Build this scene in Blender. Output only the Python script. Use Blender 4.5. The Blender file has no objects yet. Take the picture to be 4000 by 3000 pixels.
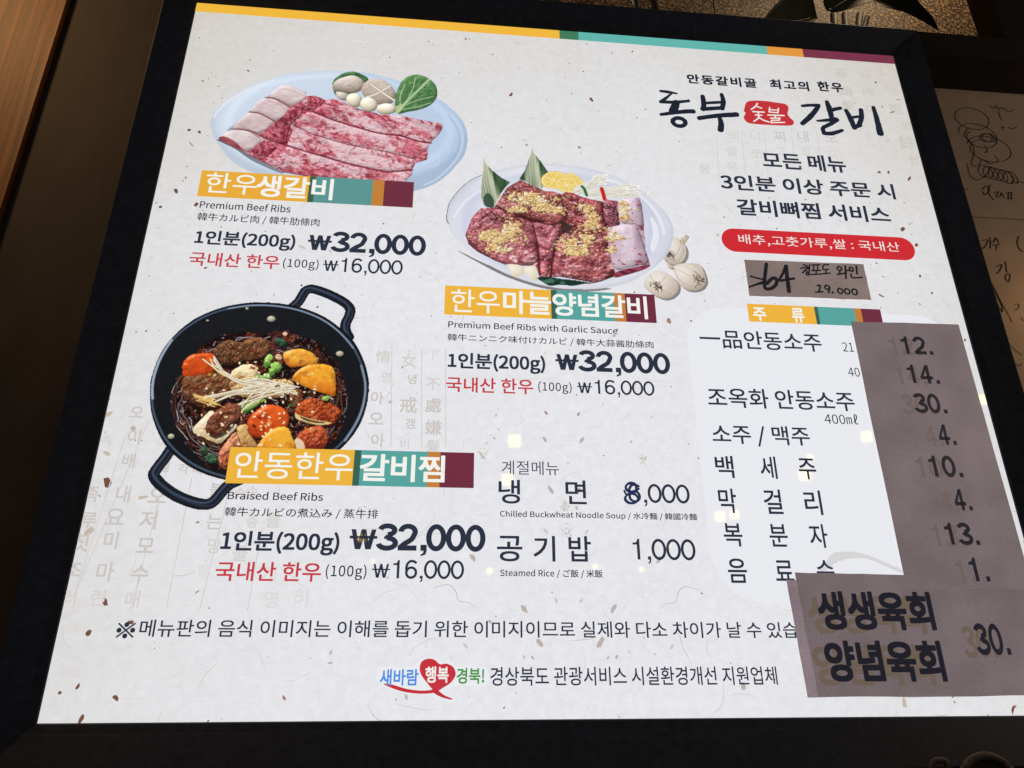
"""Back-lit restaurant menu board, seen from below and close up.
All places on the board are board coordinates in metres: u to the right and v down from the
top-left corner of the lit face; d is the depth into the wall (negative = towards the room)."""
import bpy, math, random
import numpy as np
from mathutils import Vector, Matrix
from mathutils.geometry import tessellate_polygon

S = bpy.context.scene
COL = S.collection
W, H = 1.119, 1.0            # lit face of the board
U0, ZT = 0.56, 2.35          # world x = u - U0, world z = ZT - v


def P(u, v, d=0.0):
    return Vector((u - U0, d, ZT - v))


# ------------------------------------------------------------------ camera
RB = [[0.995459, 0.004298, -0.095091], [0.03275, 0.922524, 0.384548], [0.089377, -0.385916, 0.918194]]
CB = [0.39733, 0.97213, -0.85359]
cam_d = bpy.data.cameras.new("camera")
cam = bpy.data.objects.new("camera", cam_d)
COL.objects.link(cam)
cam_d.sensor_width = 36.0
cam_d.lens = 2878.16 / 4000 * 36
cam_d.clip_start, cam_d.clip_end = 0.01, 100
ax = [Vector((r[0], r[2], -r[1])) for r in RB]      # image right, image down, forward
M = Matrix((ax[0], -ax[1], -ax[2])).transposed().to_4x4()
M.translation = P(CB[0], CB[1], CB[2])
cam.matrix_world = M
S.camera = cam

# ------------------------------------------------------------------ world, lamps, exposure
world = bpy.data.worlds.new("World")
S.world = world
world.use_nodes = True
bg = world.node_tree.nodes["Background"]
bg.inputs[0].default_value = (0.95, 0.97, 1.0, 1)
bg.inputs[1].default_value = 0.028
vs = S.view_settings
vs.view_transform, vs.look, vs.exposure, vs.gamma, vs.use_curve_mapping = "Standard", "None", 0, 1, False
S.cycles.max_bounces = 6
S.cycles.use_denoising = True


def area_lamp(name, loc, target, size, power, col=(1, 0.62, 0.25)):
    d = bpy.data.lights.new(name, "AREA")
    d.shape, d.size, d.energy, d.color = "SQUARE", size, power, col
    o = bpy.data.objects.new(name, d)
    COL.objects.link(o)
    o.location = loc
    o.rotation_euler = (target - loc).to_track_quat("-Z", "Y").to_euler()
    return o


# the dining room's small warm ceiling lamps (they mirror in the glossy face): place on the mirrored sight line
for (u, v), px, rad in [((0.4833, 0.6886), 42, 42), ((0.4745, 0.7376), 38, 42), ((0.7316, 0.7776), 30, 40), ((0.7501, 0.7748), 26, 40), ((0.9392, 0.6704), 32, 40),
                        ((1.1097, 0.6142), 32, 34), ((0.8472, 0.7234), 34, 40), ((0.8574, 0.7007), 20, 26), ((0.4540, 0.8447), 18, 38), ((0.5765, 0.8385), 20, 14),
                        ((0.6304, 0.8411), 17, 16), ((0.6667, 0.8134), 12, 7), ((0.4933, 0.9191), 14, 3), ((0.5261, 0.5567), 40, 2.5), ((0.3078, 0.8092), 30, 9),
                        ((0.3220, 0.8355), 22, 7), ((0.6961, 0.7974), 14, 4)]:
    du, dv, dd = u - CB[0], v - CB[1], -CB[2]
    k = min(5.5, max(1.5, (-0.35 - v) / dv)) if dv < -0.01 else 5.5
    loc = P(u + k * du, v + k * dv, -k * dd)
    dist = math.sqrt(du * du + dv * dv + dd * dd) * (1 + k)
    s = px / 2878 * dist
    lamp = area_lamp("ceiling_lamp", loc, P(u, v, 0), s, 0.62 * rad * math.pi * s * s, (1, 0.68, 0.06))
    if px <= 24:
        lamp.data.shape = "DISK"
# warm lamp to the right of the board, and one over the left corner
area_lamp("wall_lamp", P(2.15, 0.25, -0.45), P(1.35, 0.4, 0.06), 0.15, 2.1, (1, 0.70, 0.46))
area_lamp("glow_lamp", P(1.40, 0.44, -0.02), P(1.34, 0.47, 0.07), 0.05, 0.10, (1, 0.55, 0.2))
area_lamp("corner_lamp", P(-0.75, -0.55, -0.45), P(-0.35, 0.0, 0.05), 0.15, 4.2, (1, 0.58, 0.24))
area_lamp("top_lamp", P(1.45, -0.85, 0.08), P(1.15, -0.1, 0.3), 0.15, 3.4, (1, 0.74, 0.46))


# ------------------------------------------------------------------ materials
def lin(c):
    return tuple((x / 255 / 12.92) if x / 255 <= 0.04045 else ((x / 255 + 0.055) / 1.055) ** 2.4 for x in c[:3]) + (1.0,)


MATS = {}


def princ(name):
    m = bpy.data.materials.new(name)
    m.use_nodes = True
    return m, m.node_tree, m.node_tree.nodes["Principled BSDF"]


def ink(rgb, name="print_ink", rough=0.03):
    """A printed colour of the back-lit film: gives off light in that colour under a glossy clear face."""
    key = ("ink", rgb, rough)
    if key in MATS:
        return MATS[key]
    m, nt, b = princ(name)
    b.inputs["Base Color"].default_value = (0.01, 0.01, 0.01, 1)
    b.inputs["Roughness"].default_value = rough
    b.inputs["Emission Color"].default_value = lin(rgb)
    b.inputs["Emission Strength"].default_value = 1.0
    m.cycles.emission_sampling = "NONE"
    MATS[key] = m
    return m


def plain(name, rgb, rough=0.5, spec=0.5, noise=0.0, scale=40, bump=0.0, stretch=None):
    m, nt, b = princ(name)
    b.inputs["Roughness"].default_value = rough
    b.inputs["Specular IOR Level"].default_value = spec
    c = lin(rgb)
    b.inputs["Base Color"].default_value = c
    if noise or bump:
        tc = nt.nodes.new("ShaderNodeTexCoord")
        mp = nt.nodes.new("ShaderNodeMapping")
        if stretch:
            mp.inputs["Scale"].default_value = stretch
        nt.links.new(tc.outputs["Object"], mp.inputs["Vector"])
        n = nt.nodes.new("ShaderNodeTexNoise")
        n.inputs["Scale"].default_value = scale
        n.inputs["Detail"].default_value = 6
        nt.links.new(mp.outputs[0], n.inputs["Vector"])
        if noise:
            r = nt.nodes.new("ShaderNodeValToRGB")
            r.color_ramp.elements[0].position = 0.3
            r.color_ramp.elements[1].position = 0.7
            r.color_ramp.elements[0].color = tuple(x * (1 - noise) for x in c[:3]) + (1,)
            r.color_ramp.elements[1].color = tuple(min(1, x * (1 + noise)) for x in c[:3]) + (1,)
            nt.links.new(n.outputs["Fac"], r.inputs[0])
            nt.links.new(r.outputs[0], b.inputs["Base Color"])
        if bump:
            bp = nt.nodes.new("ShaderNodeBump")
            bp.inputs["Strength"].default_value = bump
            bp.inputs["Distance"].default_value = 0.002
            nt.links.new(n.outputs["Fac"], bp.inputs["Height"])
            nt.links.new(bp.outputs[0], b.inputs["Normal"])
    return m


def hanji_material():
    """Mulberry-paper print: cool white in the middle, warmer towards the rim, cloudy, with fine fibres."""
    m, nt, b = princ("hanji_paper_print")
    N, L = nt.nodes, nt.links
    b.inputs["Base Color"].default_value = (0.02, 0.02, 0.02, 1)
    b.inputs["Roughness"].default_value = 0.03
    tc = N.new("ShaderNodeTexCoord")

    def noise(scale, detail, stretch=None, rot=0.0, dist=0.0):
        src = tc.outputs["Object"]
        if stretch:
            mp = N.new("ShaderNodeMapping")
            mp.inputs["Scale"].default_value = stretch
            mp.inputs["Rotation"].default_value = (0, rot, 0)
            L.new(src, mp.inputs["Vector"])
            src = mp.outputs[0]
        n = N.new("ShaderNodeTexNoise")
        n.inputs["Scale"].default_value = scale
        n.inputs["Detail"].default_value = detail
        n.inputs["Distortion"].default_value = dist
        L.new(src, n.inputs["Vector"])
        return n.outputs["Fac"]

    def ramp(fac, stops):
        r = N.new("ShaderNodeValToRGB")
        els = r.color_ramp.elements
        while len(els) < len(stops):
            els.new(0.5)
        for e, (p, c) in zip(els, stops):
            e.position, e.color = p, lin(c)
        L.new(fac, r.inputs[0])
        return r.outputs[0]

    def mix(a, bb, fac, mode="MIX"):
        x = N.new("ShaderNodeMix")
        x.data_type, x.blend_type = "RGBA", mode
        if isinstance(fac, float):
            x.inputs[0].default_value = fac
        else:
            L.new(fac, x.inputs[0])
        L.new(a, x.inputs[6])
        L.new(bb, x.inputs[7])
        return x.outputs[2]

    sep = N.new("ShaderNodeSeparateXYZ")
    L.new(tc.outputs["Object"], sep.inputs[0])

    def math_(op, a, c):
        q = N.new("ShaderNodeMath")
        q.operation = op
        for i, x in enumerate((a, c)):
            if isinstance(x, (int, float)):
                q.inputs[i].default_value = x
            else:
                L.new(x, q.inputs[i])
        return q.outputs[0]
    # the emission colour turns creamier towards the top and the sides of the sheet
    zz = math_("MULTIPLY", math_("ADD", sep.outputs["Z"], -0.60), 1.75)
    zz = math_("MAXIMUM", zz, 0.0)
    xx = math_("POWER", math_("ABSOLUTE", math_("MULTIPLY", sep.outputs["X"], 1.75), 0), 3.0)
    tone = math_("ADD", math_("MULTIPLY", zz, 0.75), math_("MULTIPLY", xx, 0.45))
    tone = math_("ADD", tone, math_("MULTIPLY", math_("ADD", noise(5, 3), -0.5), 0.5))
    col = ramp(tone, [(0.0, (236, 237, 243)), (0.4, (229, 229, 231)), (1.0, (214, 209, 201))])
    cloud = ramp(noise(90, 8, dist=0.4), [(0.32, (248, 247, 246)), (0.68, (255, 255, 255))])
    col = mix(col, cloud, 1.0, "MULTIPLY")
    fine = ramp(noise(700, 3), [(0.3, (248, 247, 245)), (0.65, (255, 255, 255))])
    col = mix(col, fine, 1.0, "MULTIPLY")
    for st, rot in (((1, 1, 9), 0.5), ((1, 1, 9), -0.7), ((1, 1, 8), 1.5)):
        f = ramp(noise(40, 5, st, rot, 0.6), [(0.60, (255, 255, 255)), (0.74, (240, 236, 230))])
        col = mix(col, f, 0.3, "MULTIPLY")
    L.new(col, b.inputs["Emission Color"])
    b.inputs["Emission Strength"].default_value = 1.0
    return m


def photo_material():
    m, nt, b = princ("printed_photo")
    a = nt.nodes.new("ShaderNodeAttribute")
    a.attribute_name = "print"
    b.inputs["Base Color"].default_value = (0.01, 0.01, 0.01, 1)
    b.inputs["Roughness"].default_value = 0.03
    nt.links.new(a.outputs["Color"], b.inputs["Emission Color"])
    b.inputs["Emission Strength"].default_value = 1.0
    m.cycles.emission_sampling = "NONE"
    return m


# ------------------------------------------------------------------ objects
def empty(name, loc, label, cat, group=None):
    o = bpy.data.objects.new(name, None)
    o.empty_display_size = 0.05
    COL.objects.link(o)
    o.location = loc
    o["label"], o["category"] = label, cat
    if group:
        o["group"] = group
    return o


def build(name, verts, faces, mats, parent=None, mat_idx=None, smooth=False):
    """One mesh object. verts are world positions; a parented one is stored about the top-level thing's base."""
    V = np.asarray([tuple(v) for v in verts], dtype=np.float64).reshape(-1, 3)
    root = parent
    while root is not None and root.parent is not None:
        root = root.parent
    if root is not None:
        org = np.array(root.location)
    else:
        lo, hi = V.min(0), V.max(0)
        org = np.array([(lo[0] + hi[0]) / 2, (lo[1] + hi[1]) / 2, lo[2]])
    me = bpy.data.meshes.new(name)
    me.from_pydata((V - org).tolist(), [], [tuple(f) for f in faces])
    for m in (mats if isinstance(mats, (list, tuple)) else [mats]):
        me.materials.append(m)
    if mat_idx is not None:
        me.polygons.foreach_set("material_index", np.asarray(mat_idx, dtype=np.int32))
    if smooth:
        me.polygons.foreach_set("use_smooth", np.ones(len(me.polygons), dtype=bool))
    me.update()
    o = bpy.data.objects.new(name, me)
    COL.objects.link(o)
    if parent is None:
        o.location = org
    else:
        o.parent = parent
    return o


def tag(o, label, cat, group=None):
    o["label"], o["category"] = label, cat
    if group:
        o["group"] = group
    return o


def struct(o):
    o["kind"] = "structure"
    return o


def box(lo, hi):
    (a, b, c), (x, y, z) = lo, hi
    v = [(a, b, c), (x, b, c), (x, y, c), (a, y, c), (a, b, z), (x, b, z), (x, y, z), (a, y, z)]
    f = [(0, 3, 2, 1), (4, 5, 6, 7), (0, 1, 5, 4), (1, 2, 6, 5), (2, 3, 7, 6), (3, 0, 4, 7)]
    return v, f


def ubox(u0, u1, v0, v1, d0, d1):
    a, b = P(u0, v1, min(d0, d1)), P(u1, v0, max(d0, d1))
    return box(a, b)


def merge(*parts):
    V, F = [], []
    for v, f in parts:
        n = len(V)
        V += list(v)
        F += [tuple(i + n for i in q) for q in f]
    return V, F


# --- flat shapes in board coordinates --------------------------------------------------------
def smooth_curve(pts, closed=True, n=6):
    p = np.asarray(pts, float)
    N = len(p)
    out = []
    for i in range(N if closed else N - 1):
        if closed:
            a, b, c, e = p[(i - 1) % N], p[i], p[(i + 1) % N], p[(i + 2) % N]
        else:
            a, b, c, e = p[max(i - 1, 0)], p[i], p[i + 1], p[min(i + 2, N - 1)]
        for t in np.linspace(0, 1, n, endpoint=False):
            out.append(0.5 * (2 * b + (c - a) * t + (2 * a - 5 * b + 4 * c - e) * t * t + (3 * b - a - 3 * c + e) * t ** 3))
    if not closed:
        out.append(p[-1])
    return np.array(out)


def tess(loops):
    """loops: outer and holes, 2D -> verts, tris"""
    tri = tessellate_polygon([[Vector((x, y, 0)) for x, y in lp] for lp in loops])
    v = [(x, y) for lp in loops for x, y in lp]
    return v, [tuple(t) for t in tri]


def ribbon(pts, wid, rough=0.0, seed=0, n=8, cap=True):
    """A brush stroke: smoothed path with a width per point."""
    rng = np.random.RandomState(seed)
    p = smooth_curve(pts, False, n) if len(pts) > 2 else np.array([np.asarray(pts[0]) + (np.asarray(pts[-1]) - np.asarray(pts[0])) * t for t in np.linspace(0, 1, n)])
    w = np.interp(np.linspace(0, 1, len(p)), np.linspace(0, 1, len(wid)), wid) if hasattr(wid, "__len__") else np.full(len(p), wid)
    t = np.gradient(p, axis=0)
    t /= np.maximum(np.linalg.norm(t, axis=1, keepdims=True), 1e-9)
    nn = np.stack([-t[:, 1], t[:, 0]], 1)
    j1 = 1 + rough * (rng.rand(len(p)) - 0.5)
    j2 = 1 + rough * (rng.rand(len(p)) - 0.5)
    a = p + nn * (w * 0.5 * j1)[:, None]
    b = p - nn * (w * 0.5 * j2)[:, None]
    V = [tuple(q) for q in a] + [tuple(q) for q in b]
    m = len(p)
    F = [(i, i + 1, m + i + 1, m + i) for i in range(m - 1)]
    if cap:
        for c, dr, ww in ((p[0], -t[0], w[0]), (p[-1], t[-1], w[-1])):
            side = np.array([-dr[1], dr[0]])
            k0 = len(V)
            V.append(tuple(c))
            for ang in np.linspace(-math.pi / 2, math.pi / 2, 7):
                r = ww * 0.5 * (1 + rough * 0.5 * (rng.rand() - 0.5))
                V.append(tuple(c + (dr * math.cos(ang) * 0.8 + side * math.sin(ang)) * r))
            F += [(k0, k0 + i, k0 + i + 1) for i in range(1, 7)]
    return V, F


def ring(c, rx, ry, w, n=40, rough=0.0, seed=1, a0=0.0, a1=2 * math.pi):
    rng = np.random.RandomState(seed)
    A = np.linspace(a0, a1, n)
    V, F = [], []
    for a in A:
        k = 1 + rough * (rng.rand() - 0.5)
        for s in (0.5, -0.5):
            V.append((c[0] + (rx + s * w * k) * math.cos(a), c[1] + (ry + s * w * k) * math.sin(a)))
    F = [(2 * i, 2 * i + 1, 2 * i + 3, 2 * i + 2) for i in range(n - 1)]
    return V, F


def flat(name, shapes, mats, parent, d, per=None):
    """Flat shapes at depth d; shapes = list of (verts2d, faces)."""
    V, F = merge(*shapes)
    return build(name, [P(x, y, d) for x, y in V], F, mats, parent, per)


# --- lettering -------------------------------------------------------------------------------
GLYPHS = {
    '0': (0.555, [[[278,-13],[372,11],[444,82],[490,201],[506,369],[490,535],[444,653],[372,723],[278,746],[183,723],[111,653],[66,535],[50,369],[66,201],[112,82],[183,11]],[[278,61],[221,79],[177,134],[148,230],[138,369],[148,507],[177,602],[221,656],[278,674],[335,656],[379,602],[408,507],[418,369],[408,230],[379,134],[335,79]]]),
    '1': (0.555, [[[88,0],[490,0],[490,76],[343,76],[343,733],[273,733],[242,717],[206,703],[167,691],[121,681],[121,623],[252,623],[252,76],[88,76]]]),
    '2': (0.555, [[[44,0],[505,0],[505,79],[302,79],[273,78],[242,77],[212,74],[182,72],[300,192],[390,308],[449,420],[470,531],[455,619],[412,687],[345,731],[256,746],[191,738],[135,717],[86,683],[40,639],[93,587],[126,621],[162,648],[202,666],[245,672],[304,661],[347,631],[372,585],[380,527],[360,428],[298,319],[194,195],[44,54]]]),
    '3': (0.555, [[[263,-13],[355,1],[430,42],[481,108],[499,196],[487,265],[454,319],[404,358],[344,382],[344,387],[397,413],[438,452],[465,502],[474,563],[458,641],[413,698],[346,734],[260,746],[200,739],[147,721],[99,694],[56,659],[105,601],[138,630],[175,652],[214,667],[257,672],[309,664],[348,640],[372,604],[381,556],[371,501],[337,456],[274,427],[178,416],[178,346],[285,336],[356,306],[394,260],[406,199],[395,142],[364,100],[317,72],[257,63],[200,70],[151,88],[111,115],[76,147],[29,88],[70,50],[121,18],[185,-5]]]),
    '4': (0.555, [[[340,0],[426,0],[426,202],[524,202],[524,275],[426,275],[426,733],[325,733],[20,262],[20,202],[340,202]],[[340,275],[115,275],[282,525],[298,552],[313,579],[327,606],[341,633],[345,633],[343,602],[342,566],[340,531],[340,500]]]),
    '5': (0.555, [[[262,-13],[351,4],[428,52],[482,131],[502,238],[484,343],[437,416],[367,458],[281,472],[250,470],[222,464],[196,455],[171,443],[190,655],[466,655],[466,733],[110,733],[86,391],[135,360],[165,379],[193,392],[223,400],[257,403],[320,392],[367,359],[398,306],[409,236],[397,164],[364,109],[314,75],[253,63],[195,70],[147,88],[106,114],[73,144],[27,84],[69,48],[120,17],[184,-5]]]),
    '6': (0.555, [[[301,-13],[382,4],[449,53],[495,128],[512,225],[498,326],[457,398],[392,441],[308,455],[264,449],[221,432],[179,404],[142,367],[159,510],[200,604],[259,655],[331,671],[364,667],[395,656],[423,638],[447,615],[499,671],[466,701],[426,725],[380,740],[327,746],[225,724],[138,656],[78,533],[56,350],[75,191],[126,78],[204,10]],[[144,294],[181,337],[220,366],[257,382],[293,387],[351,376],[392,343],[417,292],[425,225],[415,157],[389,104],[350,71],[301,59],[239,74],[192,119],[160,193]]]),
    '7': (0.555, [[[198,0],[293,0],[307,196],[341,364],[404,520],[508,678],[508,733],[49,733],[49,655],[405,655],[314,507],[252,357],[216,192]]]),
    '8': (0.555, [[[280,-13],[374,2],[446,42],[492,102],[509,176],[499,244],[471,296],[432,337],[386,369],[386,374],[419,405],[451,446],[474,496],[483,551],[469,629],[429,690],[366,730],[282,744],[202,731],[139,693],[96,634],[81,558],[89,504],[111,459],[142,420],[180,389],[180,385],[131,352],[88,307],[58,250],[46,182],[63,104],[112,42],[186,2]],[[330,398],[267,425],[214,458],[178,501],[164,558],[173,606],[197,644],[234,668],[281,676],[333,666],[372,638],[397,597],[405,546],[400,506],[386,468],[362,432]],[[281,55],[220,65],[171,93],[139,136],[127,190],[134,240],[155,285],[187,324],[228,356],[302,325],[364,289],[406,243],[422,179],[412,129],[383,90],[339,64]]]),
    '9': (0.555, [[[235,-13],[334,9],[419,81],[479,208],[501,398],[482,551],[430,659],[352,724],[254,746],[173,729],[106,681],[61,606],[44,508],[58,408],[99,336],[163,293],[246,278],[292,284],[337,302],[378,330],[415,367],[397,224],[356,130],[299,79],[232,63],[197,67],[164,78],[134,95],[108,119],[58,62],[92,32],[132,8],[179,-7]],[[414,444],[376,399],[338,369],[299,351],[261,346],[204,358],[163,390],[138,441],[130,508],[140,577],[166,629],[206,663],[255,675],[318,660],[366,616],[398,544]]]),
    ',': (0.278, [[[75,-190],[136,-155],[182,-107],[211,-49],[221,19],[216,64],[201,98],[176,119],[144,126],[118,122],[96,109],[81,89],[75,62],[80,35],[95,15],[116,2],[142,-2],[153,-1],[146,-44],[126,-81],[95,-112],[53,-136]]]),
    '.': (0.278, [[[139,-13],[164,-8],[185,6],[200,28],[205,56],[200,85],[185,107],[164,121],[139,126],[113,121],[92,107],[78,85],[73,56],[78,28],[92,6],[113,-8]]]),
    ':': (0.278, [[[139,390],[164,395],[185,409],[200,431],[205,460],[200,488],[185,510],[164,525],[139,530],[113,525],[92,510],[78,488],[73,460],[78,431],[92,409],[113,395]],[[139,-13],[164,-8],[185,6],[200,28],[205,56],[200,85],[185,107],[164,121],[139,126],[113,121],[92,107],[78,85],[73,56],[78,28],[92,6],[113,-8]]]),
    '(': (0.338, [[[239,-196],[295,-171],[239,-60],[199,60],[176,184],[168,311],[176,437],[199,561],[239,680],[295,792],[239,818],[177,703],[131,582],[102,452],[92,311],[102,170],[131,39],[177,-82]]]),
    ')': (0.338, [[[99,-196],[161,-82],[207,39],[236,170],[246,311],[236,452],[207,582],[161,703],[99,818],[42,792],[98,680],[139,561],[163,437],[171,311],[163,184],[139,60],[98,-60],[42,-171]]]),
    '/': (0.392, [[[11,-179],[78,-179],[377,794],[311,794]]]),
    'g': (0.564, [[[275,-250],[389,-235],[475,-194],[531,-134],[550,-62],[538,-4],[502,36],[443,59],[361,67],[254,67],[208,71],[179,84],[164,102],[159,126],[162,146],[169,163],[180,178],[194,191],[213,183],[233,177],[254,173],[274,172],[352,185],[415,223],[458,283],[473,361],[470,395],[461,425],[447,452],[429,473],[540,473],[540,543],[351,543],[335,549],[317,553],[296,556],[274,557],[196,543],[132,505],[87,444],[71,363],[77,317],[93,276],[116,242],[142,217],[142,213],[120,195],[101,172],[87,144],[82,112],[86,82],[96,58],[112,38],[131,23],[131,18],[97,-8],[72,-37],[56,-70],[51,-105],[67,-167],[114,-212],[184,-240]],[[274,234],[230,243],[193,269],[168,310],[159,363],[168,417],[193,456],[229,481],[274,490],[320,481],[356,456],[381,417],[390,363],[381,310],[356,269],[319,243]],[[288,-187],[222,-180],[172,-161],[142,-131],[131,-92],[134,-68],[144,-45],[161,-22],[186,0],[204,-4],[223,-6],[240,-8],[256,-8],[350,-8],[398,-12],[432,-23],[453,-45],[460,-77],[448,-118],[413,-153],[359,-178]]]),
    '₩': (0.555, [[[-17,339],[62,339],[108,0],[202,0],[247,339],[309,339],[355,0],[453,0],[496,339],[569,339],[569,386],[502,386],[544,713],[465,713],[434,386],[361,386],[321,668],[240,668],[201,386],[130,386],[98,713],[12,713],[56,385],[-17,381]],[[253,386],[257,416],[275,599],[280,599],[298,417],[302,386]],[[429,339],[418,221],[404,70],[400,70],[384,221],[367,339]],[[194,339],[178,221],[163,70],[158,70],[146,221],[134,339]]]),
    '!': (0.323, [[[130,221],[193,221],[205,645],[207,749],[115,749],[117,645]],[[161,-13],[187,-8],[208,6],[222,28],[227,56],[222,85],[208,107],[187,121],[161,126],[135,121],[115,107],[100,85],[95,56],[100,28],[115,6],[135,-8]]]),
    'P': (0.633, [[[101,0],[193,0],[193,292],[314,292],[424,306],[509,347],[564,417],[584,518],[564,619],[508,685],[422,722],[310,733],[101,733]],[[193,367],[193,658],[298,658],[383,651],[443,628],[480,585],[492,518],[480,450],[445,403],[386,376],[302,367]]]),
    'B': (0.657, [[[101,0],[334,0],[447,13],[535,53],[592,121],[612,215],[601,282],[570,334],[523,370],[463,390],[463,395],[509,419],[542,455],[563,501],[570,554],[551,636],[499,692],[420,723],[318,733],[101,733]],[[193,422],[193,660],[306,660],[382,654],[436,633],[468,597],[479,542],[469,492],[438,454],[383,430],[302,422]],[[193,74],[193,350],[321,350],[407,342],[469,318],[508,277],[521,218],[507,154],[468,109],[405,83],[321,74]]]),
    'C': (0.638, [[[377,-13],[444,-6],[503,14],[556,47],[602,92],[551,151],[514,116],[475,90],[430,74],[381,68],[286,89],[214,149],[169,244],[153,369],[170,492],[217,586],[290,644],[384,665],[429,660],[468,646],[503,624],[534,596],[584,656],[547,690],[501,719],[446,739],[383,746],[254,720],[151,645],[83,525],[58,366],[82,206],[149,87],[250,13]]]),
    'N': (0.723, [[[101,0],[188,0],[188,385],[187,443],[184,501],[180,558],[177,614],[181,614],[260,463],[527,0],[622,0],[622,733],[534,733],[534,352],[535,294],[538,235],[542,176],[547,120],[542,120],[463,271],[195,733],[101,733]]]),
    'R': (0.635, [[[193,385],[193,658],[316,658],[392,651],[448,629],[482,589],[494,528],[482,465],[448,421],[392,394],[316,385]],[[503,0],[607,0],[421,321],[489,347],[541,390],[574,451],[586,528],[567,624],[514,687],[433,722],[330,733],[101,733],[101,0],[193,0],[193,311],[325,311]]]),
    'S': (0.596, [[[304,-13],[407,3],[486,47],[536,114],[553,195],[541,266],[509,320],[461,360],[402,391],[298,436],[255,455],[216,480],[187,513],[176,559],[186,603],[213,636],[257,658],[313,665],[361,660],[405,647],[444,625],[480,597],[528,656],[485,692],[434,721],[376,739],[313,746],[221,732],[148,691],[99,630],[82,552],[96,482],[131,429],[179,391],[231,364],[336,318],[385,295],[424,269],[450,235],[459,187],[449,138],[418,101],[370,77],[305,68],[249,74],[195,93],[146,122],[103,159],[48,95],[100,50],[161,16],[229,-5]]]),
    'G': (0.689, [[[389,-13],[459,-7],[521,11],[574,38],[615,72],[615,380],[374,380],[374,303],[530,303],[530,111],[504,93],[473,79],[436,71],[398,68],[293,89],[217,149],[169,244],[153,369],[170,492],[219,586],[296,644],[397,665],[447,660],[489,645],[525,623],[555,596],[605,656],[569,689],[522,718],[464,738],[394,746],[260,720],[153,645],[83,525],[58,366],[83,206],[151,87],[256,13]]]),
    'a': (0.563, [[[217,-13],[266,-7],[313,10],[356,35],[397,65],[400,65],[408,0],[483,0],[483,334],[472,426],[439,496],[380,541],[295,557],[231,550],[174,533],[124,511],[82,486],[117,423],[152,444],[191,463],[234,476],[280,481],[335,469],[369,439],[387,395],[392,344],[243,318],[139,277],[79,219],[59,141],[71,76],[104,27],[154,-3]],[[243,61],[205,66],[175,81],[154,107],[147,147],[160,195],[201,233],[277,263],[392,283],[392,132],[354,101],[317,79],[281,65]]]),
    'b': (0.618, [[[331,-13],[420,7],[495,64],[548,156],[567,280],[553,394],[511,481],[444,537],[351,557],[306,551],[261,535],[219,511],[180,481],[184,578],[184,796],[92,796],[92,0],[165,0],[173,56],[177,56],[214,27],[253,5],[292,-8]],[[316,64],[287,67],[254,76],[219,94],[184,120],[184,406],[222,438],[258,461],[294,475],[328,480],[394,466],[439,425],[464,361],[472,279],[460,189],[428,121],[378,79]]]),
    'c': (0.51, [[[306,-13],[354,-8],[400,5],[443,27],[482,55],[442,117],[415,96],[384,79],[350,67],[314,63],[246,78],[193,120],[158,186],[146,271],[159,356],[194,422],[249,465],[317,480],[347,477],[375,467],[401,452],[425,433],[471,493],[440,517],[404,538],[362,552],[313,557],[213,538],[130,482],[73,392],[52,271],[71,151],[125,62],[206,6]]]),
    'd': (0.62, [[[277,-13],[324,-7],[368,10],[408,34],[442,64],[445,64],[453,0],[528,0],[528,796],[436,796],[436,587],[441,494],[406,520],[370,540],[332,553],[288,557],[199,537],[124,480],[72,390],[53,271],[69,150],[114,61],[185,6]],[[297,64],[233,78],[186,119],[157,184],[147,272],[159,357],[193,422],[243,465],[304,480],[337,477],[370,467],[403,449],[436,423],[436,138],[402,105],[368,82],[333,69]]]),
    'e': (0.554, [[[312,-13],[364,-9],[411,3],[453,20],[490,42],[458,103],[427,85],[394,71],[360,63],[322,60],[251,73],[196,112],[158,171],[142,250],[508,250],[509,261],[511,274],[512,287],[512,302],[498,407],[456,488],[388,539],[295,557],[205,537],[127,480],[73,390],[52,271],[72,151],[128,62],[210,6]],[[141,315],[159,387],[194,440],[242,473],[297,484],[354,473],[396,441],[423,388],[432,315]]]),
    'f': (0.325, [[[33,469],[107,469],[107,0],[198,0],[198,469],[313,469],[313,543],[198,543],[198,629],[203,675],[217,709],[241,729],[275,736],[290,735],[305,732],[321,728],[336,721],[356,792],[336,799],[314,804],[290,808],[265,809],[195,797],[145,761],[116,704],[107,630],[107,543],[33,538]]]),
    'h': (0.607, [[[92,0],[184,0],[184,394],[222,430],[257,456],[293,472],[332,477],[378,469],[410,443],[429,398],[435,332],[435,0],[526,0],[526,344],[516,435],[486,502],[434,543],[360,557],[308,550],[261,530],[219,501],[180,466],[184,578],[184,796],[92,796]]]),
    'i': (0.275, [[[92,0],[184,0],[184,543],[92,543]],[[138,655],[163,659],[182,672],[195,691],[199,716],[195,740],[182,759],[163,771],[138,775],[113,771],[95,759],[82,740],[78,716],[82,691],[95,672],[113,659]]]),
    'k': (0.552, [[[92,0],[182,0],[182,143],[284,262],[443,0],[542,0],[337,324],[518,543],[416,543],[186,257],[182,257],[182,796],[92,796]]]),
    'l': (0.284, [[[188,-13],[205,-12],[219,-11],[231,-8],[241,-5],[228,65],[222,64],[217,63],[213,63],[209,63],[199,65],[191,72],[186,84],[184,102],[184,796],[92,796],[92,108],[97,57],[115,19],[144,-5]]]),
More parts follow.
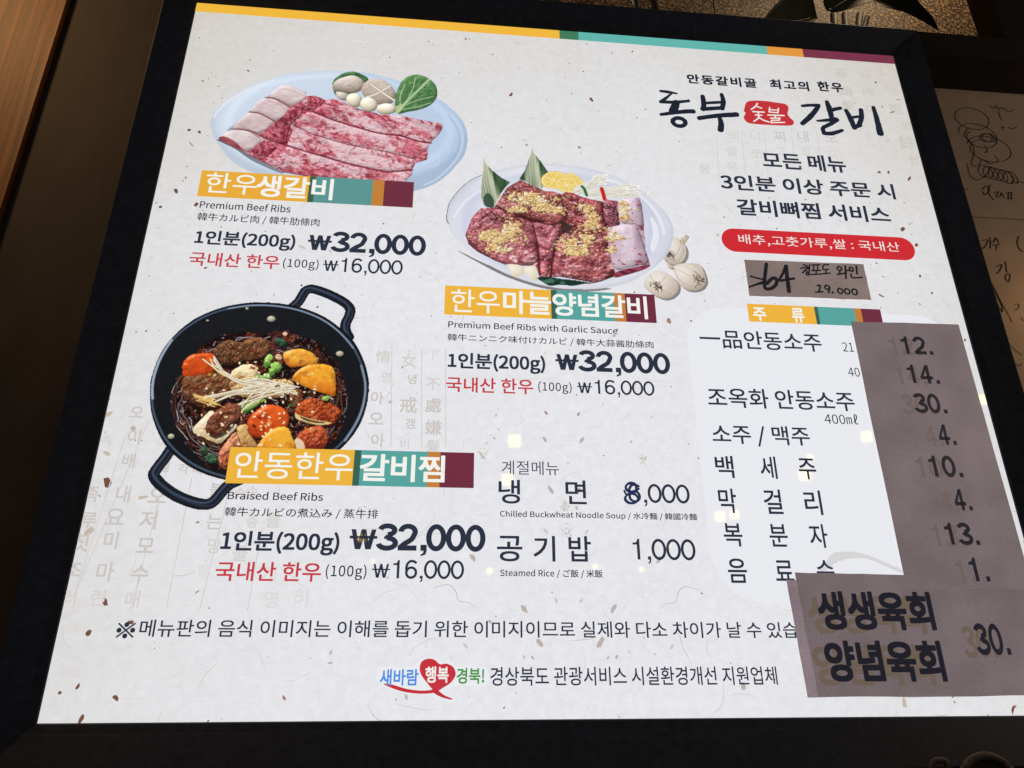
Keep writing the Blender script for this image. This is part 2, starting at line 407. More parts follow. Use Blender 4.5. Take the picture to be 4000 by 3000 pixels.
    'm': (0.926, [[[92,0],[184,0],[184,394],[220,431],[255,457],[288,472],[320,477],[365,469],[396,443],[415,398],[421,332],[421,0],[512,0],[512,394],[549,431],[584,457],[617,472],[649,477],[694,469],[725,443],[744,398],[750,332],[750,0],[841,0],[841,344],[831,435],[801,502],[749,543],[677,557],[629,549],[583,528],[540,495],[497,453],[476,496],[445,529],[403,550],[347,557],[300,550],[256,530],[216,500],[178,464],[176,464],[167,543],[92,543]]]),
    'n': (0.61, [[[92,0],[184,0],[184,394],[222,430],[257,456],[293,472],[332,477],[378,469],[410,443],[429,398],[435,332],[435,0],[526,0],[526,344],[516,435],[486,502],[434,543],[360,557],[308,550],[260,530],[218,500],[178,464],[176,464],[167,543],[92,543]]]),
    'o': (0.606, [[[303,-13],[398,6],[478,61],[533,151],[554,271],[533,392],[478,482],[398,538],[303,557],[208,538],[128,482],[73,392],[52,271],[73,151],[128,62],[208,6]],[[303,63],[239,78],[189,120],[157,186],[146,271],[157,356],[189,422],[239,465],[303,480],[367,465],[417,422],[450,356],[461,271],[450,186],[417,120],[367,78]]]),
    'p': (0.62, [[[92,-229],[184,-229],[184,-45],[181,50],[218,23],[256,3],[294,-9],[331,-13],[420,7],[495,64],[548,156],[567,280],[553,394],[511,481],[444,537],[351,557],[304,551],[259,534],[217,509],[178,480],[176,480],[167,543],[92,543]],[[316,64],[287,67],[255,76],[220,94],[184,120],[184,406],[222,438],[259,461],[294,475],[328,480],[394,466],[439,425],[464,361],[472,279],[460,189],[428,121],[378,79]]]),
    'r': (0.388, [[[92,0],[184,0],[184,349],[214,407],[249,446],[285,468],[320,475],[335,474],[348,473],[360,470],[373,466],[390,545],[377,551],[364,554],[349,556],[332,557],[288,549],[247,526],[210,491],[178,444],[176,444],[167,543],[92,543]]]),
    's': (0.468, [[[234,-13],[319,0],[381,34],[418,86],[431,148],[416,213],[378,258],[325,289],[266,313],[222,330],[185,349],[159,374],[149,407],[155,437],[174,463],[205,480],[250,486],[284,482],[316,472],[345,457],[373,438],[417,495],[383,519],[343,539],[298,552],[249,557],[170,545],[111,512],[74,463],[62,403],[76,343],[112,300],[163,269],[220,246],[265,228],[304,207],[333,179],[344,143],[337,110],[318,83],[284,65],[237,58],[191,63],[150,76],[112,96],[76,123],[32,62],[74,32],[123,8],[177,-7]]]),
    't': (0.377, [[[262,-13],[288,-11],[314,-7],[339,0],[363,7],[345,76],[331,70],[315,65],[299,62],[283,61],[243,68],[217,88],[203,121],[199,165],[199,469],[347,469],[347,543],[199,543],[199,696],[123,696],[113,543],[27,538],[27,469],[108,469],[108,168],[116,94],[142,37],[189,0]]]),
    'u': (0.607, [[[251,-13],[303,-6],[349,14],[391,45],[430,85],[433,85],[440,0],[516,0],[516,543],[425,543],[425,158],[388,117],[353,88],[317,71],[278,66],[232,74],[200,100],[182,145],[176,210],[176,543],[84,543],[84,199],[94,107],[124,41],[176,1]]]),
    'w': (0.802, [[[178,0],[284,0],[361,291],[371,330],[380,369],[389,408],[398,449],[403,449],[412,409],[421,369],[430,331],[440,293],[518,0],[629,0],[776,543],[688,543],[609,229],[600,190],[592,153],[584,115],[576,78],[571,78],[561,115],[552,153],[543,190],[533,229],[448,543],[359,543],[274,229],[264,190],[255,153],[246,115],[238,78],[233,78],[225,115],[217,153],[209,190],[201,229],[120,543],[27,543]]]),
    'W': (0.878, [[[181,0],[291,0],[400,442],[409,485],[419,526],[428,567],[437,609],[441,609],[450,567],[459,526],[468,485],[477,442],[588,0],[700,0],[851,733],[763,733],[684,334],[674,275],[664,215],[654,156],[644,96],[638,96],[625,156],[612,216],[599,275],[586,334],[484,733],[399,733],[298,334],[285,275],[271,215],[258,156],[246,96],[242,96],[231,156],[220,215],[209,275],[198,334],[121,733],[26,733]]]),
}


def helv(ch, w):
    """Grotesque numerals drawn from strokes of weight w (em units)."""
    h = w / 2
    if ch == "0":
        return 0.545, [ring((0.272, 0.36), 0.262 - h, 0.372 - h, w, 44)]
    if ch == "1":
        s = 0.36
        v, f = tess([[(s - w, 0), (s, 0), (s, 0.72), (s - w * 0.72, 0.72), (s - w * 0.9, 0.66), (s - w * 1.25, 0.60), (s - w - 0.15, 0.585), (s - w - 0.15, 0.585 - w * 0.68), (s - w, 0.585 - w * 0.68)]])
        return 0.556, [(v, f)]
    arc = lambda cx, cy, rx, ry, a0, a1, n=20: [(cx + rx * math.cos(math.radians(a)), cy + ry * math.sin(math.radians(a))) for a in np.linspace(a0, a1, n)]
    rb = lambda pts: ribbon(pts, w, n=2, cap=False)
    if ch == "2":
        p = arc(0.275, 0.505, 0.205 - h * .3, 0.227 - h, 178, -28, 18) + [(0.37, 0.30), (0.20, 0.185), (0.10, 0.09), (0.065, h * .8)]
        return 0.556, [rb(p), ([(0.03, 0), (0.51, 0), (0.51, w), (0.03, w)], [(0, 1, 2, 3)])]
    if ch == "3":
        return 0.556, [rb(arc(0.268, 0.545, 0.205 - h * .3, 0.188 - h, 170, -88)), rb(arc(0.268, 0.195, 0.238 - h * .3, 0.207 - h, 92, -172)),
                       ([(0.19, 0.375 - h * .1), (0.27, 0.375 + h), (0.27, 0.375 - h), (0.19, 0.375 - h)], [(0, 1, 2, 3)])]
    if ch == "6":
        p = arc(0.285, 0.545, 0.20, 0.19 - h, 20, 90, 8) + arc(0.285, 0.40, 0.243 - h, 0.335 - h, 100, 200, 14) + [(0.05 + h, 0.25)]
        return 0.556, [ring((0.283, 0.232), 0.236 - h, 0.246 - h, w, 40), rb(p)]
    if ch == "8":
        return 0.556, [ring((0.278, 0.20), 0.236 - h, 0.212 - h, w, 40), ring((0.278, 0.555), 0.208 - h, 0.178 - h, w, 40)]
    if ch == "4":
        return 0.556, [([(0.42 - w, 0), (0.42, 0), (0.42, 0.715), (0.42 - w, 0.715)], [(0, 1, 2, 3)]),
                       ([(0.02, 0.16), (0.53, 0.16), (0.53, 0.16 + w * .9), (0.02, 0.16 + w * .9)], [(0, 1, 2, 3)]),
                       ([(0.02, 0.16 + w * .8), (0.02 + w * .9, 0.16 + w * .8), (0.42 - w * .4, 0.66), (0.42 - w * .9, 0.715)], [(0, 1, 2, 3)])]
    if ch == ",":
        s = w * 1.15
        return 0.25, [tess([[(0.09, 0), (0.09, s), (0.09 + s, s), (0.09 + s, -0.02), (0.09 + s * .85, -0.10), (0.10, -0.15), (0.10, -0.10), (0.09 + s * .45, -0.06), (0.09 + s * .5, 0)]])]
    if ch == ".":
        s = w * 1.1
        return 0.278, [([(0.08, 0), (0.08 + s, 0), (0.08 + s, s), (0.08, s)], [(0, 1, 2, 3)])]
    if ch == "₩":
        q = w * 0.85
        z = lambda x0, x1: ([(x0 - q / 2, 0.56), (x0 + q / 2, 0.56), (x1 + q / 2, 0.02), (x1 - q / 2, 0.02)], [(0, 1, 2, 3)])
        bar = lambda y: ([(0.0, y - q * .32), (0.70, y - q * .32), (0.70, y + q * .32), (0.0, y + q * .32)], [(0, 1, 2, 3)])
        return 0.72, [z(0.09, 0.21), z(0.35, 0.23), z(0.35, 0.47), z(0.61, 0.49), bar(0.345)]
    return 0.28, []


_cache = {}


def font_glyph(ch):
    """Outline of a Hangul, kana or Han character of the built-in text font, as flat triangles."""
    if ch in _cache:
        return _cache[ch]
    cu = bpy.data.curves.new("glyph", "FONT")
    cu.body, cu.resolution_u = ch, 4
    ob = bpy.data.objects.new("glyph", cu)
    COL.objects.link(ob)
    dg = bpy.context.evaluated_depsgraph_get()
    ev = ob.evaluated_get(dg)
    me = ev.to_mesh()
    V = [(v.co.x, v.co.y) for v in me.vertices]
    F = [tuple(p.vertices) for p in me.polygons]
    ev.to_mesh_clear()
    bpy.data.objects.remove(ob)
    bpy.data.curves.remove(cu)
    adv = 0.92 if 0xAC00 <= ord(ch) <= 0xD7A3 else 1.0
    _cache[ch] = (adv, [(V, F)])
    return _cache[ch]


def glyph(ch, style, w):
    if ch == " ":
        return 0.23, []
    if style == "grotesque" and ch in "0123468,.₩":
        return helv(ch, w)
    if ch in GLYPHS:
        a, loops = GLYPHS[ch]
        key = ("t", ch)
        if key not in _cache:
            loops = [[(x / 1000, y / 1000) for x, y in lp] for lp in loops]
            # one outline with its holes; separate outlines are tessellated one by one
            area = lambda lp: sum(lp[i - 1][0] * lp[i][1] - lp[i][0] * lp[i - 1][1] for i in range(len(lp))) / 2
            big = max(loops, key=lambda q: abs(area(q)))
            sg = area(big) > 0
            outer = [q for q in loops if (area(q) > 0) == sg]
            holes = [q for q in loops if (area(q) > 0) != sg]
            res = []
            for o in outer:
                xs, ys = [q[0] for q in o], [q[1] for q in o]
                hs = [h for h in holes if min(xs) <= h[0][0] <= max(xs) and min(ys) <= h[0][1] <= max(ys)]
                res.append(tess([o] + hs))
            _cache[key] = (a, res)
        return _cache[key]
    return font_glyph(ch)


def lay(body, style="text", w=0.08, bold=0.0, track=0.0):
    x, shapes = 0.0, []
    for ch in body:
        adv, parts = glyph(ch, style, w)
        for V, F in parts:
            shapes.append(([(a + x, b) for a, b in V], F))
        x += adv + track
    if bold:
        base, shapes = shapes, []
        for k in range(9):
            a = k * math.pi / 4
            dx, dy = (0, 0) if k == 8 else (bold * round(math.cos(a)) * (0.92 if k % 2 else 1), bold * round(math.sin(a)) * (0.92 if k % 2 else 1))
            shapes += [([(x + dx, y + dy) for x, y in V], F) for V, F in base]
    return shapes


def text(name, body, tl, br, mat, parent, d, style="text", w=0.08, bold=0.0, track=0.0, label=None):
    """Lettering whose inked outline fills the box tl..br of the board."""
    V, F = merge(*lay(body, style, w, bold, track))
    A = np.array(V)
    lo, hi = A.min(0), A.max(0)
    su, sv = (br[0] - tl[0]) / (hi[0] - lo[0]), (br[1] - tl[1]) / (hi[1] - lo[1])
    o = build(name, [P(tl[0] + (x - lo[0]) * su, br[1] - (y - lo[1]) * sv, d) for x, y in V], F, mat, parent)
    if label:
        o["label"] = label
    return o


INK = ink((44, 50, 66))
INKD = ink((26, 32, 46))
WHITE = ink((238, 237, 232))
RED = ink((192, 58, 68))

# ------------------------------------------------------------------ the place: walls behind and beside the board
DW = 0.30      # pebble-dashed wall above, behind the plants
D2 = 0.07      # panelling the board hangs on


def stone_material():
    m, nt, b = princ("granite_slab")
    N, L = nt.nodes, nt.links
    tc = N.new("ShaderNodeTexCoord")
    n = N.new("ShaderNodeTexNoise")
    n.inputs["Scale"].default_value = 165
    n.inputs["Detail"].default_value = 4
    n.inputs["Roughness"].default_value = 0.75
    L.new(tc.outputs["Object"], n.inputs["Vector"])
    r = N.new("ShaderNodeValToRGB")
    e = r.color_ramp.elements
    e[0].position, e[0].color = 0.44, lin((40, 28, 20))
    e[1].position, e[1].color = 0.60, lin((206, 172, 122))
    x = e.new(0.52)
    x.color = lin((98, 72, 48))
    L.new(n.outputs["Fac"], r.inputs[0])
    L.new(r.outputs[0], b.inputs["Base Color"])
    bp = N.new("ShaderNodeBump")
    bp.inputs["Strength"].default_value = 0.6
    bp.inputs["Distance"].default_value = 0.003
    L.new(n.outputs["Fac"], bp.inputs["Height"])
    L.new(bp.outputs[0], b.inputs["Normal"])
    b.inputs["Roughness"].default_value = 0.6
    return m


stone = stone_material()
V, F = [], []
seam = [-1.2, (0.0858, -0.3738) [0], (0.9704, -0.4109) [0], 2.6]
parts = [ubox(a + 0.0012, b - 0.0012, -1.2, 0.3, DW, DW + 0.03) for a, b in zip(seam, seam[1:])]
parts.append(ubox(-1.2, 2.6, -1.2, 0.3, DW + 0.012, DW + 0.05))
V, F = merge(*parts)
struct(build("stone_wall", V, F, stone))

dark_panel = plain("dark_brown_panel", (70, 64, 66), 0.65, 0.3, 0.25, 30, 0.15, (1, 1, 0.25))
wood = plain("orange_wood", (150, 92, 44), 0.5, 0.4, 0.6, 22, 0.3, (6.0, 1, 0.16))
black = plain("black_satin_frame", (46, 53, 72), 0.5, 0.3, 0.28, 120, 0.06)
u_wood = (-0.2258, -0.0524) [0]
V, F = ubox(u_wood, -0.02, -0.4, 1.25, D2, D2 + 0.03)
struct(build("panelled_wall", V, F, dark_panel))
V, F = ubox(-0.9, u_wood - 0.001, -0.5, 1.35, 0.06, 0.12)
o = build("post_or_shade_slab", V, F, wood)
tag(o, "orange brown wooden post at the far left of the board", "post")
V, F = ubox(-0.9, 2.6, 1.052, 1.5, 0.05, 0.09)
struct(build("lower_wall", V, F, plain("dark_lower_wall", (46, 42, 42), 0.7, 0.3, 0.2, 60)))

# right of the board: panelling that the autograph sheets are pinned to
paper_m = plain("autograph_paper", (182, 168, 158), 0.7, 0.3, 0.08, 25)
V, F = ubox(1.10, 2.6, 0.0, 1.06, D2 + 0.004, D2 + 0.034)
struct(build("panelled_wall", V, F, plain("brown_side_panel", (84, 66, 54), 0.7, 0.3, 0.2, 20)))
rv = (1.2080, -0.0608) [1]
V, F = ubox(1.14, 2.6, rv, rv + 0.05, 0.0, 0.30)
o = build("wooden_rail", V, F, plain("dark_rail", (30, 26, 23), 0.6, 0.3, 0.2, 30))
tag(o, "dark brown horizontal rail running right from the board's top corner", "rail")
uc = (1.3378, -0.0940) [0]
V, F = ubox(uc, uc + 0.5, -1.1, rv - 0.001, 0.0, 0.05)  # near-black slab put in for the dark shade above the rail
o = build("post_or_shade_slab", V, F, plain("shade_black", (34, 28, 24), 0.6, 0.3))
tag(o, "near black upright slab standing in for shade at the top right corner of the picture", "post")

DP = D2 + 0.001
marker = plain("marker_ink", (34, 27, 24), 0.6, 0.3)
p_top = (1.2396, -0.0555) [1]
p_mid = (1.2721, 0.2616) [1]


def scribble(name, strokes, parent, d):
    sh = [ribbon(s, w, seed=i, n=5) for i, (s, w) in enumerate(strokes)]
    return flat(name, sh, marker, parent, d)


def scribble_each(name, strokes, parent, d):
    """syllables written apart from one another are parts of their own"""
    groups = []
    for p, w in strokes:
        a = np.array(p)
        lo, hi = a.min(0) - .003, a.max(0) + .003
        hit = [g for g in groups if (g[1] <= hi).all() and (g[2] >= lo).all()]
        new = [[(p, w)], lo, hi]
        for g in hit:
            new = [g[0] + new[0], np.minimum(g[1], new[1]), np.maximum(g[2], new[2])]
            groups = [x for x in groups if x is not g]
        groups.append(new)
    for g in groups:
        scribble(name, g[0], parent, d)


def spiral(c, rx, ry, n, du, dv, a0=0.0, k=14):
    return [(c[0] + du * t / k + rx * math.cos(a0 + 2 * math.pi * t / k), c[1] + dv * t / k + ry * math.sin(a0 + 2 * math.pi * t / k)) for t in range(int(n * k) + 1)]


c1 = (1.2943, 0.0541)
c2 = (1.2925, 0.0852)
c3 = (1.3080, 0.1164)
c4 = (1.3083, 0.0948)
c5 = (1.2835, 0.1668)
s = 0.00027
V, F = ubox(1.165, 1.75, p_top, p_mid, DP, DP + 0.0025)
a = build("autograph_sheet", V, F, paper_m)
tag(a, "upper brownish paper sheet with a looping black marker scribble, right of the board", "paper sheet", "autograph sheets on the wall")
mw = 0.0011
scribble("marker_scribble", [
    (spiral(c1, .031, .024, 1.0, 0, 0, 2.5), mw), (spiral(c2, .031, .023, 1.15, .012, .012, 3.0), mw), (spiral(c3, .038, .026, 1.2, 0.004, .006, 3.4), mw),
    (spiral(c4, .012, .009, 2.2, .004, 0, 0), mw), (spiral(c5, .010, .013, 6, .0085, .002, 1), mw),
    ([(1.2822, 0.0750), (1.2701, 0.0935), (1.2779, 0.1059), (1.2796, 0.1272), (1.2673, 0.1534), (1.2790, 0.1567), (1.2898, 0.1434), (1.3023, 0.1508), (1.3188, 0.1433), (1.3144, 0.1330)], mw),
    ([(1.2600, 0.1540), (1.2589, 0.1790), (1.2712, 0.1863), (1.2886, 0.1748), (1.2999, 0.1594)], mw), ([(1.3307, 0.1655), (1.3370, 0.1817), (1.3272, 0.1906), (1.3431, 0.1854), (1.3535, 0.1867)], mw),
    ([(1.3017, 0.1126), (1.3049, 0.1210), (1.2994, 0.1278), (1.3056, 0.1252)], mw), ([(1.3491, 0.0338), (1.3491, 0.0473), (1.3518, 0.0538)], mw)], a, DP - 0.0006)
scribble_each("marker_caption", [([(1.3447, 0.0700), (1.3492, 0.0674), (1.3454, 0.0743)], mw), ([(1.3581, 0.0689), (1.3651, 0.0705), (1.3759, 0.0652)], mw),
    ([(1.2729, 0.2066), (1.2824, 0.1978), (1.2856, 0.2057), (1.2756, 0.2165), (1.2725, 0.2106)], mw * 1.3), ([(1.2902, 0.1952), (1.2826, 0.2100), (1.2872, 0.2257)], mw * 1.3), ([(1.2936, 0.2112), (1.3007, 0.2087), (1.2943, 0.2193), (1.3018, 0.2175), (1.3056, 0.2104), (1.3081, 0.2203)], mw * 1.3),
    ([(1.3146, 0.2098), (1.3259, 0.2078)], mw * 1.3), ([(1.3130, 0.2220), (1.3228, 0.2214)], mw * 1.3), ([(1.3183, 0.2095), (1.3148, 0.2219)], mw * 1.3), ([(1.3237, 0.2092), (1.3199, 0.2228)], mw * 1.3),
    ([(1.2214, 0.1939), (1.2252, 0.1997), (1.2298, 0.1953), (1.2308, 0.2054), (1.2374, 0.2001), (1.2376, 0.2090), (1.2482, 0.2062)], mw), ([(1.2236, 0.2379), (1.2323, 0.2382)], mw),
    ([(1.3375, 0.0212), (1.3414, 0.0277), (1.3491, 0.0202), (1.3504, 0.0292), (1.3594, 0.0239), (1.3684, 0.0322), (1.3814, 0.0266)], mw)], a, DP - 0.0006)
V, F = ubox(1.165, 1.75, p_mid + 0.002, 1.02, DP - 0.001, DP + 0.002)
b_ = build("autograph_sheet", V, F, paper_m)
tag(b_, "lower brownish paper sheet with a tall zigzag signature, right of the board", "paper sheet", "autograph sheets on the wall")
scribble("marker_signature", [
    ([(1.2269, 0.3055), (1.2288, 0.3205), (1.2319, 0.3409), (1.2241, 0.3450), (1.2224, 0.3358), (1.2305, 0.3335), (1.2313, 0.3520), (1.2243, 0.3634), (1.2214, 0.3489)], mw * 1.4),
    ([(1.2313, 0.3520), (1.2332, 0.3738), (1.2336, 0.3846), (1.2271, 0.3777), (1.2342, 0.3701), (1.2387, 0.3844), (1.2324, 0.3954)], mw * 1.4),
    ([(1.2320, 0.3847), (1.2362, 0.4059), (1.2417, 0.4338), (1.2453, 0.4266), (1.2405, 0.4022), (1.2360, 0.3881), (1.2314, 0.3991), (1.2353, 0.4271), (1.2440, 0.4372), (1.2443, 0.4126), (1.2394, 0.3879)], mw * 1.2),
    ([(1.2334, 0.3918), (1.2317, 0.4343), (1.2343, 0.4719), (1.2430, 0.4985), (1.2543, 0.5096)], mw), ([(1.2387, 0.3844), (1.2443, 0.4126), (1.2507, 0.4369), (1.2541, 0.4540)], mw)], b_, DP - 0.0016)
scribble_each("marker_caption", [
    ([(1.2457, 0.3082), (1.2547, 0.3066), (1.2484, 0.3175), (1.2416, 0.3235)], mw * 1.4), ([(1.2602, 0.3017), (1.2548, 0.3228)], mw * 1.4), ([(1.2579, 0.3113), (1.2621, 0.3110)], mw * 1.4),
    ([(1.2638, 0.3109), (1.2700, 0.3011), (1.2722, 0.3116)], mw * 1.4), ([(1.2607, 0.3160), (1.2732, 0.3142)], mw * 1.4), ([(1.2670, 0.3157), (1.2645, 0.3249)], mw * 1.4),
    ([(1.2565, 0.3561), (1.2662, 0.3519), (1.2596, 0.3633), (1.2523, 0.3692)], mw * 1.4), ([(1.2736, 0.3460), (1.2706, 0.3664)], mw * 1.4), ([(1.2665, 0.3713), (1.2750, 0.3687), (1.2693, 0.3828), (1.2652, 0.3794), (1.2665, 0.3713)], mw * 1.4),
    ([(1.3102, 0.2968), (1.3042, 0.3105), (1.3054, 0.3217), (1.3096, 0.3253)], mw * 1.5),
    ([(1.2676, 0.4238), (1.2746, 0.4224), (1.2706, 0.4307), (1.2657, 0.4327)], mw), ([(1.2717, 0.4463), (1.2735, 0.4514)], mw),
    ([(1.2234, 0.5224), (1.2289, 0.5254), (1.2224, 0.5283)], mw), ([(1.2320, 0.5260), (1.2365, 0.5235), (1.2366, 0.5277), (1.2412, 0.5250), (1.2441, 0.5281), (1.2501, 0.5240)], mw)], b_, DP - 0.0016)

# ------------------------------------------------------------------ plants peeping over the top of the board
leaf_m = plain("dark_leaf", (52, 58, 40), 0.5, 0.5, 0.25, 40)
stem_m = plain("plant_stem", (58, 52, 40), 0.6, 0.3, 0.2, 40)
pot_m = plain("clay_pot", (70, 48, 38), 0.7, 0.3)


def tube(path, rad, n=10):
    path = [Vector(p) for p in path]
    V, F = [], []
    for i, p in enumerate(path):
        t = (path[min(i + 1, len(path) - 1)] - path[max(i - 1, 0)]).normalized()
        a = t.orthogonal().normalized()
        b = t.cross(a)
        r = rad[i] if hasattr(rad, "__len__") else rad
        for k in range(n):
            an = 2 * math.pi * k / n
            V.append(p + (a * math.cos(an) + b * math.sin(an)) * r)
    for i in range(len(path) - 1):
        for k in range(n):
            F.append((i * n + k, i * n + (k + 1) % n, (i + 1) * n + (k + 1) % n, (i + 1) * n + k))
    F += [tuple(range(n))[::-1], tuple((len(path) - 1) * n + k for k in range(n))]
    return V, F


def leaf_mesh(outline, base, tip, d, cup=0.02, thick=0.0012):
    """A leaf blade from its outline (board u, v), folded along its midrib and cupped, with thickness."""
    o = smooth_curve(outline, True, 6)
    b, t = np.array(base), np.array(tip)
    ax_ = (t - b) / np.linalg.norm(t - b)
    V, F = [], []
    n = len(o)
    c = np.array(o).mean(0)
    rings = [1.0, 0.75, 0.5, 0.25, 0.05]
    for side in (0, thick):
        for r in rings:
            for q in o:
                # shrink each outline point towards its foot on the midrib
                L = np.clip(np.dot(q - b, ax_), 0, np.linalg.norm(t - b))
                foot = b + ax_ * L
                w = q + (foot - q) * (1 - r)
                dist = abs(np.cross(ax_, q - foot)) * r
                V.append(P(w[0], w[1], d - dist * 0.45 + cup * (L / np.linalg.norm(t - b)) ** 2 + side))
    m = len(rings)
    for s_ in range(2):
        o0 = s_ * m * n
        for i in range(m - 1):
            for k in range(n):
                q = (o0 + i * n + k, o0 + i * n + (k + 1) % n, o0 + (i + 1) * n + (k + 1) % n, o0 + (i + 1) * n + k)
                F.append(q if s_ == 0 else q[::-1])
    for k in range(n):
        F.append((k, (k + 1) % n, m * n + (k + 1) % n, m * n + k))
    return V, F


def plant(label, stems, leaves, d, pot_u):
    r = empty("potted_plant", P(pot_u, 0.16, d), label, "plant", "plants behind the board's top edge")
    # pot
    prof = [(0.045, 0.16), (0.055, 0.10), (0.058, 0.06), (0.062, 0.06), (0.062, 0.05), (0.052, 0.05), (0.05, 0.06), (0.0, 0.065)]
    V, F, n = [], [], 20
    for rr, vv in prof:
        for k in range(n):
            a = 2 * math.pi * k / n
            V.append(P(pot_u + rr * math.cos(a), vv, d + rr * math.sin(a)))
    for i in range(len(prof) - 1):
        for k in range(n):
            F.append((i * n + k, i * n + (k + 1) % n, (i + 1) * n + (k + 1) % n, (i + 1) * n + k))
    build("pot", V, F, pot_m, r, smooth=True)
    for pts, rad in stems:
        V, F = tube([P(u, v, d + (0.01 if i else 0)) for i, (u, v) in enumerate(pts)], rad)
        build("stem", V, F, stem_m, r, smooth=True)
    for out, base, tip, dd in leaves:
        V, F = leaf_mesh(out, base, tip, d + dd)
        lf = build("leaf", V, F, leaf_m, r, smooth=True)
        mid = [P(*(np.array(base) + (np.array(tip) - np.array(base)) * t), d + dd - 0.0012 + 0.02 * t * t) for t in np.linspace(0, 0.97, 8)]
        V, F = tube(mid, 0.0011, 6)
        build("midrib", V, F, stem_m, lf)
    return r


plant("leafy plant with a broad drooping leaf and thick stems above the board's right end",
      [([(1.1595, -0.2004), (1.1656, -0.2669), (1.1715, -0.3218)], .0068), ([(1.1761, -0.2020), (1.1888, -0.2693), (1.1964, -0.3245)], .0064), ([(1.1984, -0.1999), (1.2142, -0.2719), (1.2305, -0.3282)], .0068),
       ([(1.2088, -0.2183), (1.2275, -0.2777), (1.2455, -0.3206)], .005), ([(1.1109, -0.2696), (1.1279, -0.2603), (1.1381, -0.2329), (1.1402, -0.2071)], .003)],
      [([(1.1128, -0.2707), (1.0986, -0.2772), (1.1024, -0.3000), (1.0924, -0.3215), (1.0566, -0.3108), (1.0220, -0.2823), (0.9938, -0.2485), (0.9773, -0.2251), (1.0079, -0.2317), (1.0547, -0.2339), (1.0862, -0.2428), (1.1038, -0.2578)], (1.1128, -0.2707), (0.9791, -0.2261), -0.02),
       ([(1.1530, -0.3448), (1.1356, -0.3245), (1.1429, -0.3070), (1.1578, -0.2941), (1.1817, -0.2931), (1.2252, -0.3031), (1.2626, -0.3153), (1.2615, -0.3615), (1.2120, -0.3795)], (1.2645, -0.3760), (1.1499, -0.3078), -0.03),
       ([(1.2673, -0.3790), (1.2575, -0.3311), (1.2962, -0.3297), (1.3334, -0.3369), (1.3667, -0.3266), (1.4056, -0.3099), (1.3899, -0.3337), (1.3592, -0.3561), (1.3172, -0.3941)], (1.2634, -0.3597), (1.4059, -0.3108), 0.0)],
      0.18, (1.1768, -0.2021) [0])
plant("leafy plant showing one broad leaf and four stems above the middle of the board",
      [([(0.5265, -0.1801), (0.5255, -0.2351), (0.5246, -0.2961)], .0068), ([(0.5452, -0.1820), (0.5455, -0.2372), (0.5465, -0.2986)], .0068), ([(0.5639, -0.1797), (0.5731, -0.2401), (0.5862, -0.3120)], .0068),
       ([(0.5764, -0.1810), (0.5859, -0.2415), (0.5992, -0.3134)], .005), ([(0.5234, -0.1798), (0.5130, -0.2510), (0.4989, -0.2844)], .003)],
      [([(0.4907, -0.2637), (0.4659, -0.2374), (0.4290, -0.2291), (0.3922, -0.2281), (0.3676, -0.2351), (0.3606, -0.2622), (0.4027, -0.3107), (0.4687, -0.3006)], (0.4907, -0.2681), (0.3646, -0.2335), -0.02)],
      0.18, (0.5483, -0.1823) [0])
plant("plant with only a pointed leaf tip in view, left of the right end plant",
      [([(0.8005, -0.1655), (0.8006, -0.2423), (0.7849, -0.3758)], .008)],
      [([(0.7221, -0.3117), (0.7364, -0.2822), (0.7535, -0.2718), (0.7466, -0.2878), (0.7494, -0.3283)], (0.7395, -0.3272), (0.7536, -0.2727), -0.02)],
      0.18, (0.8005, -0.1655) [0])
# ledge the pots stand on
V, F = ubox(0.0, 1.15, 0.16, 0.19, 0.085, DW)
o = build("ledge", V, F, dark_panel)
o["kind"] = "structure"

# ------------------------------------------------------------------ the menu board
board = empty("menu_board", P(W / 2, H + 0.045, 0.0), "large backlit menu board in a black frame with food photos, Korean dish names and prices", "menu board")

# frame: mitred profile swept round the lit face (o = distance outwards, d = depth)
prof = [(-0.004, 0.004), (0.0, -0.0015), (0.009, -0.005), (0.0095, -0.0053), (0.0375, -0.021), (0.0385, -0.0205), (0.0385, 0.065), (-0.004, 0.065)]
BOTW = 0.049
loops = []
for ox, d in prof:
    k = ox if ox <= 0.01 else ox
    lo = ox if ox <= 0.0095 else 0.0095 + (ox - 0.0095) * (BOTW - 0.0095) / (0.0385 - 0.0095)
    loops.append([P(-k, -k, d), P(W + k, -k, d), P(W + k, H + lo, d), P(-k, H + lo, d)])
V = [p for lp in loops for p in lp]
F = []
n = len(loops)
for i in range(n):
    j = (i + 1) % n
    for k in range(4):
        F.append((i * 4 + k, i * 4 + (k + 1) % 4, j * 4 + (k + 1) % 4, j * 4 + k))
fr = build("frame", V, F, black, board)

# lit face with its printed paper flecks and fibres (pattern of the film: same mesh)
rng = random.Random(7)
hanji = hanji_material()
fleck_cols = [ink((118, 80, 64)), ink((160, 130, 114)), ink((188, 177, 170)), ink((84, 70, 64)), ink((203, 198, 195)), ink((196, 185, 168))]
shapes = [([(-0.004, -0.004), (W + 0.004, -0.004), (W + 0.004, H + 0.004), (-0.004, H + 0.004)], [(0, 3, 2, 1)])]
Vf = [P(x, y, 0) for x, y in shapes[0][0]]
Ff = [shapes[0][1][0]]
If = [0]


def add_flat(V2, F2, mi, d):
    n0 = len(Vf)
    Vf.extend(P(min(max(x, -0.003), W + 0.003), min(max(y, -0.003), H + 0.003), d) for x, y in V2)
    for f in F2:
        Ff.append(tuple(i + n0 for i in f))
        If.append(mi + 1)


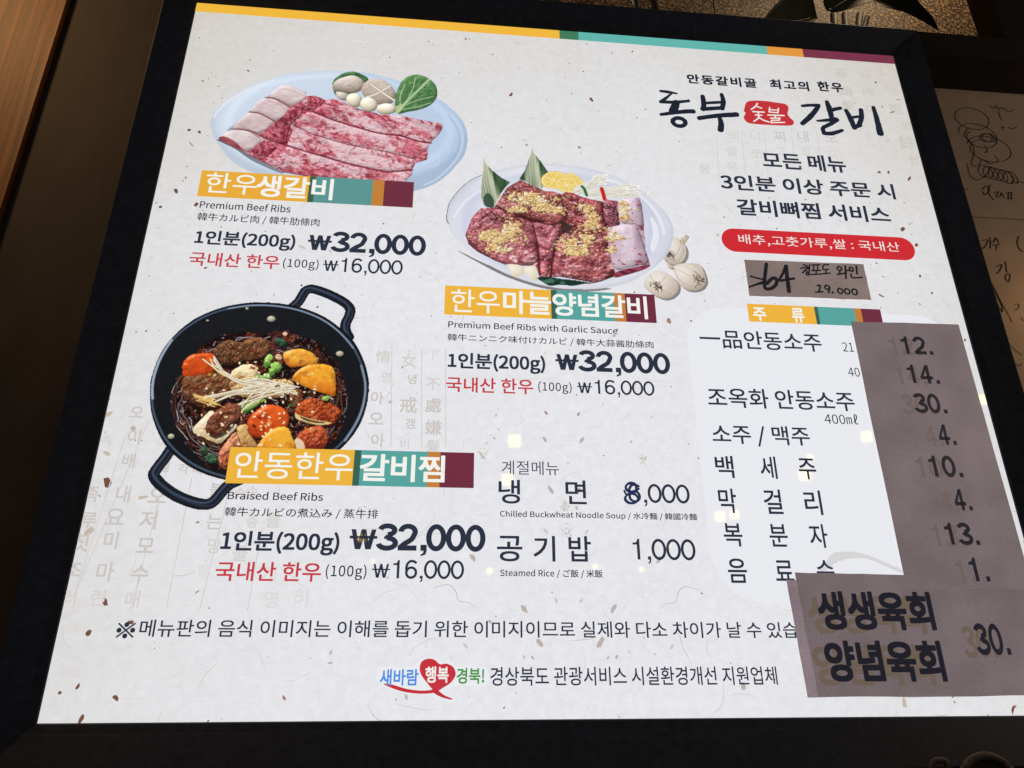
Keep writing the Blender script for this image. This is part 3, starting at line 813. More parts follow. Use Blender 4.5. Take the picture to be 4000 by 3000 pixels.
def fleck(c, sz, mi, el=None, an=None):
    k = rng.randint(5, 9)
    an = rng.uniform(0, math.pi) if an is None else an
    el = rng.uniform(0.35, 0.8) if el is None else el
    pts = []
    for i in range(k):
        t = 2 * math.pi * i / k + rng.uniform(-.25, .25)
        r = sz * rng.uniform(0.6, 1.15)
        x, y = r * math.cos(t), r * el * math.sin(t)
        pts.append((c[0] + x * math.cos(an) - y * math.sin(an), c[1] + x * math.sin(an) + y * math.cos(an)))
    pts.insert(0, c)
    add_flat(pts, [(0, i, i + 1 if i < k else 1) for i in range(1, k + 1)], mi, -0.00012 - rng.random() * 0.00004)


def fibre(c, ln, mi, w=0.0006):
    a = rng.uniform(0, 2 * math.pi)
    bend = rng.uniform(-1.6, 1.6)
    pts = []
    x, y = c
    for i in range(7):
        pts.append((x, y))
        x += math.cos(a) * ln / 6
        y += math.sin(a) * ln / 6
        a += bend / 6 + rng.uniform(-.3, .3)
    V2, F2 = ribbon(pts, [w * .3, w, w, w * .3], n=3, cap=False)
    add_flat(V2, F2, mi, -0.00011)


for i in range(700):                       # small flecks, denser and darker at the top
    u, v = rng.uniform(0, W), rng.uniform(0.015, H)
    if rng.random() < 0.25 and v > 0.6:
        continue
    dark = v < 0.55 or u < 0.22 or u > 0.95
    sz = rng.choice([0.0006, 0.0008, 0.001, 0.0013, 0.0018]) * (0.85 if v < .4 else 1)
    fleck((u, v), sz, (rng.choice([0, 0, 1, 3, 3]) if dark else rng.choice([1, 2, 2, 4, 1])))
for i in range(70):
    u, v = rng.uniform(0, W), rng.uniform(0.02, H)
    edge = u < 0.2 or u > 0.9
    fleck((u, v), rng.uniform(0.0016, 0.0032), (rng.choice([0, 1, 1]) if edge or v < .3 else rng.choice([2, 4, 1, 2])))
for i in range(230):
    u, v = rng.uniform(0, W), rng.uniform(0.02, H)
    fibre((u, v), rng.uniform(0.012, 0.05), rng.choice([4, 4, 4, 5]), rng.uniform(0.0004, 0.0008))
# the film repeats mirror-wise about a vertical axis low on the sheet
UM = (0.5436, 0.7766) [0]
for (u, v), sz, mi in [((0.5269, 0.7492), .006, 2), ((0.5878, 0.8855), .0001, 2), ((0.4928, 0.8860), .0062, 2), ((0.5094, 0.9212), .0075, 2), ((0.5292, 0.8767), .004, 4), ((0.5191, 0.7984), .0045, 4),
                       ((0.4344, 0.8298), .0058, 2), ((0.5468, 0.7565), .0001, 2), ((0.5207, 0.6857), .0048, 2), ((0.5232, 0.6512), .0035, 1), ((0.4583, 0.6856), .003, 2), ((0.4284, 0.9257), .004, 4),
                       ((0.4923, 0.9371), .003, 2), ((0.4424, 0.7072), .004, 5), ((0.5015, 0.9371), .003, 2), ((0.4678, 0.8489), .001, 1)]:
    for q in (u, 2 * UM - u):
        fleck((q, v), sz, mi, 0.45, math.radians(55 if q < UM else 125))
for cu0, cv0, nn in ((*(0.5430, 0.7700), 26), (*(0.5438, 0.7980), 30), (*(0.4450, 0.7072), 10), (*(0.6419, 0.7075), 10), (*(0.4444, 0.7080), 9), (*(0.6413, 0.7076), 9)):
    for i in range(nn):
        dx, dy = rng.gauss(0, .0030), rng.gauss(0, .0040)
        for sg in (1, -1):
            fleck((cu0 + sg * abs(dx), cv0 + dy), rng.uniform(.0006, .0015), rng.choice([4, 4, 2]))
for pts in ([(0.6959, 0.8640), (0.6806, 0.8603), (0.6718, 0.8666), (0.6675, 0.8774), (0.6559, 0.8798), (0.6489, 0.8851)],):
    for mir in (False, True):
        q = [((2 * UM - u) if mir else u, v) for u, v in pts]
        add_flat(*ribbon(q, [.0005, .0009, .0007, .0004], n=4, cap=False), 2, -0.00011)
# single big flecks one can find in the photograph
for (u, v), sz, mi, el in [((0.0328, 0.1536), .0028, 0, .4), ((0.0275, 0.3476), .0058, 0, .5), ((0.0419, 0.2465), .0035, 0, .7), ((0.0276, 0.2442), .003, 0, .8), ((0.0571, 0.3676), .0042, 0, .7),
                           ((0.0346, 0.2688), .007, 1, .15), ((0.0565, 0.1614), .003, 5, .8), ((0.0117, 0.3747), .003, 0, .7), ((0.0835, 0.4649), .003, 0, .6), ((0.4812, 0.1391), .0055, 0, .5),
                           ((0.6039, 0.1389), .0055, 0, .5), ((0.4107, 0.0337), .003, 0, .5), ((0.6748, 0.0339), .003, 0, .4), ((0.7572, 0.1259), .003, 0, .7), ((0.9373, 0.2327), .004, 0, .8),
                           ((0.9190, 0.2439), .0045, 0, .6), ((1.0908, 0.2523), .006, 0, .5), ((1.0591, 0.3454), .0062, 0, .6), ((1.0440, 0.2437), .0035, 0, .7), ((1.0590, 0.2421), .0035, 0, .6),
                           ((1.0746, 0.3722), .004, 0, .7), ((0.7757, 0.3733), .003, 5, .8), ((1.0920, 0.1216), .006, 0, .2), ((1.1071, 0.0955), .0045, 0, .25), ((0.0192, 0.7507), .0085, 0, .5),
                           ((0.0042, 0.6686), .006, 5, .5), ((0.0348, 0.6855), .005, 2, .6), ((0.0614, 0.7672), .007, 5, .4), ((0.0429, 0.8816), .005, 0, .6), ((0.0322, 0.9131), .004, 0, .7),
                           ((0.0324, 0.9651), .004, 0, .5), ((0.0719, 0.9759), .004, 0, .6), ((0.0422, 0.9957), .0065, 0, .35), ((0.0728, 0.9021), .0045, 0, .5), ((0.0106, 0.8059), .007, 5, .7),
                           ((0.0112, 0.7166), .006, 5, .6), ((0.0163, 0.9709), .0025, 0, .7), ((0.2403, 0.9767), .003, 1, .5), ((0.2840, 0.9319), .0035, 2, .35), ((0.2842, 0.9424), .0035, 2, .35),
                           ((0.6919, 0.5145), .005, 1, .8), ((0.5039, 0.2333), .003, 1, .7), ((0.5818, 0.2318), .003, 1, .7), ((1.0479, 0.9935), .006, 0, .3), ((0.9204, 0.9851), .006, 5, .6),
                           ((1.0026, 0.4606), .0045, 0, .3), ((0.8716, 0.5422), .003, 2, .8), ((0.8897, 0.7484), .005, 2, .4), ((0.7361, 0.9672), .005, 2, .6), ((1.1107, 0.5253), .003, 0, .5),
                           ((0.6915, 0.5151), .004, 1, .7), ((0.3665, 0.9764), .004, 2, .4), ((0.2013, 0.4268), .007, 4, .35), ((0.2389, 0.4309), .004, 4, .6)]:
    fleck((u, v), sz, mi, el)
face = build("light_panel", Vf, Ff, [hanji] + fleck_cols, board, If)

# faint old script printed in the paper
fa, fb, fc = ink((199, 193, 189)), ink((209, 204, 202)), ink((216, 213, 213))
K22, K24 = 0.72333 * 0.00033, 0.48232 * 0.00050
script = [
    ("오", (0.0352, 0.6655), 75, 0), ("이", (0.0383, 0.6954), 80, 0), ("배", (0.0375, 0.7245), 75, 0), ("내", (0.0389, 0.7636), 85, 0), ("요", (0.0350, 0.7900), 100, 0), ("미", (0.0361, 0.8157), 85, 0), ("마", (0.0361, 0.8497), 90, 0), ("린", (0.0349, 0.8769), 80, 1),
    ("이", (0.0705, 0.7013), 55, 1), ("일", (0.0775, 0.7302), 65, 0), ("오", (0.0764, 0.7650), 95, 0), ("저", (0.0722, 0.7925), 95, 0), ("모", (0.0734, 0.8213), 90, 0), ("수", (0.0730, 0.8513), 90, 0), ("매", (0.0704, 0.8785), 80, 1),
    ("족", (0.0046, 0.7643), 80, 0), ("루", (0.0081, 0.7936), 80, 0), ("칫", (0.0045, 0.8182), 90, 0), ("조", (0.0032, 0.8480), 80, 0), ("러", (0.0057, 0.8770), 80, 1), ("속", (0.0083, 0.7007), 60, 1),
    ("각", (0.0996, 0.7330), 55, 0), ("네", (0.1152, 0.7337), 55, 0), ("불", (0.1404, 0.7573), 80, 0), ("는", (0.1426, 0.7935), 80, 0), ("망", (0.1466, 0.8203), 75, 1), ("항", (0.1386, 0.8467), 60, 2),
    ("속", (0.1667, 0.7611), 70, 1), ("송", (0.1798, 0.7586), 70, 1), ("중", (0.1842, 0.7928), 60, 1), ("를", (0.2074, 0.7903), 80, 1), ("룰", (0.1757, 0.8281), 80, 1), ("계", (0.2104, 0.8500), 80, 2), ("명", (0.2157, 0.8776), 80, 2), ("히", (0.2472, 0.8754), 90, 2),
    ("情", (0.3171, 0.5822), 80, 1), ("영", (0.3234, 0.6098), 60, 1), ("아", (0.3138, 0.6374), 75, 0), ("오", (0.3145, 0.6652), 85, 0), ("이", (0.3174, 0.6923), 75, 0), ("女", (0.3496, 0.5860), 85, 1), ("녕", (0.3555, 0.6112), 60, 0),
    ("戒", (0.3515, 0.6459), 90, 0), ("갱", (0.3560, 0.6699), 60, 0), ("비", (0.3506, 0.6961), 60, 1), ("不", (0.3809, 0.6165), 75, 1), ("處", (0.3820, 0.6450), 85, 0), ("嫌", (0.3831, 0.6739), 85, 0), ("髮", (0.3839, 0.6975), 70, 1), ("下", (0.3795, 0.5771), 70, 2),
    ("戒", (0.9809, 0.0473), 95, 1), ("處", (1.0179, 0.0452), 90, 0), ("嫌", (1.0190, 0.0842), 95, 0), ("髮", (1.0174, 0.1150), 85, 0), ("리", (1.0581, 0.0494), 75, 0), ("배", (1.0587, 0.0833), 95, 0), ("며", (1.0567, 0.1192), 85, 0), ("소", (1.0998, 0.0323), 60, 1), ("마", (1.0993, 0.0745), 85, 0),
    ("冤", (1.0967, 0.1158), 95, 0), ("편", (1.1095, 0.1473), 80, 0), ("를", (1.0620, 0.1830), 90, 1), ("餘", (1.1007, 0.1824), 110, 0), ("내", (0.9327, 0.1835), 95, 0), ("오", (0.9777, 0.1824), 95, 0), ("찌", (0.8957, 0.1865), 90, 0), ("니", (0.8560, 0.1896), 85, 1),
    ("미", (0.9323, 0.1047), 85, 1), ("애", (0.9807, 0.1080), 85, 1), ("비", (0.9312, 0.1373), 70, 2), ("고", (0.8914, 0.2152), 80, 1), ("요", (0.9327, 0.2132), 75, 1), ("저", (0.9736, 0.2160), 85, 1), ("쓸", (0.8151, 0.2210), 85, 1), ("쪼", (0.8534, 0.2228), 85, 1), ("목", (0.8114, 0.2512), 80, 1),
    ("물", (0.7691, 0.2565), 85, 1), ("쉼", (1.1054, 0.2156), 80, 0), ("를", (1.1024, 0.2463), 80, 1), ("비", (0.8225, 0.1922), 80, 1), ("소", (1.0615, 0.2141), 70, 1), ("영", (0.7781, 0.2261), 70, 2), ("보", (0.9271, 0.2474), 80, 2), ("슬", (0.8473, 0.2531), 80, 2), ("매", (0.7725, 0.3269), 70, 2),
    ("소", (0.7639, 0.0429), 60, 2), ("지", (0.8087, 0.0412), 60, 2)]
sh, per = [], []
for i, (ch, c, hpx, mi) in enumerate(script):
    sz = hpx * (K22 if i < 50 else K24) * 1.02
    for V, F in lay(ch, bold=0.016):
        sh.append(([(c[0] + (x - 0.46) * sz, c[1] - (y - 0.38) * sz) for x, y in V], F))
        per += [mi] * len(F)
for pts in ([(0.0511, 0.6744), (0.0094, 0.8770)], [(0.0280, 0.6957), (0.0101, 0.8713)], [(0.0827, 0.7122), (0.0706, 0.8900)], [(0.1104, 0.7426), (0.1068, 0.8898)], [(0.1540, 0.7592), (0.1413, 0.8896)], [(0.1962, 0.7989), (0.1917, 0.8894)], [(0.3277, 0.5662), (0.3344, 0.7012)], [(0.3652, 0.5699), (0.3707, 0.7002)], [(0.3956, 0.5687), (0.3996, 0.6994)],
            [(1.0020, 0.0228), (1.0049, 0.0648), (1.0001, 0.1365)], [(1.0381, 0.0220), (1.0404, 0.1080), (1.0400, 0.1919)], [(1.0809, 0.0206), (1.0783, 0.1148), (1.0767, 0.2271)], [(0.9556, 0.1599), (0.9559, 0.1984), (0.9497, 0.2457)], [(0.9163, 0.1679), (0.9080, 0.2579)], [(0.8722, 0.1715), (0.8633, 0.2947)], [(0.8359, 0.1793), (0.8298, 0.2635)], [(0.7948, 0.1968), (0.7884, 0.2776)]):
    V, F = ribbon(pts, .0011, 0.8, 3, n=14, cap=False)
    sh.append((V, F))
    per += [1] * len(F)
flat("faint_script", sh, [fa, fb, fc], board, -0.0002, per)

# coloured band along the top edge
b0 = (0.5584, 0.0185) [1]
cols = {"yellow": ink((240, 184, 62)), "green": ink((66, 122, 92)), "teal": ink((98, 180, 172)), "orange": ink((226, 152, 62)), "maroon": ink((122, 52, 74))}
us = [-0.003, (0.5587, 0.0115) [0], (0.5891, 0.0119) [0], (0.9004, 0.0090) [0], (0.9613, 0.0084) [0], W + 0.003]
V = [P(u, v, -0.0004) for u in us for v in (-0.003, b0)]
F = [(2 * i, 2 * i + 1, 2 * i + 3, 2 * i + 2) for i in range(5)]
build("colour_band", V, F, list(cols.values()), board, [0, 1, 2, 3, 4])


# ------------------------------------------------------------------ printed food pictures (painted cell by cell)
def vnoise(x, y, seed):
    r = np.random.RandomState(seed).rand(256, 256)
    xi, yi = np.floor(x).astype(int), np.floor(y).astype(int)
    fx, fy = x - xi, y - yi
    fx, fy = fx * fx * (3 - 2 * fx), fy * fy * (3 - 2 * fy)
    g = lambda a, b: r[a & 255, b & 255]
    return (g(xi, yi) * (1 - fx) + g(xi + 1, yi) * fx) * (1 - fy) + (g(xi, yi + 1) * (1 - fx) + g(xi + 1, yi + 1) * fx) * fy


def fbm(x, y, seed, oct=4):
    s, a, t = 0, 1.0, 0
    for k in range(oct):
        s = s + a * vnoise(x * 2 ** k, y * 2 ** k, seed + k)
        t += a
        a *= 0.55
    return s / t


def sstep(a, b, x):
    t = np.clip((x - a) / (b - a), 0, 1)
    return t * t * (3 - 2 * t)


class Picture:
    """A printed photograph: a fine grid of cells on the board, each cell with its own ink and the thing it shows."""

    def __init__(self, pts, cell=0.0007, margin=0.004):
        p = np.array(pts)
        lo, hi = p.min(0) - margin, p.max(0) + margin
        self.nx, self.ny = int((hi[0] - lo[0]) / cell), int((hi[1] - lo[1]) / cell)
        self.u = lo[0] + np.arange(self.nx) * cell
        self.v = lo[1] + np.arange(self.ny) * cell
        self.U, self.V = np.meshgrid(self.u, self.v)
        self.rgb = np.zeros((self.ny, self.nx, 3))
        self.pid = np.full((self.ny, self.nx), -1)
        self.cell, self.names = cell, []
        self.zone = np.zeros((self.ny, self.nx), int)
        self.nz = 0

    def part(self, name, new=False):
        if new or name not in self.names:
            self.names.append(name)
        return len(self.names) - 1 - self.names[::-1].index(name)

    def window(self, p, pad=0.0):
        lo, hi = p.min(0) - pad, p.max(0) + pad
        i0, i1 = np.searchsorted(self.u, [lo[0], hi[0]])
        j0, j1 = np.searchsorted(self.v, [lo[1], hi[1]])
        return slice(max(j0 - 1, 0), j1 + 1), slice(max(i0 - 1, 0), i1 + 1)

    def mask(self, p):
        w = self.window(p)
        U, V = self.U[w], self.V[w]
        m = np.zeros(U.shape, bool)
        x0, y0 = p[-1]
        for x1, y1 in p:
            if y0 != y1:
                c = (y0 > V) != (y1 > V)
                m ^= c & (U < (x1 - x0) * (V - y0) / (y1 - y0) + x0)
            x0, y0 = x1, y1
        return w, m

    def fill(self, pts, col, part=None, smooth=True, alpha=1.0, new=False, only=None, wob=0.0, seed=0, zone=False):
        """col: rgb or f(U, V, s, t) -> rgb array, s,t in 0..1 across the shape's box"""
        p = smooth_curve(pts, True, 6) if smooth else np.array(pts, float)
        if wob:
            k = np.random.RandomState(seed).randn(len(p), 2)
            p = p + k * wob
        w, m = self.mask(p)
        if only is not None:
            m = m & (self.pid[w] == only)
        U, V = self.U[w], self.V[w]
        lo, hi = p.min(0), p.max(0)
        s, t = (U - lo[0]) / max(hi[0] - lo[0], 1e-6), (V - lo[1]) / max(hi[1] - lo[1], 1e-6)
        c = col(U, V, s, t) if callable(col) else np.broadcast_to(np.array(col, float), U.shape + (3,))
        a = (m * (alpha(U, V, s, t) if callable(alpha) else alpha))[..., None]
        self.rgb[w] = self.rgb[w] * (1 - a) + c * a
        if zone:
            self.nz += 1
            self.zone[w][m] = self.nz
        if part is not None:
            pid = self.part(part, new)
            self.pid[w][m] = pid
            return pid

    def stroke(self, pts, wid, col, alpha=1.0, soft=0.35, part=None, smooth=True, only=None, new=False):
        p = smooth_curve(pts, False, 6) if smooth and len(pts) > 2 else np.array(pts, float)
        w = self.window(p, wid)
        U, V = self.U[w], self.V[w]
        D = np.full(U.shape, 9.0)
        for (x0, y0), (x1, y1) in zip(p, p[1:]):
            dx, dy = x1 - x0, y1 - y0
            L = dx * dx + dy * dy + 1e-12
            t = np.clip(((U - x0) * dx + (V - y0) * dy) / L, 0, 1)
            D = np.minimum(D, np.hypot(U - x0 - t * dx, V - y0 - t * dy))
        h = wid / 2
        a = 1 - sstep(h * (1 - soft), h * (1 + soft), D)
        hit = a > 0.5
        if only is not None:
            a = a * (self.pid[w] == only)
        elif part is None:
            a = a * (self.pid[w] >= 0)
        a = (a * alpha)[..., None]
        self.rgb[w] = self.rgb[w] * (1 - a) + np.array(col, float) * a
        if part is not None:
            self.pid[w][hit] = self.part(part, new)

    def relief(self, zones, bump, amp, r=7, pillow=3.0, spec=0.4, power=22, amb=0.62, tint=(255, 244, 240)):
        """the photographed thing's own roundness and wet gloss, as the menu photographer's lamp showed it"""
        Hh = np.zeros(self.U.shape)
        M = np.zeros(self.U.shape, bool)
        for z in zones:
            m = self.zone == z
            M |= m
            b = m.astype(float)
            for _ in range(2):
                for ax_ in (0, 1):
                    k = np.pad(b, [(r + 1, r) if a == ax_ else (0, 0) for a in (0, 1)], mode="edge").cumsum(ax_)
                    n_ = b.shape[ax_]
                    b = (np.take(k, np.arange(2 * r + 1, 2 * r + 1 + n_), ax_) - np.take(k, np.arange(0, n_), ax_)) / (2 * r + 1)
            Hh[m] += (pillow * np.sqrt(np.clip(b * 2 - 0.9, 0, 1)))[m]
        Hh += amp * bump(self.U, self.V)
        gy, gx = np.gradient(Hh)
        nz_ = 1 / np.sqrt(gx * gx + gy * gy + 1)
        nx_, ny_ = -gx * nz_, -gy * nz_
        d = np.clip(-0.42 * nx_ - 0.55 * ny_ + 0.72 * nz_, 0, 1)
        hd = np.clip(-0.23 * nx_ - 0.30 * ny_ + 0.925 * nz_, 0, 1) ** power
        k = amb + (1 - amb) * d / 0.72
        s_ = (spec * hd * sstep(0.45, 0.95, hd))[..., None]
        out = self.rgb * k[..., None] * (1 - s_) + np.array(tint, float) * s_
        self.rgb = np.where(M[..., None], out, self.rgb)

    def shade(self, f, only=None):
        """multiply the print by f(U, V)"""
        k = f(self.U, self.V)
        if only is not None:
            k = np.where(np.isin(self.pid, only), k, 1.0)
        self.rgb *= k[..., None] if k.ndim == 2 else k

    def emit(self, root_name, parent, d, label=None):
        """cells become meshes: the root picture and one mesh for each thing shown in it"""
        rgb = np.clip(self.rgb, 0, 255) / 255
        li = np.where(rgb <= 0.04045, rgb / 12.92, ((rgb + 0.055) / 1.055) ** 2.4)
        q = self.pid[:-1, :-1]
        root = None
        for k, name in enumerate(self.names):
            j, i = np.nonzero(q == k)
            if len(j) < 4:
                continue
            quad = np.stack([j * self.nx + i, (j + 1) * self.nx + i, (j + 1) * self.nx + i + 1, j * self.nx + i + 1], 1)
            # the ink of a cell's corners: take the cell's own ink where a corner lies outside the picture
            ids, inv = np.unique(quad, return_inverse=True)
            jj, ii = ids // self.nx, ids % self.nx
            org = np.array(board.location)
            co = np.stack([self.u[ii] - U0 - org[0], np.full(len(ids), d - org[1]), ZT - self.v[jj] - org[2]], 1)
            me = bpy.data.meshes.new(name)
            me.vertices.add(len(ids))
            me.vertices.foreach_set("co", co.ravel())
            me.loops.add(quad.size)
            me.loops.foreach_set("vertex_index", inv.ravel().astype(np.int32))
            me.polygons.add(len(quad))
            me.polygons.foreach_set("loop_start", (np.arange(len(quad)) * 4).astype(np.int32))
            me.update(calc_edges=True)
            col = np.ones((len(quad), 4, 4))
            inside = self.pid[jj, ii][inv.reshape(quad.shape)] >= 0
            corner = li.reshape(-1, 3)[quad]
            own = li[j, i][:, None, :]
            col[:, :, :3] = np.where(inside[..., None], corner, own)
            at = me.attributes.new("print", "FLOAT_COLOR", "CORNER")
            at.data.foreach_set("color", col.ravel().astype(np.float32))
            me.materials.append(PHOTO)
            o = bpy.data.objects.new(name if root is not None else root_name, me)
            COL.objects.link(o)
            o.parent = root if root is not None else parent
            if root is None:
                root = o
                if label:
                    o["label"] = label
        return root


PHOTO = photo_material()
mixc = lambda a, b, t: np.array(a, float) * (1 - t)[..., None] + np.array(b, float) * t[..., None]


def ball(c, dark, lt=(0.35, 0.25)):
    """round thing lit from the upper left in the print"""
    c, dark = np.array(c, float), np.array(dark, float)

    def f(U, V, s, t):
        r = np.clip(np.hypot(s - lt[0], t - lt[1]) / 0.85, 0, 1) ** 1.6
        n = fbm(U * 900, V * 900, 5, 3)
        return mixc(c, dark, np.clip(r + (n - 0.5) * 0.25, 0, 1))
    return f


def ell(c, e1, e2, n=28):
    """ellipse from its centre and the end points of its two half axes"""
    c, a, b = np.array(c), np.array(e1) - np.array(c), np.array(e2) - np.array(c)
    return [tuple(c + a * math.cos(t) + b * math.sin(t)) for t in np.linspace(0, 2 * math.pi, n, endpoint=False)]


# --- 1: raw marbled ribs on an oval platter
plate1 = [(0.0545, 0.2327), (0.0545, 0.2191), (0.0595, 0.2036), (0.0734, 0.1839), (0.0919, 0.1645), (0.1152, 0.1467), (0.1478, 0.1306), (0.1838, 0.1208), (0.2164, 0.1169), (0.2606, 0.1166), (0.2967, 0.1237), (0.3284, 0.1337), (0.3695, 0.1558), (0.3969, 0.1793), (0.4118, 0.2035), (0.4167, 0.2282), (0.4135, 0.2557), (0.4016, 0.2781), (0.3851, 0.3003), (0.3667, 0.3159), (0.3441, 0.3264), (0.3176, 0.3359), (0.2767, 0.3399), (0.2356, 0.3364), (0.1940, 0.3266), (0.1525, 0.3181), (0.1296, 0.3121), (0.1084, 0.3042), (0.0880, 0.2882), (0.0706, 0.2660), (0.0603, 0.2483)]
pic = Picture(plate1)


def plate_blue(U, V, s, t):
    n = fbm(U * 14, V * 14, 3, 3)
    c = mixc((222, 229, 238), (180, 200, 226), np.clip(0.15 + 0.75 * s + 0.25 * t + (n - 0.5) * 0.35, 0, 1))
    e = np.hypot((s - 0.5) * 2, (t - 0.46) * 2.1)
    c = c * (1 - 0.07 * sstep(0.93, 1.0, e))[..., None] + 10 * (sstep(0.80, 0.86, e) * (1 - sstep(0.87, 0.93, e)))[..., None]
    return c


pic.fill(plate1, plate_blue, "platter_picture")
pic.stroke([(0.3927, 0.1882), (0.4053, 0.2069), (0.4102, 0.2287), (0.4064, 0.2563), (0.3931, 0.2813), (0.3747, 0.3037), (0.3583, 0.3152)], .0028, (200, 214, 234), .8)
pic.stroke([(0.3883, 0.1885), (0.4010, 0.2100), (0.4054, 0.2291), (0.4020, 0.2539), (0.3887, 0.2790)], .0018, (158, 180, 212), .7)
pic.stroke([(0.2655, 0.1227), (0.3014, 0.1282), (0.3355, 0.1413), (0.3719, 0.1613)], .002, (200, 214, 234), .7)
pic.stroke([(0.0576, 0.2189), (0.0636, 0.2033), (0.0776, 0.1840), (0.1003, 0.1637), (0.1320, 0.1437)], .003, (236, 240, 246), .6)
for p in ([(0.3562, 0.2654), (0.3689, 0.2618), (0.3777, 0.2692), (0.3738, 0.2801), (0.3633, 0.2835)], [(0.3688, 0.1986), (0.3820, 0.2003), (0.3868, 0.2139)], [(0.1134, 0.1668), (0.1251, 0.1572), (0.1342, 0.1621), (0.1313, 0.1737)], [(0.3766, 0.2368), (0.3876, 0.2414), (0.3903, 0.2575)]):
    pic.stroke(p, .003, (200, 216, 238), .5, 0.8)
# soft contact shade of the photographed meat
pic.fill([(0.0675, 0.2583), (0.0939, 0.2721), (0.1164, 0.2886), (0.1382, 0.3000), (0.1617, 0.3098), (0.1630, 0.3033), (0.1366, 0.2871), (0.1104, 0.2734), (0.0881, 0.2594)], (60, 58, 66), alpha=lambda U, V, s, t: 0.75 - 0.3 * t)
pic.stroke([(0.0823, 0.2398), (0.0922, 0.2296)], .006, (120, 130, 150), .6, .9)


def marble(deg, seed, deep=0.0, sc=1.0):
    a = math.radians(deg)

    def f(U, V, s, t):
        x = (U * math.cos(a) + V * math.sin(a)) * sc
        y = (-U * math.sin(a) + V * math.cos(a)) * sc
        wx = fbm(x * 70, y * 110, seed + 20, 3) - 0.5
        wy = fbm(x * 90, y * 90, seed + 25, 3) - 0.5
        n = fbm(x * 150 + wx * 4, y * 330 + wy * 6, seed, 4)
        n2 = fbm(x * 420 + wx * 6, y * 520 + wy * 6, seed + 3, 3)
        big = fbm(x * 34, y * 62, seed + 5, 3)
        fat = sstep(0.44, 0.66, n * 0.62 + n2 * 0.22 + (big - 0.5) * 0.8 + 0.10 - deep)
        red = mixc((206, 116, 128), (158, 58, 74), sstep(0.40, 0.72, fbm(x * 150, y * 300, seed + 9, 3)))
        return mixc(red, (232, 206, 212), fat * 0.85)
    return f


meat = [(0.1779, 0.1697), (0.1905, 0.1663), (0.2006, 0.1705), (0.2085, 0.1749), (0.2201, 0.1711), (0.2322, 0.1734), (0.2436, 0.1815), (0.2615, 0.1893), (0.2812, 0.1919), (0.2879, 0.1955), (0.3074, 0.1936), (0.3183, 0.1944), (0.3448, 0.2000), (0.3788, 0.2040), (0.3797, 0.2117), (0.3762, 0.2231), (0.3649, 0.2405), (0.3615, 0.2489), (0.3596, 0.2705), (0.3450, 0.2782), (0.3408, 0.2909), (0.3417, 0.2969), (0.3348, 0.3065), (0.3315, 0.3158), (0.2958, 0.3170), (0.2625, 0.3147), (0.2018, 0.3133), (0.1821, 0.3101), (0.1613, 0.3065), (0.1363, 0.2929), (0.1156, 0.2822), (0.1066, 0.2758), (0.1138, 0.2679), (0.1243, 0.2539), (0.1209, 0.2429), (0.1420, 0.2195), (0.1600, 0.1923), (0.1684, 0.1818)]
mt = pic.fill(meat, marble(24, 11), "sliced_meat", smooth=False, wob=.0005, zone=True)
# the strips differ in grain
pic.fill([(0.1871, 0.1970), (0.2159, 0.2085), (0.2466, 0.2184), (0.2902, 0.2300), (0.3182, 0.2318), (0.3487, 0.2404), (0.3638, 0.2411), (0.3610, 0.2516), (0.3437, 0.2717), (0.3135, 0.2633), (0.2814, 0.2577), (0.2472, 0.2523), (0.2149, 0.2441), (0.1953, 0.2375), (0.1687, 0.2234)], marble(12, 31, 0.0), "sliced_meat", smooth=False, only=mt, zone=True)
pic.fill([(0.1687, 0.2234), (0.1953, 0.2375), (0.2149, 0.2441), (0.2472, 0.2523), (0.2814, 0.2577), (0.3135, 0.2633), (0.3437, 0.2722), (0.3403, 0.2905), (0.3069, 0.2955), (0.2520, 0.2864), (0.1924, 0.2704), (0.1645, 0.2619)], marble(34, 47, -0.03), "sliced_meat", smooth=False, only=mt, zone=True)
pic.fill([(0.1211, 0.2448), (0.1451, 0.2549), (0.1645, 0.2619), (0.1924, 0.2704), (0.2520, 0.2869), (0.3070, 0.2963), (0.3403, 0.2910), (0.3458, 0.3186), (0.2629, 0.3193), (0.2021, 0.3159), (0.1613, 0.3065), (0.1158, 0.2835), (0.1066, 0.2758), (0.1138, 0.2679), (0.1253, 0.2538)], marble(20, 57, -0.02), "sliced_meat", smooth=False, only=mt, zone=True)
# lean, darker ends beside the fat caps
for p, sd in (([(0.1703, 0.1788), (0.1797, 0.1666), (0.1950, 0.1682), (0.2087, 0.1769), (0.1992, 0.1904), (0.1806, 0.1962), (0.1654, 0.1933), (0.1600, 0.1923)], 3), ([(0.1431, 0.2200), (0.1519, 0.2055), (0.1622, 0.1930), (0.1806, 0.1962), (0.1735, 0.2092), (0.1637, 0.2265), (0.1541, 0.2245)], 4), ([(0.1220, 0.2434), (0.1302, 0.2346), (0.1421, 0.2206), (0.1627, 0.2266), (0.1680, 0.2370), (0.1621, 0.2589), (0.1449, 0.2536)], 5), ([(0.1121, 0.2707), (0.1246, 0.2565), (0.1410, 0.2552), (0.1522, 0.2623), (0.1400, 0.2817), (0.1285, 0.2877), (0.1111, 0.2786)], 6)):
    pic.fill(p, marble(60, 60 + sd, 0.22, 1.2), "sliced_meat", only=mt, wob=.0006, seed=sd, zone=True)
    pic.fill(p, (104, 24, 42), alpha=lambda U, V, s, t: 0.55 * sstep(0.5, 0.62, fbm(U * 160, V * 160, 77, 3)), only=mt)
meat_zones = list(range(1, pic.nz + 1))
pic.relief(meat_zones, lambda U, V: fbm(U * 260 + V * 90, V * 420 - U * 120, 61, 4), 2.2, r=6, pillow=4.0, spec=0.32, power=26, amb=0.55)
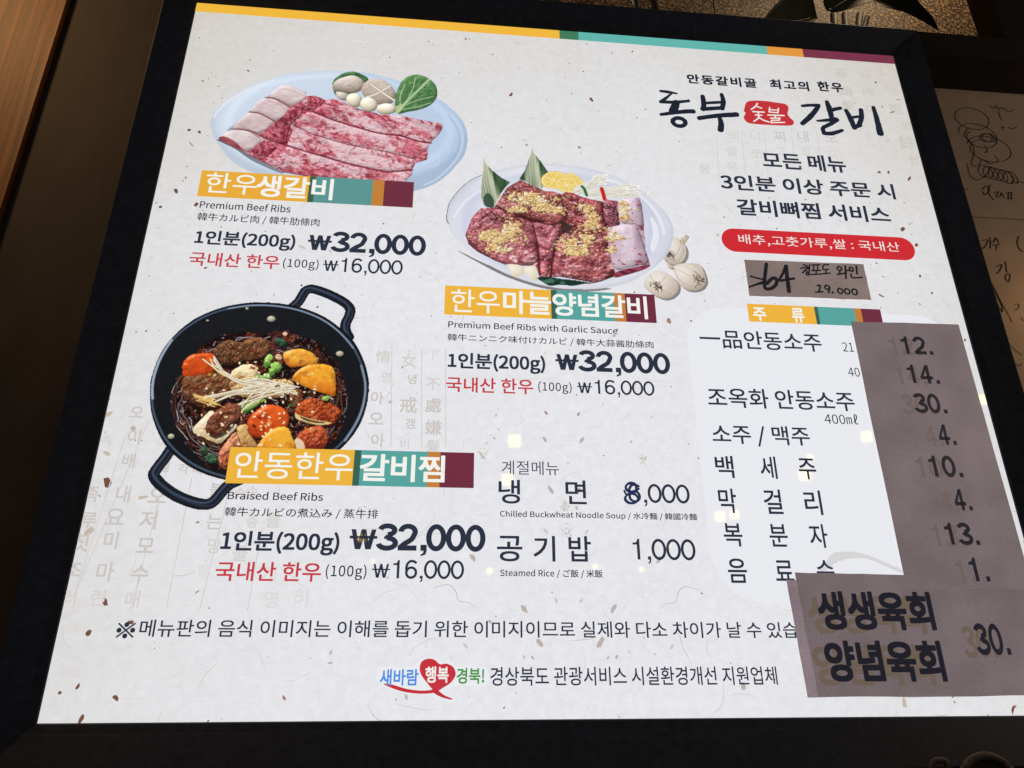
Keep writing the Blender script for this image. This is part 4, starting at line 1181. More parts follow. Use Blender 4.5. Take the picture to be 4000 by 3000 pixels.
for p, w in (([(0.1859, 0.1957), (0.2023, 0.1999), (0.2157, 0.2071), (0.2465, 0.2176), (0.2901, 0.2291), (0.3181, 0.2310), (0.3487, 0.2395), (0.3649, 0.2410)], .0032), ([(0.1645, 0.2614), (0.1923, 0.2698), (0.2285, 0.2798), (0.2520, 0.2864), (0.2901, 0.2946), (0.3070, 0.2963), (0.3403, 0.2910)], .0034), ([(0.1210, 0.2442), (0.1322, 0.2506), (0.1451, 0.2549), (0.1645, 0.2619)], .003),
             ([(0.1687, 0.2239), (0.1953, 0.2375), (0.2148, 0.2435), (0.2472, 0.2528), (0.2814, 0.2583), (0.3135, 0.2638), (0.3437, 0.2722)], .0018), ([(0.2022, 0.1760), (0.1988, 0.1862), (0.1934, 0.1965)], .002), ([(0.1637, 0.2265), (0.1624, 0.2428), (0.1623, 0.2602)], .002), ([(0.2491, 0.2495), (0.2581, 0.2568), (0.2522, 0.2626)], .0016), ([(0.2835, 0.1945), (0.2948, 0.2019), (0.3020, 0.2125)], .0016)):
    pic.stroke(p, w * .75, (104, 20, 38), .8, .8)
for i in range(60):                        # short cuts and wet fibres
    r = np.random.RandomState(i + 5)
    a = np.array((0.1260, 0.2670)) + (np.array((0.3654, 0.2267)) - np.array((0.1260, 0.2670))) * r.rand() + np.array([0, (r.rand() - .35) * .11])
    d_ = np.array([.010, .0012]) * (r.rand() + .3) if i % 3 else np.array([.003, -.006]) * (r.rand() + .3)
    pic.stroke([a, a + d_ * .5 + r.randn(2) * .0004, a + d_], .0009, [(150, 30, 50), (236, 212, 216), (120, 24, 44)][i % 3], .45, .7, only=mt)
pic.shade(lambda U, V: 1 - 0.10 * sstep(0.55, 0.7, fbm(U * 30, V * 60, 91, 2)), [mt])


def fatty(U, V, s, t):
    n = fbm(U * 60, V * 120, 8, 4)
    c = mixc((232, 218, 218), (196, 168, 172), np.clip(n * 1.2 - 0.25 + 0.35 * t, 0, 1))
    return c * (1 - 0.12 * sstep(0.75, 1.0, t))[..., None]


fc_ = pic.fill([(0.1431, 0.1556), (0.1807, 0.1651), (0.1775, 0.1768), (0.1600, 0.1920), (0.1539, 0.2081), (0.1410, 0.2202), (0.1313, 0.2351), (0.1233, 0.2459), (0.1274, 0.2536), (0.1143, 0.2718), (0.1074, 0.2737), (0.0794, 0.2561), (0.0933, 0.2376), (0.0869, 0.2360), (0.1055, 0.2039), (0.1253, 0.1771)], (176, 136, 138), "fat_cap", smooth=False)
for p in ([(0.1428, 0.1528), (0.1500, 0.1504), (0.1656, 0.1550), (0.1814, 0.1622), (0.1795, 0.1752), (0.1707, 0.1830), (0.1614, 0.1914), (0.1538, 0.1845), (0.1425, 0.1784), (0.1294, 0.1753), (0.1344, 0.1635)], [(0.1242, 0.1766), (0.1360, 0.1776), (0.1496, 0.1848), (0.1600, 0.1920), (0.1543, 0.2081), (0.1425, 0.2189), (0.1317, 0.2127), (0.1183, 0.2061), (0.1055, 0.2039), (0.1138, 0.1865)], [(0.1046, 0.2053), (0.1183, 0.2061), (0.1317, 0.2127), (0.1423, 0.2201), (0.1313, 0.2351), (0.1209, 0.2434), (0.1099, 0.2379), (0.0953, 0.2369), (0.0854, 0.2372), (0.0890, 0.2285)], [(0.0701, 0.2549), (0.0759, 0.2457), (0.0853, 0.2393), (0.0932, 0.2368), (0.1104, 0.2416), (0.1295, 0.2540), (0.1233, 0.2624), (0.1145, 0.2737), (0.1076, 0.2752), (0.0925, 0.2622), (0.0796, 0.2574)]):
    fc_ = pic.fill(p, fatty, "fat_cap", smooth=False, wob=.0004, zone=True)
pic.relief(range(pic.nz - 3, pic.nz + 1), lambda U, V: fbm(U * 120, V * 200, 8, 4), 1.2, r=5, pillow=3.0, spec=0.18, power=14, amb=0.6)
for p in ([(0.1243, 0.1772), (0.1361, 0.1781), (0.1497, 0.1854), (0.1611, 0.1925)], [(0.1053, 0.2056), (0.1184, 0.2067), (0.1318, 0.2132), (0.1423, 0.2201)], [(0.0851, 0.2383), (0.0954, 0.2377), (0.1100, 0.2389), (0.1214, 0.2439)]):
    pic.stroke(p, .0024, (120, 70, 74), .8, .6)
pic.stroke([(0.1432, 0.1570), (0.1505, 0.1550), (0.1661, 0.1599), (0.1797, 0.1666)], .003, (240, 230, 228), .5, .8)
pic.stroke([(0.1281, 0.1825), (0.1434, 0.1867), (0.1530, 0.1957)], .003, (190, 150, 156), .5, .8)
pic.fill([(0.0697, 0.2555), (0.0768, 0.2518), (0.0922, 0.2596), (0.1080, 0.2752), (0.1001, 0.2729), (0.0825, 0.2638)], marble(40, 90, 0.4), "fat_cap")
pic.fill([(0.0697, 0.2555), (0.0768, 0.2518), (0.0922, 0.2596), (0.1080, 0.2752), (0.1001, 0.2729), (0.0825, 0.2638)], (120, 50, 58), alpha=.5)


def leafy(lightc, darkc, seed):
    def f(U, V, s, t):
        n = fbm(U * 120, V * 120, seed, 4)
        return mixc(lightc, darkc, np.clip(n * 1.3 - 0.15 + 0.25 * (t - .5), 0, 1))
    return f


pic.fill([(0.2170, 0.1490), (0.2179, 0.1344), (0.2300, 0.1210), (0.2451, 0.1166), (0.2587, 0.1213), (0.2677, 0.1290), (0.2624, 0.1420), (0.2379, 0.1644), (0.2239, 0.1656)], leafy((88, 128, 82), (44, 82, 50), 4), "lettuce_leaf", new=True, zone=True)
pic.fill([(0.3096, 0.1867), (0.3091, 0.1668), (0.3113, 0.1464), (0.3190, 0.1246), (0.3319, 0.1142), (0.3477, 0.1145), (0.3616, 0.1237), (0.3693, 0.1383), (0.3687, 0.1587), (0.3590, 0.1725), (0.3439, 0.1815), (0.3288, 0.1864), (0.3181, 0.1910), (0.3126, 0.1898)], leafy((104, 146, 92), (58, 104, 62), 9), "lettuce_leaf", new=True, zone=True)
pic.relief([pic.nz - 1, pic.nz], lambda U, V: fbm(U * 110, V * 110, 15, 4), 5.0, r=8, pillow=3.0, spec=0.22, power=12, amb=0.5, tint=(220, 240, 215))
for p, w in (([(0.3126, 0.1898), (0.3257, 0.1682), (0.3422, 0.1436), (0.3570, 0.1217)], .0038), ([(0.3196, 0.1787), (0.3345, 0.1674), (0.3649, 0.1533)], .0012), ([(0.3236, 0.1712), (0.3334, 0.1444), (0.3367, 0.1206)], .0012), ([(0.3177, 0.1831), (0.3393, 0.1770), (0.3610, 0.1666)], .0012), ([(0.3174, 0.1775), (0.3163, 0.1575), (0.3217, 0.1338)], .0012)):
    pic.stroke(p, w, (196, 214, 170), .85, .6)
for i in range(36):
    r = np.random.RandomState(i)
    a = np.array((0.3135, 0.1863)) + (np.array((0.3618, 0.1287)) - np.array((0.3135, 0.1863))) * (0.2 + .7 * r.rand())
    pic.stroke([a, a + r.randn(2) * .008], .0008, (130, 168, 112), .45, .6, only=len(pic.names) - 1)
pic.fill([(0.3089, 0.1825), (0.3140, 0.1749), (0.3236, 0.1712), (0.3199, 0.1830), (0.3137, 0.1905)], (188, 206, 150), alpha=.8)
pic.fill([(0.2226, 0.1577), (0.2307, 0.1558), (0.2397, 0.1599), (0.2427, 0.1703), (0.2354, 0.1732), (0.2257, 0.1689)], ball((216, 204, 192), (150, 136, 124)), "mushroom", new=True, zone=True)
pic.fill([(0.2166, 0.1496), (0.2177, 0.1417), (0.2234, 0.1339), (0.2370, 0.1259), (0.2461, 0.1242), (0.2552, 0.1281), (0.2621, 0.1368), (0.2630, 0.1443), (0.2577, 0.1526), (0.2483, 0.1577), (0.2395, 0.1574), (0.2285, 0.1560), (0.2197, 0.1551)], ball((222, 212, 202), (158, 140, 126), (.4, .1)), "mushroom", zone=True)
pic.stroke([(0.2252, 0.1555), (0.2395, 0.1574), (0.2504, 0.1564)], .002, (120, 100, 88), .6, .7)
pic.stroke([(0.2405, 0.1425), (0.2463, 0.1464), (0.2511, 0.1517)], .002, (150, 130, 118), .6, .7)
pic.fill([(0.2589, 0.1481), (0.2621, 0.1377), (0.2725, 0.1277), (0.2869, 0.1278), (0.2996, 0.1363), (0.3089, 0.1509), (0.3097, 0.1581), (0.3060, 0.1699), (0.2955, 0.1774), (0.2823, 0.1754), (0.2686, 0.1674), (0.2614, 0.1580)], ball((206, 192, 178), (150, 132, 118), (.5, .2)), "mushroom", new=True, zone=True)
pic.relief(range(pic.nz - 2, pic.nz + 1), lambda U, V: fbm(U * 160, V * 160, 3, 3), 2.0, r=9, pillow=5.0, spec=0.12, power=10, amb=0.6)
for p in ([(0.2673, 0.1641), (0.2810, 0.1563), (0.3009, 0.1386)], [(0.2710, 0.1378), (0.2850, 0.1493), (0.3080, 0.1669)]):
    pic.stroke(p, .0046, (140, 122, 108), .7, .5)
    pic.stroke(p, .003, (238, 232, 222), .95, .4)
for c, a, b in (((0.2511, 0.1712), (0.2638, 0.1735), (0.2510, 0.1843)), ((0.2715, 0.1774), (0.2843, 0.1792), (0.2712, 0.1910)), ((0.2974, 0.1834), (0.3119, 0.1814), (0.2987, 0.1938))):
    pic.fill(ell(c, a, b), ball((246, 240, 222), (196, 178, 142), (.42, .25)), "garlic_clove", new=True, zone=True)
pic.relief(range(pic.nz - 2, pic.nz + 1), lambda U, V: fbm(U * 60, V * 60, 3, 2), 2.0, r=8, pillow=7.0, spec=0.5, power=30, amb=0.6)
pic.fill([(0.2348, 0.1746), (0.2439, 0.1843), (0.2547, 0.1851), (0.2703, 0.1905), (0.2812, 0.1924), (0.2880, 0.1963), (0.2814, 0.1947), (0.2660, 0.1917), (0.2506, 0.1874)], (90, 30, 40), alpha=.35)
pic.emit("platter_picture", board, -0.0005, "oval pale blue platter of raw marbled ribs with mushrooms and garlic")

# --- 2: garlic-seasoned ribs on a white dish, with garlic bulbs beside it
plate2 = [(0.3908, 0.3688), (0.3916, 0.3550), (0.3950, 0.3408), (0.4061, 0.3211), (0.4214, 0.3033), (0.4390, 0.2912), (0.4648, 0.2803), (0.4929, 0.2713), (0.5192, 0.2674), (0.5437, 0.2656), (0.5844, 0.2683), (0.6209, 0.2769), (0.6549, 0.2923), (0.6819, 0.3149), (0.7023, 0.3396), (0.7102, 0.3604), (0.7102, 0.3768), (0.7055, 0.3956), (0.6971, 0.4120), (0.6829, 0.4274), (0.6641, 0.4428), (0.6437, 0.4566), (0.6143, 0.4668), (0.5854, 0.4715), (0.5664, 0.4723), (0.5476, 0.4724), (0.5101, 0.4657), (0.4726, 0.4526), (0.4407, 0.4348), (0.4159, 0.4146), (0.3994, 0.3944)]
allp = list(plate2) + [(0.4407, 0.2627), (0.5116, 0.2393), (0.7335, 0.3754), (0.7510, 0.4559), (0.6841, 0.4831)]
pic = Picture(allp)
# garlic bulbs first: the dish overlaps them


def bulb(body, shade_, root_c, neck, lines):
    pic.fill([(u + .0025, v + .0025) for u, v in body], (150, 146, 148), "garlic_bulb", new=True, alpha=.9)
    pid = pic.fill(body, ball((236, 228, 218), (168, 150, 134), (.35, .3)), "garlic_bulb")
    if neck:
        pic.fill(neck, ball((214, 200, 178), (150, 130, 106)), "garlic_bulb")
    for p in lines:
        pic.stroke(p, .0014, (160, 138, 122), .6, .7)
        pic.stroke([(u + .0012, v) for u, v in p], .001, (246, 240, 232), .7, .7)
    for i in range(46):
        r = np.random.RandomState(i + int(root_c[0] * 1000))
        a = np.array(root_c) + r.randn(2) * .0038
        pic.stroke([a, a + r.randn(2) * .003], .0009, [(60, 50, 44), (150, 120, 84), (36, 32, 32)][i % 3], .8, .5)


bulb([(0.7088, 0.3804), (0.7186, 0.3833), (0.7264, 0.3966), (0.7256, 0.4104), (0.7190, 0.4209), (0.7087, 0.4260), (0.6989, 0.4243), (0.6936, 0.4178), (0.6959, 0.4030)], 0, (0.7017, 0.4106), [(0.7183, 0.3868), (0.7233, 0.3807), (0.7284, 0.3757), (0.7327, 0.3790), (0.7295, 0.3849), (0.7238, 0.3917)], [[(0.7203, 0.3866), (0.7169, 0.4018), (0.7054, 0.4183)], [(0.7220, 0.3900), (0.7237, 0.4037), (0.7152, 0.4200)]])
bulb([(0.6968, 0.4266), (0.7024, 0.4297), (0.7106, 0.4259), (0.7228, 0.4230), (0.7348, 0.4216), (0.7444, 0.4251), (0.7490, 0.4383), (0.7495, 0.4516), (0.7425, 0.4618), (0.7303, 0.4661), (0.7188, 0.4641), (0.7098, 0.4558), (0.7053, 0.4406), (0.7021, 0.4330)], 0, (0.7401, 0.4476), [(0.6969, 0.4255), (0.7017, 0.4264), (0.7072, 0.4316), (0.7039, 0.4345), (0.6983, 0.4310)], [[(0.7062, 0.4317), (0.7194, 0.4377), (0.7341, 0.4480)], [(0.7105, 0.4270), (0.7242, 0.4285), (0.7398, 0.4410)], [(0.7067, 0.4361), (0.7142, 0.4512), (0.7332, 0.4568)], [(0.7328, 0.4224), (0.7419, 0.4298), (0.7447, 0.4408)]])
bulb([(0.6621, 0.4561), (0.6678, 0.4448), (0.6782, 0.4377), (0.6899, 0.4375), (0.7011, 0.4442), (0.7098, 0.4558), (0.7083, 0.4679), (0.7001, 0.4769), (0.6891, 0.4807), (0.6788, 0.4780), (0.6696, 0.4720), (0.6624, 0.4648)], 0, (0.6791, 0.4618), None, [[(0.6953, 0.4434), (0.6887, 0.4525), (0.6822, 0.4594)], [(0.7059, 0.4560), (0.6939, 0.4588), (0.6840, 0.4615)], [(0.7006, 0.4715), (0.6913, 0.4666), (0.6819, 0.4638)], [(0.6718, 0.4446), (0.6750, 0.4532), (0.6783, 0.4596)], [(0.6808, 0.4768), (0.6813, 0.4703), (0.6799, 0.4639)]])
pic.names.insert(0, pic.names.pop()) if False else None
for p in ([(0.4066, 0.4196), (0.4407, 0.4407), (0.4726, 0.4574), (0.5100, 0.4700), (0.5474, 0.4762), (0.5853, 0.4747), (0.6141, 0.4694), (0.6047, 0.4677), (0.5476, 0.4706), (0.4726, 0.4509)],):
    pic.fill(p, (150, 146, 146), "white_dish_picture", alpha=.9)


def plate_white(U, V, s, t):
    n = fbm(U * 18, V * 18, 13, 3)
    c = mixc((230, 231, 238), (206, 208, 222), np.clip(n * 0.9 - 0.1 + 0.35 * np.abs(s - .45), 0, 1))
    e = np.hypot((s - 0.5) * 2, (t - 0.5) * 2)
    c = mixc(c, (196, 202, 226), 0.55 * sstep(0.72, 0.82, e) * (1 - sstep(0.84, 0.90, e)))
    return c * (1 - 0.05 * sstep(0.95, 1.0, e))[..., None]


dish = pic.fill(plate2, plate_white, "white_dish_picture")
pic.stroke([(0.3934, 0.3778), (0.3908, 0.3688), (0.3916, 0.3550), (0.3950, 0.3408), (0.4061, 0.3211), (0.4214, 0.3033), (0.4390, 0.2919)], .0013, (70, 78, 90), .8, .5, part="white_dish_picture")
pic.stroke([(0.4236, 0.4230), (0.4463, 0.4404), (0.4764, 0.4567), (0.5100, 0.4683), (0.5438, 0.4730), (0.5759, 0.4722)], .0014, (110, 112, 118), .6, .6)
pic.stroke([(0.4015, 0.3659), (0.4144, 0.3418), (0.4374, 0.3190), (0.4649, 0.3003)], .004, (240, 241, 246), .6, .8)
pic.stroke([(0.6042, 0.2818), (0.6443, 0.2975), (0.6734, 0.3199), (0.6915, 0.3474), (0.6972, 0.3753)], .004, (242, 243, 247), .7, .8)
pic.stroke([(0.6302, 0.2936), (0.6540, 0.3054), (0.6767, 0.3293), (0.6867, 0.3572), (0.6868, 0.3805), (0.6766, 0.4086)], .0022, (190, 196, 214), .6, .8)
pic.fill([(0.6793, 0.3482), (0.6883, 0.3618), (0.6884, 0.3851), (0.6785, 0.4085), (0.6755, 0.3973), (0.6811, 0.3763)], (244, 244, 246), alpha=.7)


def variegated(base, tip):
    b, t_ = np.array(base), np.array(tip)
    ax_ = (t_ - b) / np.linalg.norm(t_ - b)

    def f(U, V, s, t):
        x = (U - b[0]) * ax_[0] + (V - b[1]) * ax_[1]
        y = (-(U - b[0]) * ax_[1] + (V - b[1]) * ax_[0])
        ln = np.linalg.norm(t_ - b)
        half = 0.027 * np.clip(1 - x / ln, 0.03, 1) ** 0.7 + 0.001
        r = np.abs(y) / half
        st = vnoise(y * 900 + 50, x * 25 + 9, 4)
        c = mixc((206, 210, 182), (52, 84, 54), np.clip(sstep(0.25, 0.8, r) + (st - .5) * .9 + 0.30 * sstep(.55, .05, x / ln), 0, 1))
        return c * (0.8 + 0.25 * vnoise(y * 1500 + 50, x * 30 + 9, 8))[..., None]
    return f


pic.fill([(0.4407, 0.2622), (0.4432, 0.2712), (0.4529, 0.2828), (0.4668, 0.2953), (0.4792, 0.3024), (0.4728, 0.3106), (0.4649, 0.3243), (0.4552, 0.3480), (0.4474, 0.3478), (0.4416, 0.3435), (0.4383, 0.3308), (0.4381, 0.3166), (0.4398, 0.2899)], variegated((0.4513, 0.3394), (0.4407, 0.2627)), "leaf_garnish", new=True, smooth=False)
pic.fill([(0.4414, 0.3306), (0.4482, 0.3230), (0.4561, 0.3344), (0.4548, 0.3474), (0.4435, 0.3446)], (38, 62, 50), alpha=.75)
pic.fill([(0.5116, 0.2393), (0.5135, 0.2472), (0.5234, 0.2616), (0.5347, 0.2811), (0.5308, 0.2956), (0.5249, 0.3106), (0.5125, 0.3090), (0.5007, 0.2990), (0.4921, 0.2959), (0.5009, 0.2781)], variegated((0.5125, 0.3090), (0.5116, 0.2398)), "leaf_garnish", new=True, smooth=False)
for c, a, b in (((0.5712, 0.2940), (0.5862, 0.2991), (0.5707, 0.2805)), ((0.5419, 0.2936), (0.5608, 0.2911), (0.5423, 0.2781)), ((0.5608, 0.3013), (0.5785, 0.3020), (0.5605, 0.2874))):
    pid = pic.fill(ell(c, a, b), (232, 190, 60), "lemon_slice", new=True)
    e = lambda k: ell(c, np.array(c) + (np.array(a) - np.array(c)) * k, np.array(c) + (np.array(b) - np.array(c)) * k)
    pic.fill(e(.90), (244, 234, 190))
    pic.fill(e(.82), lambda U, V, s, t: mixc((240, 218, 138), (226, 186, 76), fbm(U * 200, V * 200, 5, 3)))
    for k in range(8):
        an = k * math.pi / 4 + .3
        q = np.array(c) + (np.array(a) - np.array(c)) * .8 * math.cos(an) + (np.array(b) - np.array(c)) * .8 * math.sin(an)
        pic.stroke([c, q], .0012, (246, 232, 180), .8, .6)
# enoki bundles
pic.fill([(0.5705, 0.3111), (0.5830, 0.3030), (0.5998, 0.2895), (0.6062, 0.2829), (0.6145, 0.2818), (0.6193, 0.2864), (0.6117, 0.2948), (0.5970, 0.3056), (0.5905, 0.3158), (0.5784, 0.3154)], lambda U, V, s, t: mixc((240, 236, 226), (202, 196, 184), fbm(U * 300, V * 300, 3, 3)), "enoki_mushrooms")
pic.fill([(0.5896, 0.3134), (0.6093, 0.3024), (0.6341, 0.2970), (0.6546, 0.2968), (0.6613, 0.3037), (0.6657, 0.3131), (0.6491, 0.3167), (0.6186, 0.3187), (0.6004, 0.3195)], lambda U, V, s, t: mixc((240, 236, 226), (200, 194, 182), fbm(U * 300, V * 300, 5, 3)), "enoki_mushrooms")
for i in range(52):
    r = np.random.RandomState(i + 40)
    if i < 20:
        a, b = np.array((0.5756, 0.3115)) + r.randn(2) * np.array([.003, .0035]), np.array((0.6132, 0.2869)) + r.randn(2) * np.array([.006, .005])
    else:
        a, b = np.array((0.5925, 0.3156)) + r.randn(2) * np.array([.003, .004]), np.array((0.6540, 0.3047)) + r.randn(2) * np.array([.010, .007])
    m_ = (a + b) / 2 + r.randn(2) * .0016
    pic.stroke([a, m_, b], .0017, (188, 180, 166), .8, .6, part="enoki_mushrooms")
    pic.stroke([a - .0004, m_ - .0004, b - .0004], .0011, (248, 245, 236), .9, .6)
    pic.fill(ell(b, b + np.array([.0016, 0]), b + np.array([0, .0013])), (248, 244, 234), "enoki_mushrooms")
pic.stroke([(0.5826, 0.3023), (0.5858, 0.3064), (0.5888, 0.3171)], .0042, (40, 104, 50), 1, .3, part="green_tie")
pic.stroke([(0.6113, 0.3042), (0.6129, 0.3118), (0.6147, 0.3226)], .0056, (196, 32, 36), 1, .3, part="red_tie")


def glazed(seed, a=(164, 88, 90), b=(110, 52, 56)):
    def f(U, V, s, t):
        w = fbm(U * 70, V * 70, seed, 3) - .5
        n = fbm(U * 60 + w * 3, V * 90 + w * 3, seed + 3, 4)
        c = mixc(a, b, sstep(0.3, 0.68, n))
        fib = fbm(U * 300 + w * 8, V * 420, seed + 5, 3)
        c = c * (0.80 + 0.38 * fib)[..., None]
        pale = sstep(0.58, 0.74, fbm(U * 110 + w * 4, V * 150, seed + 40, 4))
        return mixc(c, (206, 150, 156), pale * 0.55)
    return f


def bone(U, V, s, t):
    c = mixc((222, 204, 216), (168, 136, 156), np.clip(np.abs(s - .42) * 1.35 + (fbm(U * 120, V * 60, 4, 3) - .5) * .7, 0, 1))
    sp = sstep(.66, .78, fbm(U * 170, V * 170, 44, 4) + .16 * np.abs(s - .45) + .10 * t - .05)
    return mixc(c, (164, 62, 72), sp * .8)


meat2 = [(0.4728, 0.3118), (0.4827, 0.3026), (0.4927, 0.2978), (0.5066, 0.3046), (0.5185, 0.3086), (0.5284, 0.3128), (0.5404, 0.3139), (0.5523, 0.3179), (0.5584, 0.3136), (0.5704, 0.3159), (0.5823, 0.3192), (0.5961, 0.3250), (0.6100, 0.3277), (0.6154, 0.3225), (0.6325, 0.3231), (0.6380, 0.3318), (0.6389, 0.3508), (0.6340, 0.3652), (0.6271, 0.3795), (0.6242, 0.4116), (0.6249, 0.4339), (0.6231, 0.4477), (0.6052, 0.4580), (0.5935, 0.4612), (0.5860, 0.4601), (0.5670, 0.4567), (0.5481, 0.4551), (0.5367, 0.4544), (0.5291, 0.4557), (0.5187, 0.4554), (0.5143, 0.4399), (0.4953, 0.4410), (0.4727, 0.4400), (0.4595, 0.4331), (0.4348, 0.4206), (0.4215, 0.4099), (0.4161, 0.3957), (0.4218, 0.3783), (0.4264, 0.3666), (0.4330, 0.3558), (0.4397, 0.3483), (0.4552, 0.3490), (0.4610, 0.3340)]
m2 = pic.fill(meat2, glazed(21), "seasoned_meat", smooth=False, wob=.0009, zone=True)
z0 = pic.nz
for p, sd, a_, b_c in (([(0.4161, 0.3957), (0.4218, 0.3783), (0.4301, 0.3594), (0.4397, 0.3483), (0.4552, 0.3485), (0.4727, 0.3520), (0.4902, 0.3625), (0.4998, 0.3735), (0.5113, 0.3865), (0.5167, 0.4088), (0.5163, 0.4310), (0.4953, 0.4410), (0.4727, 0.4400), (0.4595, 0.4331), (0.4348, 0.4206), (0.4215, 0.4099)], 34, (170, 96, 102), (116, 56, 64)),
                       ([(0.4552, 0.3485), (0.4610, 0.3340), (0.4728, 0.3118), (0.4927, 0.2978), (0.5126, 0.3066), (0.5324, 0.3137), (0.5522, 0.3184), (0.5606, 0.3369), (0.5590, 0.3559), (0.5487, 0.3705), (0.5311, 0.3692), (0.5116, 0.3681), (0.4902, 0.3602), (0.4727, 0.3509)], 52, (156, 84, 82), (100, 48, 48)),
                       ([(0.5523, 0.3179), (0.5584, 0.3136), (0.5823, 0.3192), (0.6100, 0.3277), (0.6110, 0.3478), (0.6160, 0.3663), (0.6132, 0.3804), (0.5894, 0.3841), (0.5661, 0.3786), (0.5526, 0.3702), (0.5603, 0.3464)], 58, (164, 82, 82), (104, 46, 48)),
                       ([(0.6100, 0.3289), (0.6154, 0.3225), (0.6325, 0.3231), (0.6398, 0.3365), (0.6362, 0.3604), (0.6237, 0.3705), (0.6141, 0.3641)], 63, (148, 82, 92), (92, 44, 56)),
                       ([(0.5096, 0.3729), (0.5233, 0.3674), (0.5429, 0.3685), (0.5502, 0.3842), (0.5428, 0.4050), (0.5364, 0.4299), (0.5320, 0.4553), (0.5197, 0.4553), (0.5173, 0.4310), (0.5168, 0.4065)], 61, (176, 102, 110), (122, 58, 68)),
                       ([(0.5502, 0.3865), (0.5698, 0.3830), (0.5894, 0.3841), (0.6132, 0.3804), (0.6157, 0.4076), (0.6239, 0.4340), (0.6221, 0.4473), (0.6052, 0.4580), (0.5860, 0.4601), (0.5670, 0.4567), (0.5367, 0.4544), (0.5352, 0.4388), (0.5417, 0.4096)], 71, (170, 92, 96), (112, 50, 56)),
                       ([(0.5181, 0.4397), (0.5260, 0.4261), (0.5314, 0.4390), (0.5291, 0.4552), (0.5197, 0.4553)], 75, (196, 116, 122), (146, 70, 80))):
    pic.fill(p, glazed(sd, a_, b_c), "seasoned_meat", only=m2, zone=True, wob=.0008, seed=sd)
for p, sd in (([(0.4765, 0.4267), (0.4956, 0.4156), (0.5108, 0.4181), (0.5163, 0.4310), (0.5086, 0.4402), (0.4897, 0.4380)], 3), ([(0.5548, 0.4245), (0.5663, 0.4260), (0.5706, 0.4391), (0.5681, 0.4545), (0.5594, 0.4560), (0.5542, 0.4421)], 4), ([(0.5862, 0.4557), (0.5977, 0.4540), (0.6004, 0.4582), (0.5935, 0.4614)], 5), ([(0.5407, 0.4472), (0.5561, 0.4420), (0.5538, 0.4542), (0.5405, 0.4538)], 7), ([(0.6073, 0.4171), (0.6174, 0.4120), (0.6229, 0.4340), (0.6121, 0.4368)], 9)):
    pic.fill(p, glazed(90 + sd, (222, 176, 180), (176, 108, 114)), only=m2, alpha=lambda U, V, s, t: sstep(.30, .55, fbm(U * 130, V * 130, 66, 3)) * .9)
pic.relief(range(z0, pic.nz + 1), lambda U, V: fbm(U * 190, V * 240, 81, 5) + .55 * fbm(U * 60, V * 60, 82, 2), 5.5, r=9, pillow=8.0, spec=0.62, power=22, amb=0.42, tint=(240, 226, 228))
pic.shade(lambda U, V: 1.12 + 0 * U, [m2])
for p, w in (([(0.5105, 0.3728), (0.5141, 0.3909), (0.5171, 0.4110), (0.5188, 0.4528)], .0030), ([(0.5483, 0.3843), (0.5419, 0.4051), (0.5364, 0.4299), (0.5333, 0.4541)], .0034), ([(0.4766, 0.3518), (0.5039, 0.3617), (0.5272, 0.3695), (0.5428, 0.3708)], .0026), ([(0.5606, 0.3369), (0.5569, 0.3607), (0.5526, 0.3702), (0.5522, 0.3840)], .003), ([(0.6109, 0.3300), (0.6107, 0.3526), (0.6155, 0.3756)], .003), ([(0.4514, 0.3534), (0.4650, 0.3618), (0.4766, 0.3657)], .0014), ([(0.4610, 0.3434), (0.4727, 0.3544)], .0014),
             ([(0.4397, 0.3507), (0.4495, 0.3628), (0.4592, 0.3737)], .0014), ([(0.4474, 0.3490), (0.4592, 0.3622), (0.4689, 0.3708)], .0014), ([(0.4827, 0.3111), (0.4906, 0.3166), (0.5005, 0.3123)], .0012), ([(0.4927, 0.3007), (0.4986, 0.3076), (0.5105, 0.3092)], .0012), ([(0.5165, 0.3088), (0.5223, 0.3180), (0.5202, 0.3253)], .0012), ([(0.6201, 0.3282), (0.6273, 0.3421), (0.6242, 0.3611)], .0012), ([(0.6263, 0.3254), (0.6314, 0.3418), (0.6305, 0.3560)], .0012)):
    pic.stroke(p, w, (62, 18, 26), .75, .9, only=m2)
pic.fill([(0.5507, 0.3680), (0.5567, 0.3653), (0.5722, 0.3725), (0.5690, 0.3796), (0.5559, 0.3907), (0.5511, 0.3864)], (52, 46, 38), alpha=lambda U, V, s, t: .85 * sstep(.3, .5, fbm(U * 150, V * 150, 5, 3)), only=m2)
# bones
pic.fill([(0.6333, 0.3274), (0.6407, 0.3216), (0.6531, 0.3183), (0.6659, 0.3163), (0.6685, 0.3298), (0.6692, 0.3489), (0.6687, 0.3770), (0.6688, 0.4018), (0.6650, 0.4047), (0.6604, 0.3867), (0.6500, 0.3642), (0.6341, 0.3628)], bone, "rib_bone", new=True, smooth=False, zone=True)
pic.fill([(0.6155, 0.3744), (0.6218, 0.3687), (0.6380, 0.3645), (0.6562, 0.3615), (0.6612, 0.3751), (0.6657, 0.3956), (0.6703, 0.4135), (0.6731, 0.4279), (0.6573, 0.4299), (0.6393, 0.4353), (0.6224, 0.4429), (0.6186, 0.4254), (0.6160, 0.4008)], bone, "rib_bone", new=True, smooth=False, zone=True)
pic.relief([pic.nz - 1, pic.nz], lambda U, V: fbm(U * 150, V * 110, 8, 4), 1.5, r=12, pillow=9.0, spec=0.4, power=18, amb=0.55)
pic.fill([(0.6213, 0.4447), (0.6353, 0.4378), (0.6572, 0.4310), (0.6731, 0.4279), (0.6667, 0.4350), (0.6525, 0.4412), (0.6327, 0.4485), (0.6219, 0.4512)], glazed(120, (150, 66, 84), (92, 30, 48)), "rib_bone")
